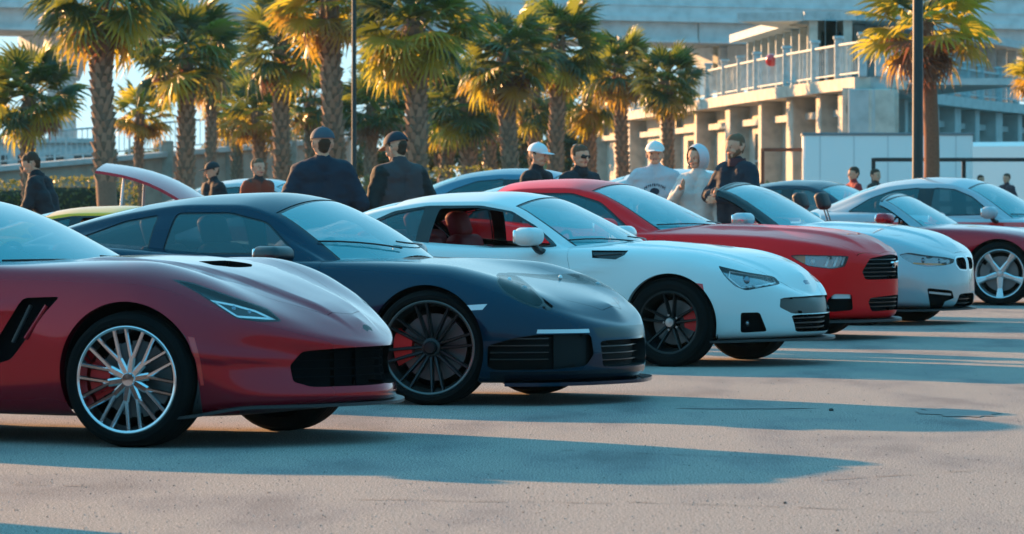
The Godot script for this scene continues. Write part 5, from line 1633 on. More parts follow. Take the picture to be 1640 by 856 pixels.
# o: h height, top / sleeve / legs / hair / skin colours, arms: [[elbow, wrist] right, left] in body space (right hand at +x seen from behind is -x here: the person faces +z), head: [nod, turn, tilt], hat
func person(called: String, at: Vector3, turn: float, o: Dictionary) -> Node3D:
	var root := base(called, at, turn)
	var k: float = o.h / 1.78
	var bulk: float = o.get("bulk", 1.0)
	var SK := 0; var TOPC := 1; var SL := 2; var LEG := 3; var SHOE := 4; var HAIR := 5; var DARK := 6; var LIP := 7; var YOKE := 8
	var cols := [o.get("skin", Color(0.58, 0.32, 0.21)), o.top, o.get("sleeve", o.top), o.get("legs", Color(0.02, 0.025, 0.04)), Color(0.02, 0.02, 0.02), o.get("hair", Color(0.04, 0.025, 0.015)), Color(0.02, 0.015, 0.012), Color(0.3, 0.09, 0.07), o.get("yoke", o.top)]
	var lean: float = o.get("lean", 0.0)
	var B := func(v: Vector3) -> Vector3:    # the upper body bends forward from the hips
		var q := v - Vector3(0, 0.95, 0)
		if q.y > 0:
			q = q.rotated(Vector3.RIGHT, lean * minf(1.0, q.y / 0.3))
		return (q + Vector3(0, 0.95, 0)) * k
	var V := func(x: float, y: float, z: float) -> Vector3: return B.call(Vector3(x, y, z))
	var b := []
	for s: float in [1.0, -1.0]:
		b.append([V.call(s * 0.07, 0.95, 0), V.call(s * 0.095, 1.2, 0), 0.125 * k * bulk, 0.125 * k * bulk, TOPC, 0.85])
		b.append([V.call(s * 0.095, 1.2, 0), V.call(s * 0.1, 1.36, -0.01), 0.125 * k * bulk, 0.115 * k * bulk, TOPC, 0.85])
		b.append([V.call(0, 1.45, -0.03), V.call(s * 0.155, 1.395, -0.02), 0.062 * k, 0.075 * k * bulk, YOKE])
		var arm: Array = o.get("arms", [[Vector3(-0.27, 1.14, -0.04), Vector3(-0.27, 0.9, 0.06)], [Vector3(0.27, 1.14, -0.04), Vector3(0.27, 0.9, 0.06)]])[0 if s < 0 else 1]
		var sh: Vector3 = V.call(s * 0.178, 1.385, -0.02)
		var el: Vector3 = B.call(arm[0])
		var wr: Vector3 = B.call(arm[1])
		b.append([sh, el, 0.075 * k * bulk, 0.06 * k, SL])
		b.append([el, wr, 0.06 * k, 0.048 * k, SL])
		b.append([V.call(s * 0.09, 0.93, 0), Vector3(s * 0.105, 0.5, 0.015) * k, 0.1 * k, 0.07 * k, LEG])
		b.append([Vector3(s * 0.105, 0.5, 0.015) * k, Vector3(s * 0.11, 0.1, -0.02) * k, 0.07 * k, 0.055 * k, LEG])
		b.append([Vector3(s * 0.11, 0.055, -0.03) * k, Vector3(s * 0.125, 0.04, 0.14) * k, 0.05 * k, 0.038 * k, SHOE])
	b.append([V.call(0, 1.45, -0.03), V.call(0, 1.52, -0.015), 0.072 * k, 0.062 * k, YOKE])
	var body := nets(b, 0.017, 0.035, cols, 0.012)
	var hem: float = 0.89 * k
	for i in body.P.size():
		if body.C[i] == cols[LEG] and body.P[i].y > hem:
			body.C[i] = cols[TOPC]
		elif body.C[i] == cols[TOPC] and body.P[i].y < hem and absf(body.P[i].x) < 0.21 * k:
			body.C[i] = cols[LEG]
	# hands
	for s: float in [1.0, -1.0]:
		var arm: Array = o.get("arms", [[Vector3(-0.27, 1.14, -0.04), Vector3(-0.27, 0.9, 0.06)], [Vector3(0.27, 1.14, -0.04), Vector3(0.27, 0.9, 0.06)]])[0 if s < 0 else 1]
		var wr: Vector3 = B.call(arm[1])
		var d: Vector3 = (wr - B.call(arm[0])).normalized()
		var side := d.cross(Vector3(s, 0.1, 0)).normalized()
		if side.length() < 0.5:
			side = Vector3.UP
		var pal := side.cross(d).normalized() * s
		var hb := [[wr, wr + d * 0.05, 0.028, 0.03, SK]]
		for f in 4:
			var a: Vector3 = wr + d * 0.07 + side * (f - 1.5) * 0.02
			hb.append([wr + d * 0.03 + side * (f - 1.5) * 0.014, a, 0.014, 0.0115, SK])
			var m: Vector3 = a + d * [0.035, 0.042, 0.038, 0.028][f] - pal * 0.01
			hb.append([a, m, 0.0105, 0.0095, SK])
			hb.append([m, m + d * [0.02, 0.024, 0.022, 0.018][f] - pal * 0.022, 0.0095, 0.008, SK])
		hb.append([wr + d * 0.02 + side * 0.02, wr + d * 0.055 + side * 0.05 - pal * 0.015, 0.014, 0.012, SK])
		hb.append([wr + d * 0.055 + side * 0.05 - pal * 0.015, wr + d * 0.085 + side * 0.052 - pal * 0.025, 0.012, 0.009, SK])
		body.join(nets(hb, 0.006, 0.008, cols))
	# head
	var hd: Array = o.get("head", [0.0, 0.0, 0.0])
	var neck: Vector3 = V.call(0, 1.5, -0.02)
	var R := Basis(Vector3.UP, hd[1]) * Basis(Vector3.RIGHT, hd[0]) * Basis(Vector3.BACK, hd[2])
	var hx := Transform3D(R * k, neck + R * Vector3(0, 0.0, 0) * k)
	var e := []
	var hair: float = o.get("hairy", 0.2 if o.get("hat", "") in ["cap", "hood"] else 1.0)
	e.append([Vector3(0, -0.06, -0.01), Vector3(0, 0.08, 0.0), 0.056, 0.052, SK])
	e.append([Vector3(0, 0.155, -0.015), Vector3(0, 0.16, 0.02), 0.083, 0.08, SK])
	e.append([Vector3(0, 0.12, 0.035), Vector3(0, 0.06, 0.055), 0.06, 0.034, SK])
	for s: float in [1.0, -1.0]:
		e.append([Vector3(s * 0.045, 0.085, 0.0), Vector3(s * 0.02, 0.05, 0.06), 0.028, 0.022, SK])
		e.append([Vector3(s * 0.082, 0.125, -0.012), Vector3(s * 0.084, 0.1, -0.008), 0.014, 0.01, SK])
		e.append([Vector3(s * 0.033, 0.135, 0.083), Vector3(s * 0.033, 0.135, 0.083), 0.0085, 0.0085, DARK])
		e.append([Vector3(s * 0.018, 0.155, 0.09), Vector3(s * 0.05, 0.155, 0.08), 0.0065, 0.005, HAIR])
		e.append([Vector3(s * 0.04, 0.1, 0.07), Vector3(s * 0.045, 0.095, 0.06), 0.022, 0.02, SK])
	e.append([Vector3(0, 0.14, 0.092), Vector3(0, 0.1, 0.112), 0.009, 0.014, SK])
	e.append([Vector3(-0.018, 0.072, 0.087), Vector3(0.018, 0.072, 0.087), 0.0065, 0.0065, LIP])
	if hair > 0.0:
		e.append([Vector3(0, 0.185, -0.02), Vector3(0, 0.19, 0.012), 0.076 + 0.012 * hair, 0.068 + 0.01 * hair, HAIR])
		e.append([Vector3(0, 0.13, -0.05), Vector3(0, 0.09, -0.05), 0.055 + 0.01 * hair, 0.04, HAIR])
		for s: float in [1.0, -1.0]:
			e.append([Vector3(s * 0.07, 0.16, -0.01), Vector3(s * 0.072, 0.13, -0.015), 0.02, 0.016, HAIR])
	if o.get("beard", false):
		e.append([Vector3(0, 0.05, 0.06), Vector3(0, 0.042, 0.068), 0.036, 0.03, HAIR])
		for s: float in [1.0, -1.0]:
			e.append([Vector3(s * 0.06, 0.09, 0.0), Vector3(s * 0.025, 0.048, 0.055), 0.022, 0.022, HAIR])
	if o.get("shades", false):
		e.append([Vector3(-0.05, 0.137, 0.088), Vector3(0.05, 0.137, 0.088), 0.017, 0.017, DARK])
	body.join(nets(e, 0.0085, 0.016, cols), hx)
	obj("body", body, M.cloth, root)
	match o.get("hat", ""):
		"cap":
			var t := Tris.new()
			var g := []
			for j in 8:
				var row := []
				for i in 25:
					var a := TAU * i / 24.0
					var el := PI / 2 * j / 7.0
					row.append(Vector3(cos(a) * cos(el) * 0.102, 0.17 + sin(el) * 0.1, sin(a) * cos(el) * 0.113 - 0.005))
				g.append(row)
			for j in 7:
				for i in 24:
					var q := [g[j][i], g[j][i + 1], g[j + 1][i + 1], g[j + 1][i]]
					var nn := []
					for v in q:
						nn.append(((v - Vector3(0, 0.16, 0)) * Vector3(1, 1.1, 0.9)).normalized())
					t.tri(q[0], q[1], q[2], nn[0], nn[1], nn[2])
					t.tri(q[0], q[2], q[3], nn[0], nn[2], nn[3])
			blob(t, Vector3(0, 0.271, -0.005), Vector3(0.01, 0.006, 0.01), 0.006, Transform3D(), 8, 5)
			var ht := obj("cap", t, o.hatmat, root, hx)
			t = Tris.new()
			var br := []
			for i in 13:
				var a := PI * i / 12.0
				br.append([Vector3(cos(a) * 0.094, 0.178, sin(a) * 0.098), Vector3(cos(a) * 0.088, 0.178 - 0.012 * sin(a) - 0.012 * absf(cos(a)), sin(a) * 0.18 + 0.01)])
			for i in 12:
				t.face(br[i][0], br[i][1], br[i + 1][1], br[i + 1][0])
				var dn := Vector3(0, -0.006, 0)
				t.face(br[i][0] + dn, br[i + 1][0] + dn, br[i + 1][1] + dn, br[i][1] + dn)
				t.face(br[i][1], br[i][1] + dn, br[i + 1][1] + dn, br[i + 1][1])
			obj("brim", t, o.get("brimmat", o.hatmat), ht)
		"hood":
			var t := Tris.new()
			var g := []
			for j in 11:
				var row := []
				for i in 29:
					var a := TAU * i / 28.0
					var th := lerpf(0.95, PI, j / 10.0)       # angle from the face direction
					var p := Vector3(sin(th) * cos(a) * 0.118, sin(th) * sin(a) * 0.15 + 0.135, cos(th) * 0.13 - 0.01)
					if p.y < 0.08:
						p.z -= (0.08 - p.y) * 0.25
					row.append(p)
				g.append(row)
			for j in 10:
				for i in 28:
					var q := [g[j][i], g[j][i + 1], g[j + 1][i + 1], g[j + 1][i]]
					var nn := []
					for v in q:
						nn.append((v - Vector3(0, 0.13, -0.01)).normalized())
					t.tri(q[0], q[1], q[2], nn[0], nn[1], nn[2])
					t.tri(q[0], q[2], q[3], nn[0], nn[2], nn[3])
			obj("hood", t, o.hatmat, root, hx)
		"collar":
			var t := Tris.new()
			lathe(t, [[0.1, -0.06], [0.098, -0.02], [0.09, 0.02], [0.085, 0.018], [0.09, -0.03]], 22, 1)
			obj("collar", t, o.hatmat, root, Transform3D(Basis() * k, neck))
	if o.has("print"):                          # the print on the chest: an arc of letters over a round badge
		var surf := func(x: float, y: float) -> Vector3:
			var best := Vector3(x, y, 0.1)
			var bd := 1e9
			for i in range(0, body.P.size(), 3):
				var p := body.P[i]
				if p.z > 0.03:
					var d := Vector2(p.x - x, p.y - y).length_squared()
					if d < bd:
						bd = d
						best = Vector3(x, y, p.z)
			return best + Vector3(0, 0, 0.006)
		var t := Tris.new()
		var yo: float = 1.24 * k
		for i in 11:
			var a := lerpf(2.25, 0.9, i / 10.0)
			var c2 := Vector2(cos(a) * 0.17, yo + sin(a) * 0.17 - 0.1)
			for w in ([[0.0, 0.0, 0.004, 0.014], [0.004, 0.01, 0.006, 0.004]] if i % 2 == 0 else [[-0.003, 0.0, 0.003, 0.014], [0.004, 0.0, 0.003, 0.014], [0.0, -0.01, 0.006, 0.004]]):
				var m := c2 + Vector2(w[0], w[1])
				var q := []
				for cc in [Vector2(-w[2], -w[3]), Vector2(w[2], -w[3]), Vector2(w[2], w[3]), Vector2(-w[2], w[3])]:
					q.append(surf.call(m.x + cc.x, m.y + cc.y))
				t.face(q[0], q[1], q[2], q[3])
		for i in 16:
			var a0 := TAU * i / 16
			var a1 := TAU * (i + 1) / 16
			var c0: Vector3 = surf.call(0, yo)
			t.flat(c0, surf.call(cos(a0) * 0.05, yo + sin(a0) * 0.038), surf.call(cos(a1) * 0.05, yo + sin(a1) * 0.038))
		obj("chest_print", t, o.print, root)
	tag(root, o.label, "person", o.get("group", ""))
	return root

# ---------------------------------------------------------------- surroundings
func at(px: float, py: float, d: float) -> Vector3:     # a point seen px, py in the photograph, d metres away
	return Vector3((px - 820.0) * d / 7000.0, 1.22 + (312.0 - py) * d / 7000.0, -d)

func beam(t: Tris, a: Vector3, b: Vector3, h: float, w: float, ch := 0.0) -> void:    # bar of height h and width w whose centre line runs from a to b
	var d := b - a
	var x := Transform3D(Basis(), (a + b) * 0.5)
	var f := d.normalized()
	var up := Vector3.UP if absf(f.y) < 0.9 else Vector3.BACK
	var s := f.cross(up).normalized()
	x.basis = Basis(f, s.cross(f).normalized(), s)
	cbox(t, Vector3.ZERO, Vector3(d.length(), h, w), ch, x)

func fan_mesh(sd: int, droop: float, m: Material) -> ArrayMesh:      # a fan palm frond along +x: stalk, then a round of pleated, split blades
	var r := RandomNumberGenerator.new()
	r.seed = sd
	var t := Tris.new()
	var L := 0.95
	var stalk := []
	for i in 5:
		var u := i / 4.0
		stalk.append(Vector3(u * L, 0.10 * sin(u * PI) - droop * 0.25 * u * u, 0))
	tube(t, stalk, [0.028, 0.02, 0.016, 0.014, 0.012], 4, false)
	var hub: Vector3 = stalk[4]
	var n := 24
	var mids := []
	for i in n + 1:
		var a := lerpf(-2.25, 2.25, float(i) / n)
		var R := 0.46 * (0.82 + 0.18 * cos(a * 0.7))
		mids.append(hub + Vector3(cos(a) * R, (0.03 if i % 2 == 0 else -0.03) - droop * 0.22 * R * (1.2 - cos(a)) , sin(a) * R))
	for i in n:
		var a := lerpf(-2.25, 2.25, (i + 0.5) / n)
		var R := 0.95 * (0.72 + 0.28 * cos(a * 0.6)) * r.randf_range(0.86, 1.08)
		var tip := hub + Vector3(cos(a) * R, -droop * R * R * r.randf_range(0.35, 0.75), sin(a) * R)
		var mid: Vector3 = (mids[i] + mids[i + 1]) * 0.5
		var bend := mid.lerp(tip, 0.55) + Vector3(0, 0.05 * droop + 0.02, 0)
		var w: Vector3 = (mids[i + 1] - mids[i]) * 0.36
		t.flat(hub, mids[i], mids[i + 1])
		t.face(mids[i], bend - w * 0.8, bend + w * 0.8, mids[i + 1])
		t.flat(bend - w * 0.8, tip, bend + w * 0.8)
	return mesh_of([[t, m]])

var fans := []
func palm(called: String, foot: Vector3, head: Vector3, rad: float, tw: float, label: String, o := {}) -> Node3D:
	if fans.is_empty():
		for i in M.frond.size():
			var v := []
			for j in 3:
				v.append(fan_mesh(100 + i * 10 + j, [0.25, 0.55, 0.95][j] + (0.25 if i >= 3 else 0.0), M.frond[i]))
			fans.append(v)
	var root := base(called, foot)
	var top := head - foot
	var rg := RandomNumberGenerator.new()
	rg.seed = int(absf(foot.x) * 977.0 + absf(foot.z) * 31.0 + rad * 7919.0)
	var t := Tris.new()
	var pts := []
	var rs := []
	var bowx := rg.randf_range(-0.12, 0.12)
	for i in 9:
		var u := i / 8.0
		pts.append(Vector3(top.x * u + bowx * sin(u * PI), top.y * u, top.z * u))
		rs.append(tw * (0.62 if i == 0 else lerpf(0.5, 0.42, u)) * (1.25 if i == 8 else 1.0))
	tube(t, pts, rs, 12)
	obj("trunk", t, o.get("bark", M.bark), root)
	# old leaf bases round the trunk: one part, far too many and too small to tell apart
	t = Tris.new()
	var rows := int(top.y / 0.17)
	for i in range(int(rows * o.get("boots_from", 0.25)), rows):
		var u := (i + 0.5) / rows
		var c := Vector3(top.x * u + bowx * sin(u * PI), top.y * u, top.z * u)
		for j in 7:
			var a := TAU * (j + 0.5 * (i % 2)) / 7 + rg.randf_range(-0.2, 0.2)
			var d := Vector3(cos(a), 0, sin(a))
			var s := Vector3(-d.z, 0, d.x) * tw * 0.17
			var rr := tw * lerpf(0.5, 0.42, u)
			var p0 := c + d * rr * 0.9
			var p1 := c + d * (rr + tw * rg.randf_range(0.08, 0.24)) + Vector3(0, tw * rg.randf_range(0.3, 0.6), 0)
			t.face(p0 - s, p0 + s, p1 + s * 0.5, p1 - s * 0.5)
			t.flat(p0 - s, p1 - s * 0.5, p0 + Vector3(0, tw * 0.5, 0))
			t.flat(p0 + s, p0 + Vector3(0, tw * 0.5, 0), p1 + s * 0.5)
	struct_stuff(obj("leaf_bases", t, o.get("boot", M.boot), root))
	# fronds
	var n: int = int(o.get("n", 46) * 1.25)
	var yellow: float = o.get("yellow", 0.35)
	var sc := rad / 1.68
	for i in n:
		var u := (i + 0.5) / n
		var az := i * 2.39996 + rg.randf_range(-0.25, 0.25)
		var el := lerpf(1.35, o.get("low", -0.95), pow(u, 0.85)) + rg.randf_range(-0.12, 0.12)
		var d := Vector3(cos(az) * cos(el), sin(el), sin(az) * cos(el))
		var up := (Vector3.UP - d * d.y).normalized().rotated(d, rg.randf_range(-0.6, 0.6))
		var k := 0
		var q := u + rg.randf_range(-0.18, 0.18)
		if q > 0.93 - o.get("dead", 0.0):
			k = 4
		elif q > 1.0 - yellow * 0.55:
			k = 3
		elif q > 1.0 - yellow:
			k = 2
		elif rg.randf() < 0.4:
			k = 1
		var sz := sc * rg.randf_range(0.82, 1.08) * (0.85 if k == 4 else 1.0)
		var x := Transform3D(Basis(d, up, d.cross(up)).scaled(Vector3.ONE * sz), top + d * tw * 0.2)
		put("frond", fans[k][rg.randi() % 3] if u < 0.75 else fans[k][1 + rg.randi() % 2], root, x)
	tag(root, label, "palm tree", "palms along the back of the car park")
	return root

func struct_stuff(o: Node) -> void:
	o.set_meta("kind", "stuff")

func bush(called: String, c: Vector3, s: Vector3, n: int, label: String, m: Material) -> void:    # a clipped mass of small leaves
	var rg := RandomNumberGenerator.new()
	rg.seed = int(absf(c.x) * 100 + n)
	var t := Tris.new()
	for i in n:
		var d := Vector3(rg.randfn(), rg.randfn(), rg.randfn()).normalized()
		var p := d * pow(rg.randf_range(0.55, 1.0), 0.5) * s * 0.5
		p.x = clampf(p.x * 1.35, -s.x * 0.5, s.x * 0.5)
		p.y = clampf(p.y * 1.25, -s.y * 0.5, s.y * 0.5) + s.y * 0.5 + rg.randf_range(-0.04, 0.06)
		var a := Vector3(rg.randfn(), rg.randfn(), rg.randfn()).normalized() * 0.07
		var b := a.cross(Vector3(rg.randfn(), rg.randfn(), rg.randfn())).normalized() * 0.035
		t.face(p - a, p + b, p + a, p - b)
	var root := base(called, c)
	obj("foliage", t, m, root)
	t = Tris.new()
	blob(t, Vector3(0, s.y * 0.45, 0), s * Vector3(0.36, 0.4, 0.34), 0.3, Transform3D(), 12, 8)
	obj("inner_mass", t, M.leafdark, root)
	tag(root, label, "bush", "bushes under the ramp")

func box_thing(parent: Node, called: String, c: Vector3, s: Vector3, m: Material, ch := 0.02, turn := 0.0) -> MeshInstance3D:
	var t := Tris.new()
	cbox(t, Vector3.ZERO, s, ch)
	return obj(called, t, m, parent, Transform3D(Basis(Vector3.UP, turn), c))

func post_rail(root: Node, a: Vector3, b: Vector3, h: float, step: float, m: Material, thick := 0.05) -> void:   # handrail on posts with thin uprights
	var t := Tris.new()
	beam(t, a + Vector3(0, h, 0), b + Vector3(0, h, 0), thick, thick * 1.4, 0.008)
	obj("handrail", t, m, root)
	t = Tris.new()
	beam(t, a + Vector3(0, h * 0.14, 0), b + Vector3(0, h * 0.14, 0), thick * 0.7, thick * 0.7)
	obj("bottom_rail", t, m, root)
	var n := int((b - a).length() / step)
	var pm := BoxMesh.new()
	pm.size = Vector3(thick, h, thick)
	pm.material = m
	var bm := BoxMesh.new()
	bm.size = Vector3(thick * 0.45, h * 0.84, thick * 0.45)
	bm.material = m
	for i in n + 1:
		var p := a.lerp(b, float(i) / n)
		if i % 6 == 0:
			put("post", pm, root, Transform3D(Basis(), p + Vector3(0, h * 0.5 - 0.01, 0)))
		else:
			put("baluster", bm, root, Transform3D(Basis(), p + Vector3(0, h * 0.56, 0)))

func street_pole(px: float, d: float, r: float, h: float, m: Material, label: String) -> void:
	var f := at(px, 312, d)
	f.y = 0
	var root := base("lamp_post", f)
	var t := Tris.new()
	lathe(t, [[r * 2.2, 0], [r * 2.2, 0.25], [r * 1.5, 0.4], [r * 1.05, 0.55], [r * 0.85, h], [0, h]], 18, 1)
	obj("pole", t, m, root)
	t = Tris.new()
	tube(t, [Vector3(0, h - 0.1, 0), Vector3(0.5, h + 0.25, 0), Vector3(1.2, h + 0.3, 0)], [0.05, 0.045, 0.04], 8)
	obj("arm", t, m, root)
	t = Tris.new()
	cbox(t, Vector3(1.5, h + 0.28, 0), Vector3(0.7, 0.12, 0.3), 0.04)
	obj("lamp_head", t, m, root)
	tag(root, label, "lamp post")

func bridge() -> void:
	var a := at(-260, 48, 294)
	var b := at(1900, 83, 344)
	var root := base("road_bridge", Vector3.ZERO)
	var y0 := 12.5                      # underside of the girders
	var l := Vector3(a.x, y0, a.z)
	var r := Vector3(b.x, y0 - 0.1, b.z)
	var back := (r - l).normalized().cross(Vector3.UP) * -1.0
	if back.z > 0:
		back = -back
	var n := 5                          # spans along the view
	for g in 5:
		for i in n:
			var t := Tris.new()
			var p := l.lerp(r, float(i) / n) + back * g * 2.8 + Vector3(0, 0.85, 0)
			var q := l.lerp(r, float(i + 1) / n) + back * g * 2.8 + Vector3(0, 0.85, 0)
			beam(t, p.lerp(q, 0.003), q.lerp(p, 0.003), 1.3, 0.5)
			beam(t, p.lerp(q, 0.003) - Vector3(0, 0.72, 0), q.lerp(p, 0.003) - Vector3(0, 0.72, 0), 0.22, 0.8)
			obj("girder", t, M.bridge, root)
	var t := Tris.new()
	beam(t, l + back * 5.6 + Vector3(0, 1.72, 0), r + back * 5.6 + Vector3(0, 1.72, 0), 0.4, 13.2)
	obj("deck", t, M.bridge, root)
	for s in 2:
		t = Tris.new()
		var o := back * (-0.75 if s == 0 else 12.0) + Vector3(0, 2.3, 0)
		beam(t, l + o, r + o, 0.85, 0.3)
		beam(t, l + o + Vector3(0, 0.42, 0), r + o + Vector3(0, 0.42, 0), 0.12, 0.42)
		beam(t, l + o + Vector3(0, 0.98, 0), r + o + Vector3(0, 0.98, 0), 1.0, 0.2)
		beam(t, l + o + Vector3(0, 1.52, 0), r + o + Vector3(0, 1.52, 0), 0.1, 0.34)
		obj("parapet", t, M.bridge, root)
	var pm := BoxMesh.new()
	pm.size = Vector3(0.12, 0.9, 0.12)
	pm.material = M.paleblue
	for i in 46:
		put("rail_post", pm, root, Transform3D(Basis(), l.lerp(r, (i + 0.5) / 46.0) + back * -0.75 + Vector3(0, 4.3, 0)))
	for k in 2:
		t = Tris.new()
		beam(t, l + back * -0.75 + Vector3(0, 4.3 + k * 0.42, 0), r + back * -0.75 + Vector3(0, 4.3 + k * 0.42, 0), 0.1, 0.1)
		obj("rail", t, M.paleblue, root)
	for u in [0.165, 0.42, 0.655, 0.93]:
		t = Tris.new()
		var c := l.lerp(r, u) + back * 5.6
		# hammerhead: a column that flares into a long cap with curved undersides
		var along := (r - l).normalized()
		for k in 8:
			var a0 := k / 8.0
			var a1 := (k + 1) / 8.0
			for e in [[a0, a1]]:
				var h0 := 2.6 * (1.0 - sqrt(1.0 - pow(1.0 - e[0], 2.0)) * 0.0) * pow(1.0 - e[0], 2.0)
				var h1 := 2.6 * pow(1.0 - e[1], 2.0)
				for s: float in [1.0, -1.0]:
					var p: Vector3 = c + back * s * (1.1 + e[0] * 5.2)
					var q: Vector3 = c + back * s * (1.1 + e[1] * 5.2)
					var w := along * 0.9
					var ya := Vector3(0, -0.7 - h0, 0)
					var yb := Vector3(0, -0.7 - h1, 0)
					t.face(p - w, p + w, q + w, q - w)
					t.face(p + ya + w, p + ya - w, q + yb - w, q + yb + w)
					t.face(p + w, p + ya + w, q + yb + w, q + w)
					t.face(p - w, q - w, q + yb - w, p + ya - w)
		cbox(t, c * Vector3(1, 0, 1) + Vector3(0, 6.2, 0), Vector3(1.8, 12.5, 2.3), 0.1)
		obj("pier", t, M.bridge, root)
	tag(root, "long pale concrete road bridge crossing above the palms", "bridge")

func wall_run(root: Node, pts: Array, y0: float, y1: float, th: float, m: Material, called: String) -> void:
	for i in pts.size() - 1:
		var t := Tris.new()
		var a: Vector3 = pts[i] * Vector3(1, 0, 1)
		var b: Vector3 = pts[i + 1] * Vector3(1, 0, 1)
		beam(t, a + Vector3(0, (y0 + y1) * 0.5, 0), b + Vector3(0, (y0 + y1) * 0.5, 0), y1 - y0, th)
		obj(called, t, m, root)

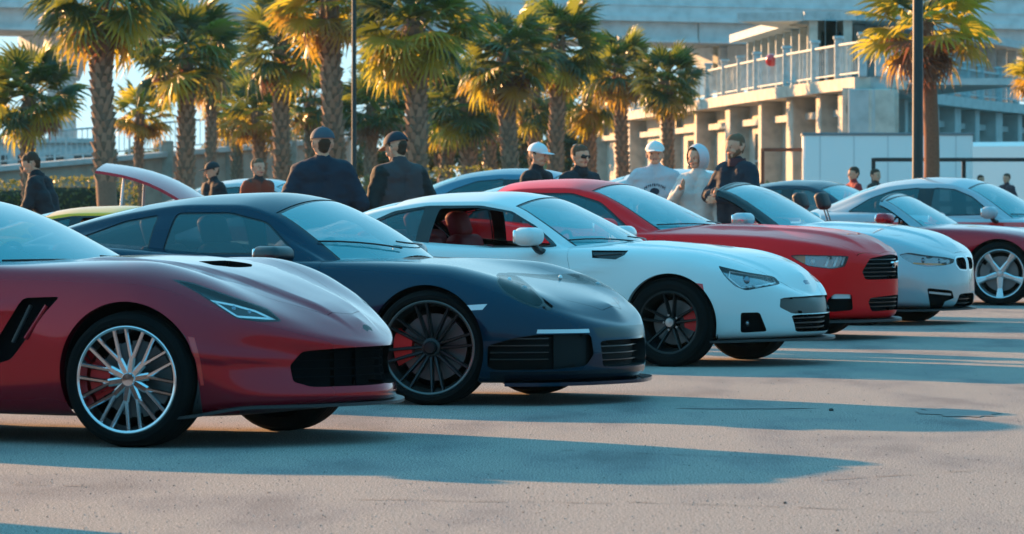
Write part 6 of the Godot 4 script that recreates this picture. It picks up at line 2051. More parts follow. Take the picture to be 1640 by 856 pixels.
func terrace_building() -> void:
	var root := base("terrace_building", Vector3.ZERO)
	var S := 4.72
	var left := [at(1395, 312, 130), at(1356, 312, 133.2), at(1318, 312, 137), at(1272, 312, 142), at(1224, 312, 148), at(1172, 312, 156), at(1120, 312, 165), at(1066, 312, 175), at(1012, 312, 186), at(950, 312, 198)]
	var right := [at(1395, 312, 130), at(1460, 312, 149), at(1560, 312, 162), at(1720, 312, 182)]
	var inset := Vector3(4.0, 0, -4.0)
	# ground floor: wall behind, pilasters in front, dark windows between them
	for run in [left, right]:
		var shade: bool = run == right  # shaded side: greyer slabs and pilasters, its shade put into the material colour
		for i in run.size() - 1:
			var a: Vector3 = run[i] * Vector3(1, 0, 1)
			var b: Vector3 = run[i + 1] * Vector3(1, 0, 1)
			var f := (b - a).normalized()
			var inw := Vector3.UP.cross(f) * (1.0 if not shade else -1.0)
			if inw.dot(inset if not shade else Vector3(-4, 0, -1)) < 0:
				inw = -inw
			var t := Tris.new()
			beam(t, a + inw * 0.7 + Vector3(0, 2.2, 0), b + inw * 0.7 + Vector3(0, 2.2, 0), 4.4, 0.3)
			obj("wall", t, M.beige, root)
			t = Tris.new()
			beam(t, a + inw * (0.3 if not shade else 0.0) + Vector3(0, S - 0.183 - (0.004 if shade else 0.0), 0), b + inw * (0.3 if not shade else 0.0) + Vector3(0, S - 0.183 - (0.004 if shade else 0.0), 0), 0.36, 1.6 if not shade else 1.0)
			obj("terrace_slab", t, M.concrete if shade else M.beige, root)
			t = Tris.new()
			if not shade:
				beam(t, a + inw * 3.0 + Vector3(0, S - 0.12, 0), b + inw * 3.0 + Vector3(0, S - 0.12, 0), 0.2, 3.8)
				obj("terrace_floor", t, M.concrete, root)
			var len := (b - a).length()
			var n := 1 if not shade else maxi(1, int(len / 4.0))
			for k in n + (1 if i == run.size() - 2 else 0):
				var p := a.lerp(b, float(k) / n)
				t = Tris.new()
				cbox(t, Vector3(0, (S - 0.36) * 0.5, 0), Vector3(0.75 + 0.5 * ((i + k) % 2), S - 0.36, 0.8), 0.03, Transform3D(Basis(f, Vector3.UP, f.cross(Vector3.UP)), p + inw * 0.25))
				obj("pilaster", t, M.beige if not shade else M.concrete, root)
				if k < n:
					var c := a.lerp(b, (k + 0.5) / n) + inw * 0.53
					var bx := Transform3D(Basis(f, Vector3.UP, f.cross(Vector3.UP)), c)
					var big: bool = (i + k) % 3 != 2
					t = Tris.new()
					cbox(t, Vector3(0, 1.75, 0), Vector3(len / n * 0.42 if big else 1.0, 3.2 if big else 2.3, 0.05), 0.0)
					var w := obj("window", t, M.darkglass, root, bx)
					t = Tris.new()
					cbox(t, Vector3(0, 1.75, 0.0), Vector3(0.06, 3.2 if big else 2.3, 0.09), 0.0)
					cbox(t, Vector3(0, 2.4, 0.0), Vector3(len / n * 0.42 if big else 1.0, 0.06, 0.094), 0.0)
					obj("frame", t, M.paleblue, w)
			t = Tris.new()
			beam(t, a + inw * 0.5 + Vector3(0, 3.75, 0), b + inw * 0.5 + Vector3(0, 3.75, 0), 0.22, 0.5)
			obj("string_course", t, M.concrete, root)
			t = Tris.new()
			tube(t, [a.lerp(b, 0.3) + inw * 0.45, a.lerp(b, 0.3) + inw * 0.45 + Vector3(0, S - 0.4, 0)], 0.06, 8)
			obj("downpipe", t, M.steeldull, root)
			# balustrade: pedestals, rails and uprights on the edge of the terrace
			var e0 := a - inw * 0.25 + Vector3(0, S, 0)
			var e1 := b - inw * 0.25 + Vector3(0, S, 0)
			post_rail(root, e0, e1, 1.05, 0.3, M.paleblue, 0.065)
			var m2 := maxi(1, int(len / 3.2))
			for k in m2:
				t = Tris.new()
				cbox(t, Vector3(0, 0.62, 0), Vector3(0.24, 1.24, 0.24), 0.02)
				cbox(t, Vector3(0, 1.28, 0), Vector3(0.32, 0.1, 0.32), 0.02)
				obj("pedestal", t, M.paleblue, root, Transform3D(Basis(), e0.lerp(e1, float(k) / m2)))
	# upper floor, set back
	var up := [[at(1505, 312, 168), at(1330, 312, 150)], [at(1330, 312, 150), at(1205, 312, 172)], [at(1330, 312, 150), at(1620, 312, 182)]]
	for e in up.slice(1):
		var a: Vector3 = e[0] * Vector3(1, 0, 1)
		var b: Vector3 = e[1] * Vector3(1, 0, 1)
		var f := (b - a).normalized()
		var out := f.cross(Vector3.UP)
		if out.z < 0:
			out = -out
		var t := Tris.new()
		beam(t, a - out * 0.6 + Vector3(0, 6.0, 0), b - out * 0.6 + Vector3(0, 6.0, 0), 2.6, 0.3)
		obj("upper_wall", t, M.beige, root)
		t = Tris.new()
		beam(t, a - out * 1.2 + Vector3(0, 7.35, 0), b - out * 1.2 + Vector3(0, 7.35, 0), 0.3, 4.2)
		obj("roof_slab", t, M.paleblue, root)
		var n := int((b - a).length() / 2.1)
		for k in n + 1:
			t = Tris.new()
			cbox(t, Vector3(0, 5.95, 0), Vector3(0.4, 2.5, 0.4), 0.02)
			obj("column", t, M.paleblue, root, Transform3D(Basis(), a.lerp(b, float(k) / n)))
			if k < n:
				t = Tris.new()
				cbox(t, Vector3(0, 6.1, 0), Vector3(1.1, 1.5, 0.06), 0.0)
				var w := obj("window", t, M.darkglass, root, Transform3D(Basis(f, Vector3.UP, f.cross(Vector3.UP)), a.lerp(b, (k + 0.5) / n) - out * 0.42))
				t = Tris.new()
				cbox(t, Vector3(0, 6.1, 0), Vector3(0.07, 1.5, 0.1), 0.0)
				obj("frame", t, M.paleblue, w)
	var lb := Tris.new()
	blob(lb, at(1231, 99, 146) + Vector3(0, 0, 1.6), Vector3(0.2, 0.22, 0.2), 0.2)
	obj("red_float", lb, M.redlens, root)
	tag(root, "beige two-storey building with railed terrace and pale columns", "building")

func ramp_wall() -> void:
	var root := base("ramp_wall", Vector3.ZERO)
	var a := at(-900, 352, 132)
	var b := at(560, 226, 176)
	var n := 12
	for i in n:
		var t := Tris.new()
		var p := a.lerp(b, float(i) / n)
		var q := a.lerp(b, float(i + 1) / n)
		var h0: float = p.y
		var h1: float = q.y
		var w := Vector3(0, 0, -3.0)
		p.y = 0; q.y = 0
		var u0 := Vector3(0, h0, 0); var u1 := Vector3(0, h1, 0)
		var g := (q - p) * 0.002
		t.face(p + g, q - g, q - g + u1, p + g + u0)
		t.face(p + g + u0, q - g + u1, q - g + u1 + w, p + g + u0 + w)
		t.face(p + g, p + g + u0, p + g + u0 + w, p + g + w)
		t.face(q - g, q - g + w, q - g + u1 + w, q - g + u1)
		obj("wall_panel", t, M.beige2, root)
		t = Tris.new()
		beam(t, p + u0 + Vector3(0, 0.1, -0.12), q + u1 + Vector3(0, 0.1, -0.12), 0.2, 0.5, 0.02)
		obj("coping", t, M.concrete, root)
		t = Tris.new()
		cbox(t, Vector3(0, h0 * 0.5 + 0.3, 0.12), Vector3(0.45, h0 + 0.6, 0.4), 0.03)
		obj("pier", t, M.beige2, root, Transform3D(Basis(), p))
	post_rail(root, a + Vector3(0, 0.2, -0.15), b + Vector3(0, 0.2, -0.15), 1.1, 0.33, M.paleblue, 0.07)
	tag(root, "rising concrete ramp wall with pale metal railing behind palms", "wall")

func far_building() -> void:
	var root := base("far_building", at(20, 312, 270) * Vector3(1, 0, 1))
	box_thing(root, "wall", Vector3(0, 2.2, -3), Vector3(11, 4.4, 6), M.paleblue, 0.05)
	box_thing(root, "roof", Vector3(0, 4.55, -3), Vector3(11.6, 0.3, 6.6), M.concrete, 0.03)
	for i in 6:
		var w := box_thing(root, "window", Vector3(-4.4 + i * 1.75, 2.9, 0.02), Vector3(1.1, 1.5, 0.1), M.darkglass, 0.0)
		box_thing(w, "frame", Vector3(0, 0, 0.04), Vector3(0.08, 1.5, 0.06), M.white, 0.0)
	tag(root, "low pale blue building behind the small far left palm", "building")

func trailer() -> void:
	var c := at(1420, 312, 112) * Vector3(1, 0, 1)
	var root := base("cargo_trailer", c, -0.05)
	box_thing(root, "box_body", Vector3(0, 1.72, 0), Vector3(4.3, 2.1, 2.1), M.white, 0.05)
	for i in 5:
		box_thing(root, "panel_seam", Vector3(-1.72 + i * 0.86, 1.72, 1.055), Vector3(0.03, 2.0, 0.012), M.whitedull, 0.0)
	box_thing(root, "roof_trim", Vector3(0, 2.76, 0), Vector3(4.36, 0.07, 2.16), M.steeldull, 0.01)
	box_thing(root, "lower_trim", Vector3(0, 0.68, 0), Vector3(4.34, 0.08, 2.14), M.steeldull, 0.01)
	for s: float in [1.0, -1.0]:
		for x in [-0.45, 0.45]:
			var t := Tris.new()
			lathe(t, [[0.0, 0.1], [0.2, 0.1], [0.22, 0.08], [0.33, 0.1], [0.35, 0.06], [0.35, -0.1], [0.0, -0.1]], 28)
			obj("wheel", t, M.tyre, root, Transform3D(Basis(), Vector3(x * 0.85, 0.35, s * 0.95)))
	tag(root, "plain white box trailer parked left of the tall pole", "trailer")

func van(px: float, d: float, label: String) -> void:
	var c := at(px, 312, d) * Vector3(1, 0, 1)
	var root := base("white_van", c, 2.5)
	box_thing(root, "body", Vector3(-0.8, 1.55, 0), Vector3(3.6, 2.3, 2.0), M.white, 0.12)
	box_thing(root, "cab", Vector3(1.5, 1.25, 0), Vector3(1.3, 1.7, 1.96), M.white, 0.2)
	box_thing(root, "bonnet", Vector3(2.4, 0.9, 0), Vector3(0.9, 0.9, 1.9), M.white, 0.15)
	box_thing(root, "windshield", Vector3(1.95, 1.65, 0), Vector3(0.5, 0.7, 1.7), M.darkglass, 0.1)
	for s: float in [1.0, -1.0]:
		box_thing(root, "side_window", Vector3(1.4, 1.65, s * 0.97), Vector3(0.8, 0.55, 0.06), M.darkglass, 0.02)
		for x in [-1.7, 1.9]:
			var t := Tris.new()
			lathe(t, [[0.0, 0.1], [0.2, 0.1], [0.22, 0.08], [0.33, 0.1], [0.35, 0.06], [0.35, -0.1], [0.0, -0.1]], 28)
			obj("wheel", t, M.tyre, root, Transform3D(Basis(), Vector3(x, 0.35, s * 0.93)))
	tag(root, label, "van", "white vans at the right edge")

func rail_fence(px0: float, px1: float, py: float, d: float, m: Material, label: String) -> void:
	var a := at(px0, py, d)
	var b := at(px1, py, d)
	var root := base("rail_fence", a * Vector3(1, 0, 1))
	var t := Tris.new()
	var h := a.y
	beam(t, Vector3(0, h, 0), Vector3(b.x - a.x, h, 0), 0.09, 0.09, 0.012)
	obj("top_rail", t, m, root)
	t = Tris.new()
	beam(t, Vector3(0, h * 0.5, 0), Vector3(b.x - a.x, h * 0.5, 0), 0.12, 0.1, 0.015)
	obj("middle_rail", t, m, root)
	var n := maxi(1, int((b.x - a.x) / 1.6))
	for i in n + 1:
		t = Tris.new()
		cbox(t, Vector3((b.x - a.x) * i / n, h * 0.5, -0.13), Vector3(0.09, h + 0.08, 0.09), 0.01)
		obj("post", t, m, root)
	tag(root, label, "fence")

func hood_up_car() -> void:
	# a low red car with its front lid raised on two struts
	var d: Dictionary = red_roadster()
	d.at = Vector3(-4.3, 0, -52)
	d.turn = PI - deg_to_rad(8)
	d.label = "dark red car with its lid raised on struts"
	d.group = "parked cars behind the row"
	d.erase("mirror")
	d.open = false
	var cuts := []
	for e in d.cuts:
		if e.name == "hood":
			e.kind = "hole"
		cuts.append(e)
	d.cuts = cuts
	var root := car("red_car_with_raised_lid", d)
	# the lid: a curved panel hinged at the back of the opening
	var G := []
	var U := []
	for j in 9:
		var row := []
		for i in 15:
			var z := lerpf(-0.72, 0.72, i / 14.0)
			var u := j / 8.0
			var w := 1.0 - 0.3 * u * u
			row.append(Vector3(u * 1.36, 0.1 * (1.0 - (z / 0.72) ** 2) + 0.09 * sin(u * PI) - 0.05 * u * u, z * w))
		G.append(row)
	var t := Tris.new()
	var un := Tris.new()
	for j in 8:
		for i in 14:
			var q := [G[j][i], G[j][i + 1], G[j + 1][i + 1], G[j + 1][i]]
			var nn := []
			for v in q:
				nn.append(Vector3(-0.2 * cos(v.x / 1.42 * PI) + 0.07, 1, v.z * 0.4).normalized())
			t.tri(q[0], q[1], q[2], nn[0], nn[1], nn[2])
			t.tri(q[0], q[2], q[3], nn[0], nn[2], nn[3])
			var o := Vector3(0, -0.035, 0)
			un.tri(q[0] + o, q[1] + o, q[2] + o, -nn[0], -nn[1], -nn[2])
			un.tri(q[0] + o, q[2] + o, q[3] + o, -nn[0], -nn[2], -nn[3])
	var edge := Tris.new()
	edge.join(rim_walls(t, Vector3(0, -0.035, 0)))
	var x := Transform3D(Basis(Vector3.BACK, deg_to_rad(23)), Vector3(-0.72, 1.02, 0))
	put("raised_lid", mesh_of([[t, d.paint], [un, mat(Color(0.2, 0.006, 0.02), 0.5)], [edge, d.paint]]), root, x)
	for s: float in [1.0, -1.0]:
		t = Tris.new()
		tube(t, [Vector3(0.25, 0.78, s * 0.62), x * Vector3(1.0, 0.0, s * 0.55)], 0.018, 6)
		obj("strut", t, M.whitedull, root)

func pebble(px: float, py: float, r: float, label: String) -> void:
	var d := 8540.0 / (py - 312.0)
	var t := Tris.new()
	blob(t, Vector3(0, r * 0.5, 0), Vector3(r, r * 0.6, r * 0.8), r * 0.6, Transform3D(Basis(Vector3.UP, px), Vector3.ZERO), 9, 6)
	var o := obj("pebble", t, M.pebble, self, Transform3D(Basis(), Vector3((px - 820.0) * d / 7000.0, 0, -d)))
	tag(o, label, "pebble", "stones on the asphalt")

func broad_tree(px: float, py: float, r: float, d: float, label: String, sd: int) -> void:      # a leafy tree well behind the palms
	var f := at(px, 312, d) * Vector3(1, 0, 1)
	var top: float = at(px, py, d).y
	var rr := r * d / 7000.0
	var root := base("broad_tree", f)
	var rg := RandomNumberGenerator.new()
	rg.seed = sd
	var t := Tris.new()
	tube(t, [Vector3.ZERO, Vector3(0.1, top * 0.45, 0), Vector3(0, top, 0)], [0.22, 0.16, 0.06], 8)
	var cl := []
	for i in 11:
		var c := Vector3(rg.randfn() * rr * 0.5, top + rg.randf_range(-0.75, 0.7) * rr, rg.randfn() * rr * 0.5)
		cl.append([c, rr * rg.randf_range(0.3, 0.55)])
		tube(t, [Vector3(0.05, top * 0.5, 0), c], [0.09, 0.03], 5)
	obj("trunk", t, M.bark, root)
	t = Tris.new()
	for c in cl:
		for i in 260:
			var v: Vector3 = Vector3(rg.randfn(), rg.randfn() * 0.8, rg.randfn()).normalized() * c[1] * pow(rg.randf(), 0.4)
			var p: Vector3 = c[0] + v
			p.y = maxf(p.y, 0.15)
			var a := Vector3(rg.randfn(), rg.randfn(), rg.randfn()).normalized() * 0.16
			var b := a.cross(Vector3(rg.randfn(), rg.randfn(), rg.randfn())).normalized() * 0.08
			t.face(p - a, p + b, p + a, p - b)
	obj("crown", t, M.treeleaf, root)
	tag(root, label, "tree", "leafy trees behind the palms")

func ground_mark(called: String, px: float, py: float, sx: float, sz: float, m: Material, sd: int) -> void:     # an irregular flat patch, 4 mm proud of the asphalt
	var d := 8540.0 / (py - 312.0)
	var rg := RandomNumberGenerator.new()
	rg.seed = sd
	var pts := []
	var n := 26
	for i in n:
		var a := TAU * i / n
		var k := rg.randf_range(0.7, 1.1)
		pts.append(Vector3(cos(a) * sx * k, 0, sin(a) * sz * k))
	var t := Tris.new()
	for i in n:
		t.flat(Vector3.ZERO, pts[(i + 1) % n], pts[i])
	var o := obj(called, t, m, self, Transform3D(Basis(Vector3.UP, rg.randf_range(-0.3, 0.3)), Vector3((px - 820.0) * d / 7000.0, 0.004, -d)))
	struct(o)

func crack(px0: float, py0: float, px1: float, py1: float, sd: int) -> void:       # a wandering crack in the asphalt
	var rg := RandomNumberGenerator.new()
	rg.seed = sd
	var d0 := 8540.0 / (py0 - 312.0)
	var d1 := 8540.0 / (py1 - 312.0)
	var a := Vector3((px0 - 820.0) * d0 / 7000.0, 0.004, -d0)
	var b := Vector3((px1 - 820.0) * d1 / 7000.0, 0.004, -d1)
	var n := int((b - a).length() / 0.07)
	var prev := []
	var off := 0.0
	var t := Tris.new()
	for i in n + 1:
		off += rg.randf_range(-0.02, 0.02)
		off *= 0.97
		var p := a.lerp(b, float(i) / n) + Vector3(0, 0, off)
		var w := rg.randf_range(0.002, 0.013)
		var q := [p + Vector3(0, 0, -w), p + Vector3(0, 0, w)]
		if prev and rg.randf() > 0.15:
			t.face(prev[0], prev[1], q[1], q[0])
		prev = q
	struct(obj("asphalt_crack", t, M.tar, self))

func distant_trees() -> void:      # a low wooded shore all along the horizon
	var rg := RandomNumberGenerator.new()
	rg.seed = 77
	var t := Tris.new()
	for i in 5200:
		var a := rg.randf_range(-1.9, 1.9)
		var r := rg.randf_range(420.0, 460.0)
		var h := 4.2 + 1.6 * sin(a * 23.0) + 1.2 * sin(a * 57.0 + 1.0)
		var c := Vector3(sin(a) * r, rg.randf_range(0.0, h), -cos(a) * r)
		var d := Vector3(rg.randfn(), rg.randfn(), rg.randfn()).normalized() * 1.5
		var e := d.cross(Vector3(rg.randfn(), rg.randfn(), rg.randfn())).normalized() * 1.0
		t.face(c - d, c + e, c + d, c - e)
	var o := obj("distant_trees", t, M.treeleaf, self)
	o.set_meta("kind", "stuff")
	tag(o, "low wooded shore along the far horizon", "trees")

func loose_grit() -> void:      # crumbs of stone on the worn asphalt, far too many to count
	var rg := RandomNumberGenerator.new()
	rg.seed = 9
	var t := Tris.new()
	blob(t, Vector3(0, 0.4, 0), Vector3(1, 0.7, 0.8), 0.6, Transform3D(), 6, 4)
	var mm := MultiMesh.new()
	mm.transform_format = MultiMesh.TRANSFORM_3D
	mm.use_colors = true
	mm.mesh = mesh_of([[t, M.cloth]])
	mm.instance_count = 9000
	for i in 9000:
		var d := 15.0 + 30.0 * pow(rg.randf(), 1.6)
		var x := rg.randf_range(-0.13, 0.13) * d
		var r := 0.0014 + 0.0026 * pow(rg.randf(), 3.0)
		mm.set_instance_transform(i, Transform3D(Basis(Vector3.UP, rg.randf() * TAU).scaled(Vector3.ONE * r), Vector3(x, 0.0, -d)))
		var g := rg.randf_range(0.1, 0.45)
		mm.set_instance_color(i, Color(g * 1.05, g * 0.96, g * 0.88))
	var o := MultiMeshInstance3D.new()
	o.name = "loose_grit"
	o.multimesh = mm
	add_child(o, true)
	o.set_meta("kind", "stuff")
	tag(o, "loose crumbs of stone scattered over the asphalt", "grit")

func _ready() -> void:
	setup()
	materials()
	# ---- ground
	var g := PlaneMesh.new()
	g.size = Vector2(4000, 4000)
	struct(put("asphalt_ground", g, self, Transform3D(Basis(), Vector3(0, 0, -1000)), M.asphalt))
	# ---- large structures
	bridge()
	terrace_building()
	ramp_wall()
	far_building()
	distant_trees()
	# ---- palms: foot px, crown px, crown py, crown radius in px, depth, trunk width in px
	var gp := func(n: String, fx: float, cx: float, cy: float, r: float, d: float, w: float, label: String, o := {}) -> void:
		var f := at(fx, 312, d)
		f.y = 0.0
		palm(n, f, at(cx, cy, d), r * d / 7000.0, w * d / 7000.0, label, o)
	gp.call("palm_tree", 52, 48, 152, 82, 120, 22, "small full green palm at far left behind the person bending", {"yellow": 0.25})
	gp.call("palm_tree", 176, 163, -22, 118, 98, 34, "tall thick-trunked palm at left with brown hanging dead fronds", {"yellow": 0.35, "low": -1.25, "n": 46})
	gp.call("palm_tree", 292, 296, 78, 98, 122, 27, "green palm with reddish trunk beside raised red lid", {"yellow": 0.25, "n": 42})
	gp.call("palm_tree", 330, 338, 112, 70, 150, 18, "thin-trunked palm just right of the reddish-trunked palm", {"yellow": 0.4, "n": 36})
	gp.call("palm_tree", 222, 224, 178, 55, 140, 16, "short yellowing palm right of the tall thick-trunked palm", {"yellow": 0.75, "n": 32})
	gp.call("palm_tree", 418, 410, 178, 62, 138, 20, "short yellow palm above the person in rust jacket", {"yellow": 0.6, "n": 36})
	gp.call("palm_tree", 456, 452, 68, 88, 130, 26, "leafy olive palm above the white vehicle", {"yellow": 0.3, "n": 42})
	gp.call("palm_tree", 541, 526, -4, 92, 112, 32, "tall palm behind the man in navy jacket", {"yellow": 0.45, "n": 42})
	gp.call("palm_tree", 592, 596, 172, 66, 158, 20, "low dark green palm right of the thin dark pole", {"yellow": 0.1, "n": 40})
	gp.call("palm_tree", 656, 664, 34, 108, 106, 34, "big full palm with orange underside behind dark cap man", {"yellow": 0.35, "low": -1.2, "n": 48})
	gp.call("palm_tree", 712, 716, 178, 66, 165, 22, "low green palm between the big palm and grey-green palm", {"yellow": 0.15})
	gp.call("palm_tree", 755, 748, 158, 80, 142, 26, "grey-green drooping palm left of the blue car", {"yellow": 0.15, "low": -1.2})
	gp.call("palm_tree", 828, 812, 84, 88, 130, 27, "yellow-topped palm behind the white cap man", {"yellow": 0.3, "low": -1.25, "n": 44})
	gp.call("palm_tree", 884, 894, 66, 80, 135, 24, "tall dark palm above the man in sunglasses", {"yellow": 0.25, "low": -1.3, "n": 44})
	gp.call("palm_tree", 1000, 992, 108, 66, 146, 20, "yellow-green palm left of the last palm in the row", {"yellow": 0.4})
	gp.call("palm_tree", 1074, 1068, 126, 60, 140, 19, "round palm ending the row beside the terrace building", {"yellow": 0.2, "low": -1.2})
	gp.call("palm_tree", 382, 380, 168, 62, 164, 18, "hazy palm between the thin-trunked and yellow palms", {"yellow": 0.4, "n": 34})
	gp.call("palm_tree", 500, 498, 160, 64, 160, 20, "half-hidden palm left of the navy-jacket person", {"yellow": 0.35, "n": 34})
	gp.call("palm_tree", 634, 630, 118, 62, 168, 20, "half-hidden palm just left of the big full palm", {"yellow": 0.3, "n": 34})
	gp.call("palm_tree", 790, 786, 158, 62, 162, 20, "dark palm between grey-green and yellow-topped palms", {"yellow": 0.2, "n": 34})
	gp.call("palm_tree", 858, 856, 148, 66, 158, 20, "drooping palm directly above the white cap man", {"yellow": 0.25, "low": -1.3, "n": 36})
	gp.call("palm_tree", 945, 942, 152, 62, 164, 20, "drooping palm above the sunglasses person's right", {"yellow": 0.3, "low": -1.3, "n": 36})
	gp.call("palm_tree", 1489, 1480, 34, 112, 92, 27, "orange and yellow palm directly behind the tall pole", {"yellow": 0.8, "dead": 0.2, "low": -1.25, "n": 36, "boots_from": 0.72, "bark": M.redbark})
	gp.call("palm_tree", 1662, 1665, 118, 48, 110, 18, "small yellow palm cut off by the right edge", {"yellow": 0.8})
	var k := 0
	for e in [[470, 236, 52, 205], [545, 222, 62, 198], [640, 232, 60, 204], [705, 222, 62, 200], [770, 232, 55, 206], [840, 226, 58, 202], [910, 230, 52, 210], [250, 262, 42, 230], [365, 252, 46, 226]]:
		broad_tree(e[0], e[1], e[2], e[3], "leafy dark tree behind the palms, " + ["right of the short yellow palm", "left of the thin dark pole", "between the jacketed pair", "behind the big full palm", "behind the grey-green palm", "behind the white cap man", "behind the man in sunglasses", "behind the raised red lid", "behind the thin-trunked palm"][k], 40 + k)
		k += 1
	for e in [[40, 130, 3.0, 1.1, "clipped olive bush at far left under the ramp"], [130, 128, 3.2, 1.2, "clipped olive bush behind the person bending"], [640, 132, 2.6, 1.3, "dark bush between the two jacketed men"], [730, 128, 3.0, 1.5, "dark green bush left of the blue car"], [1250, 118, 1.6, 1.0, "low green bush under the brown rail"]]:
		bush("bush", at(e[0], 312, e[1]) * Vector3(1, 0, 1), Vector3(e[2], e[3] + 0.5, 1.4), 1500, e[4], M.leaf)
	street_pole(1470, 61, 0.075, 9.0, M.darkpole, "tall dark green pole in front of orange palm")
	street_pole(567, 104, 0.06, 6.5, M.darkpole, "thin dark pole between the two tall middle palms")
	trailer()
	van(1585, 124, "white van nearest the pole in the pair at right")
	van(1650, 128, "white van cut off by the right edge")
	rail_fence(1222, 1288, 240, 112, M.rustwood, "brown wooden rail left of the white trailer")
	rail_fence(1400, 1690, 256, 100, M.darkwood, "long dark rail in front of trailer and vans")
	# ---- the row of cars
	car("maroon_sports_car", corvette())
	car("dark_blue_sports_car", porsche())
	car("white_sports_car", white_coupe())
	car("bright_red_coupe", red_coupe())
	car("silver_convertible", silver_convertible())
	car("red_roadster", red_roadster())
	# the next car of the row stands just outside the picture; its shadow falls into the corner
	var nx: Dictionary = white_coupe()
	nx.at = Vector3(-3.45, 0, -16.45)
	nx.paint = paint(Color(0.02, 0.02, 0.022))
	nx.label = "dark coupe whose shadow falls into the near corner"
	car("dark_coupe", nx)
	# ---- cars behind
	car("silver_sedan", plain_car(paint(Color(0.34, 0.4, 0.44)), Vector3(7.25, 0, -54.0), -deg_to_rad(23), "pale silver sedan behind the dark red roadster"))
	car("navy_car", plain_car(paint(Color(0.01, 0.02, 0.04)), at(1490, 312, 64) * Vector3(1, 0, 1), -deg_to_rad(30), "dark navy car left of the silver sedan"))
	var bl := car("blue_car", plain_car(paint(Color(0.05, 0.16, 0.24)), at(1088, 312, 60) * Vector3(1, 0, 1), -deg_to_rad(12), "blue-grey car behind the white cap man"))
	bl.scale = Vector3.ONE * 1.1
	var wh := car("pale_car", plain_car(paint(Color(0.45, 0.5, 0.52)), at(600, 312, 74) * Vector3(1, 0, 1), -deg_to_rad(15), "pale car behind the person in rust jacket"))
	wh.scale = Vector3.ONE * 1.04
	var su := car("white_car", plain_car(paint(Color(0.5, 0.54, 0.55)), at(1330, 312, 66) * Vector3(1, 0, 1), -deg_to_rad(12), "white car behind the hooded person"))
	su.scale = Vector3.ONE * 1.12
	var yl: Dictionary = white_coupe()
	yl.at = at(445, 312, 40) * Vector3(1, 0, 1)
	yl.turn = -deg_to_rad(14)
	yl.paint = paint(Color(0.85, 0.4, 0.002))
	yl.label = "yellow low coupe behind the dark blue car"
	yl.group = "parked cars behind the row"
	yl.seatmat = M.seat
	var y := car("yellow_coupe", yl)
	y.scale = Vector3.ONE * 0.9
	hood_up_car()
	# ---- people
	var black := Color(0.012, 0.012, 0.016)
	var navy := Color(0.012, 0.02, 0.04)
	var cap := func(c: Color) -> Material: return mat(c, 0.8)
	var folded := [[Vector3(-0.3, 1.15, 0.06), Vector3(-0.04, 1.18, 0.26)], [Vector3(0.3, 1.15, 0.06), Vector3(0.03, 1.12, 0.28)]]
	var pers := func(px: float, d: float, turn: float, o: Dictionary) -> void:
		person("person", at(px, 312, d) * Vector3(1, 0, 1), turn, o)
	pers.call(80, 48, -1.9, {"h": 1.74, "top": black, "lean": 0.35, "head": [0.45, 0.1, 0.0], "hairy": 1.1, "hair": Color(0.05, 0.025, 0.015), "hat": "collar", "hatmat": cap.call(black), "label": "person in black hoodie bending forward at far left", "arms": [[Vector3(-0.26, 1.16, 0.1), Vector3(-0.2, 1.05, 0.33)], [Vector3(0.26, 1.16, 0.1), Vector3(0.2, 1.05, 0.33)]]})
	pers.call(340, 60, -0.9, {"h": 1.69, "top": black, "hat": "cap", "hatmat": cap.call(Color(0.015, 0.015, 0.018)), "label": "person in black cap and jacket beside raised red lid", "head": [0.15, -0.4, 0]})
	pers.call(414, 56, 0.7, {"h": 1.7, "top": Color(0.2, 0.035, 0.015), "yoke": Color(0.03, 0.025, 0.025), "hairy": 0.7, "hair": Color(0.12, 0.06, 0.03), "label": "person in rust and black jacket right of the red lid", "bulk": 1.05})
	pers.call(516, 36.6, 3.3, {"arms": [[Vector3(-0.325, 1.13, -0.06), Vector3(-0.16, 0.98, 0.2)], [Vector3(0.325, 1.13, -0.06), Vector3(0.16, 0.98, 0.2)]], "h": 1.8, "top": Color(0.01, 0.016, 0.034), "bulk": 1.22, "hat": "cap", "hatmat": cap.call(Color(0.05, 0.065, 0.085)), "brimmat": cap.call(Color(0.03, 0.035, 0.045)), "label": "person seen from behind in navy jacket and grey cap", "head": [0.05, 0.15, 0.0]})
	pers.call(638, 36.9, 3.75, {"arms": [[Vector3(-0.325, 1.13, -0.06), Vector3(-0.16, 0.98, 0.2)], [Vector3(0.325, 1.13, -0.06), Vector3(0.16, 0.98, 0.2)]], "h": 1.77, "top": Color(0.05, 0.04, 0.045), "sleeve": Color(0.012, 0.012, 0.014), "bulk": 1.2, "hat": "cap", "hatmat": cap.call(Color(0.012, 0.014, 0.024)), "brimmat": cap.call(Color(0.25, 0.2, 0.15)), "label": "person seen from behind in dark brown jacket and navy cap", "head": [0.3, 0.25, 0.0]})
	pers.call(862, 46.7, 1.0, {"h": 1.79, "top": black, "hat": "cap", "hatmat": cap.call(Color(0.62, 0.64, 0.66)), "label": "person in white cap and black jacket behind red coupe", "head": [0.1, 0.2, 0.0]})
	pers.call(930, 46.7, 0.6, {"h": 1.77, "top": Color(0.014, 0.016, 0.024), "hair": Color(0.1, 0.05, 0.025), "shades": true, "hat": "collar", "hatmat": cap.call(black), "label": "brown-haired person in sunglasses and dark jacket", "head": [0.05, 0.2, 0.0]})
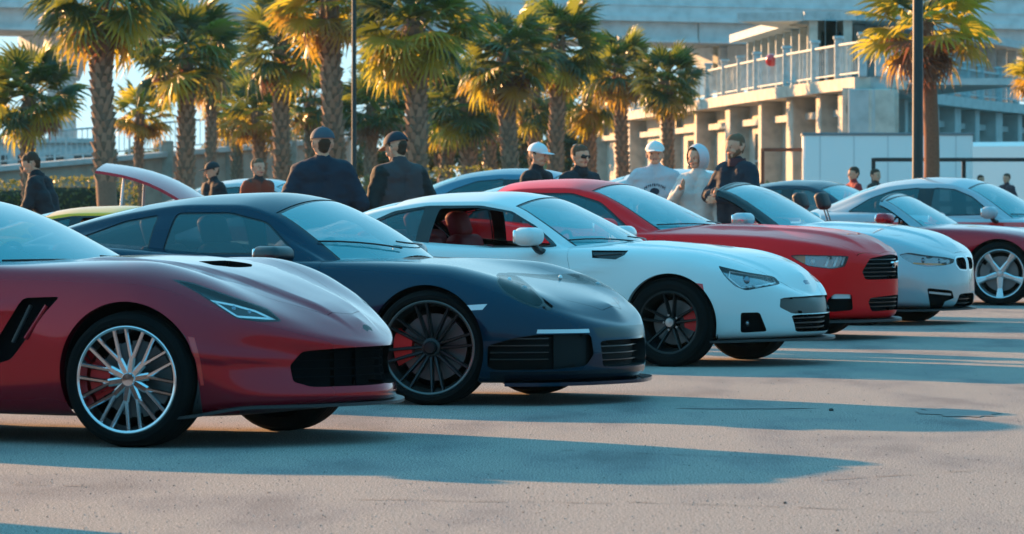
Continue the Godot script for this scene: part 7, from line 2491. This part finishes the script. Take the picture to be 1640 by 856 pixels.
	pers.call(1049, 46.2, -0.05, {"h": 1.8, "top": Color(0.42, 0.45, 0.48), "bulk": 1.12, "hat": "cap", "hatmat": cap.call(Color(0.62, 0.62, 0.6)), "print": mat(Color(0.012, 0.02, 0.04), 0.7), "label": "person in white cap and grey printed sweatshirt", "arms": [[Vector3(-0.34, 1.17, -0.02), Vector3(-0.3, 0.96, 0.12)], [Vector3(0.34, 1.17, -0.02), Vector3(0.3, 0.96, 0.12)]]})
	pers.call(1117, 45.6, -0.5, {"h": 1.75, "top": Color(0.48, 0.48, 0.46), "bulk": 0.9, "hat": "hood", "hatmat": cap.call(Color(0.46, 0.49, 0.52)), "label": "slim person with pale grey hood up", "head": [0.1, -0.3, 0.0], "arms": [[Vector3(-0.25, 1.16, 0.1), Vector3(-0.08, 1.3, 0.24)], [Vector3(0.25, 1.14, -0.04), Vector3(0.27, 0.9, 0.06)]]})
	pers.call(1178, 45.2, -0.75, {"h": 1.87, "top": Color(0.012, 0.016, 0.03), "bulk": 1.08, "beard": true, "hair": Color(0.15, 0.075, 0.04), "hairy": 0.7, "hat": "collar", "hatmat": cap.call(Color(0.06, 0.015, 0.02)), "label": "tall bearded person in dark jacket, arms folded", "arms": folded, "head": [0.12, -0.25, 0.0]})
	pers.call(706, 108, 0.3, {"h": 1.7, "top": Color(0.5, 0.5, 0.48), "label": "far small person in white beyond dark brown jacket"})
	pers.call(1366, 76, -1.2, {"h": 1.72, "top": Color(0.28, 0.02, 0.02), "label": "far person in red left of the silver sedan roof"})
	pers.call(1404, 82, 0.9, {"h": 1.72, "top": Color(0.05, 0.03, 0.02), "label": "far person in brown above the silver sedan roof"})
	pers.call(1572, 112, 0.4, {"h": 1.74, "top": Color(0.3, 0.28, 0.26), "label": "far person in pale top under the dark rail", "group": ""})
	pers.call(1612, 108, -0.8, {"h": 1.76, "top": Color(0.04, 0.03, 0.04), "label": "far person in dark top under the dark rail"})
	pebble(1332, 659, 0.014, "dark stone in the dark blue car's long shadow")
	pebble(1258, 808, 0.008, "dark stone on sunlit asphalt in the right foreground")
	pebble(1342, 852, 0.006, "tiny stone at the bottom edge right of centre")
	pebble(846, 783, 0.005, "tiny stone just below the maroon car's shadow")
	loose_grit()
	ground_mark("oil_stain", 1535, 662, 0.24, 0.5, M.stain, 3)
	ground_mark("oil_stain", 1200, 655, 0.4, 0.12, M.stain, 4)
	crack(560, 802, 980, 808, 1)
	crack(1010, 806, 1500, 822, 2)
	crack(20, 778, 210, 782, 3)
	crack(1060, 650, 1300, 658, 4)
	crack(900, 722, 1250, 736, 5)
	crack(1320, 770, 1640, 752, 6)
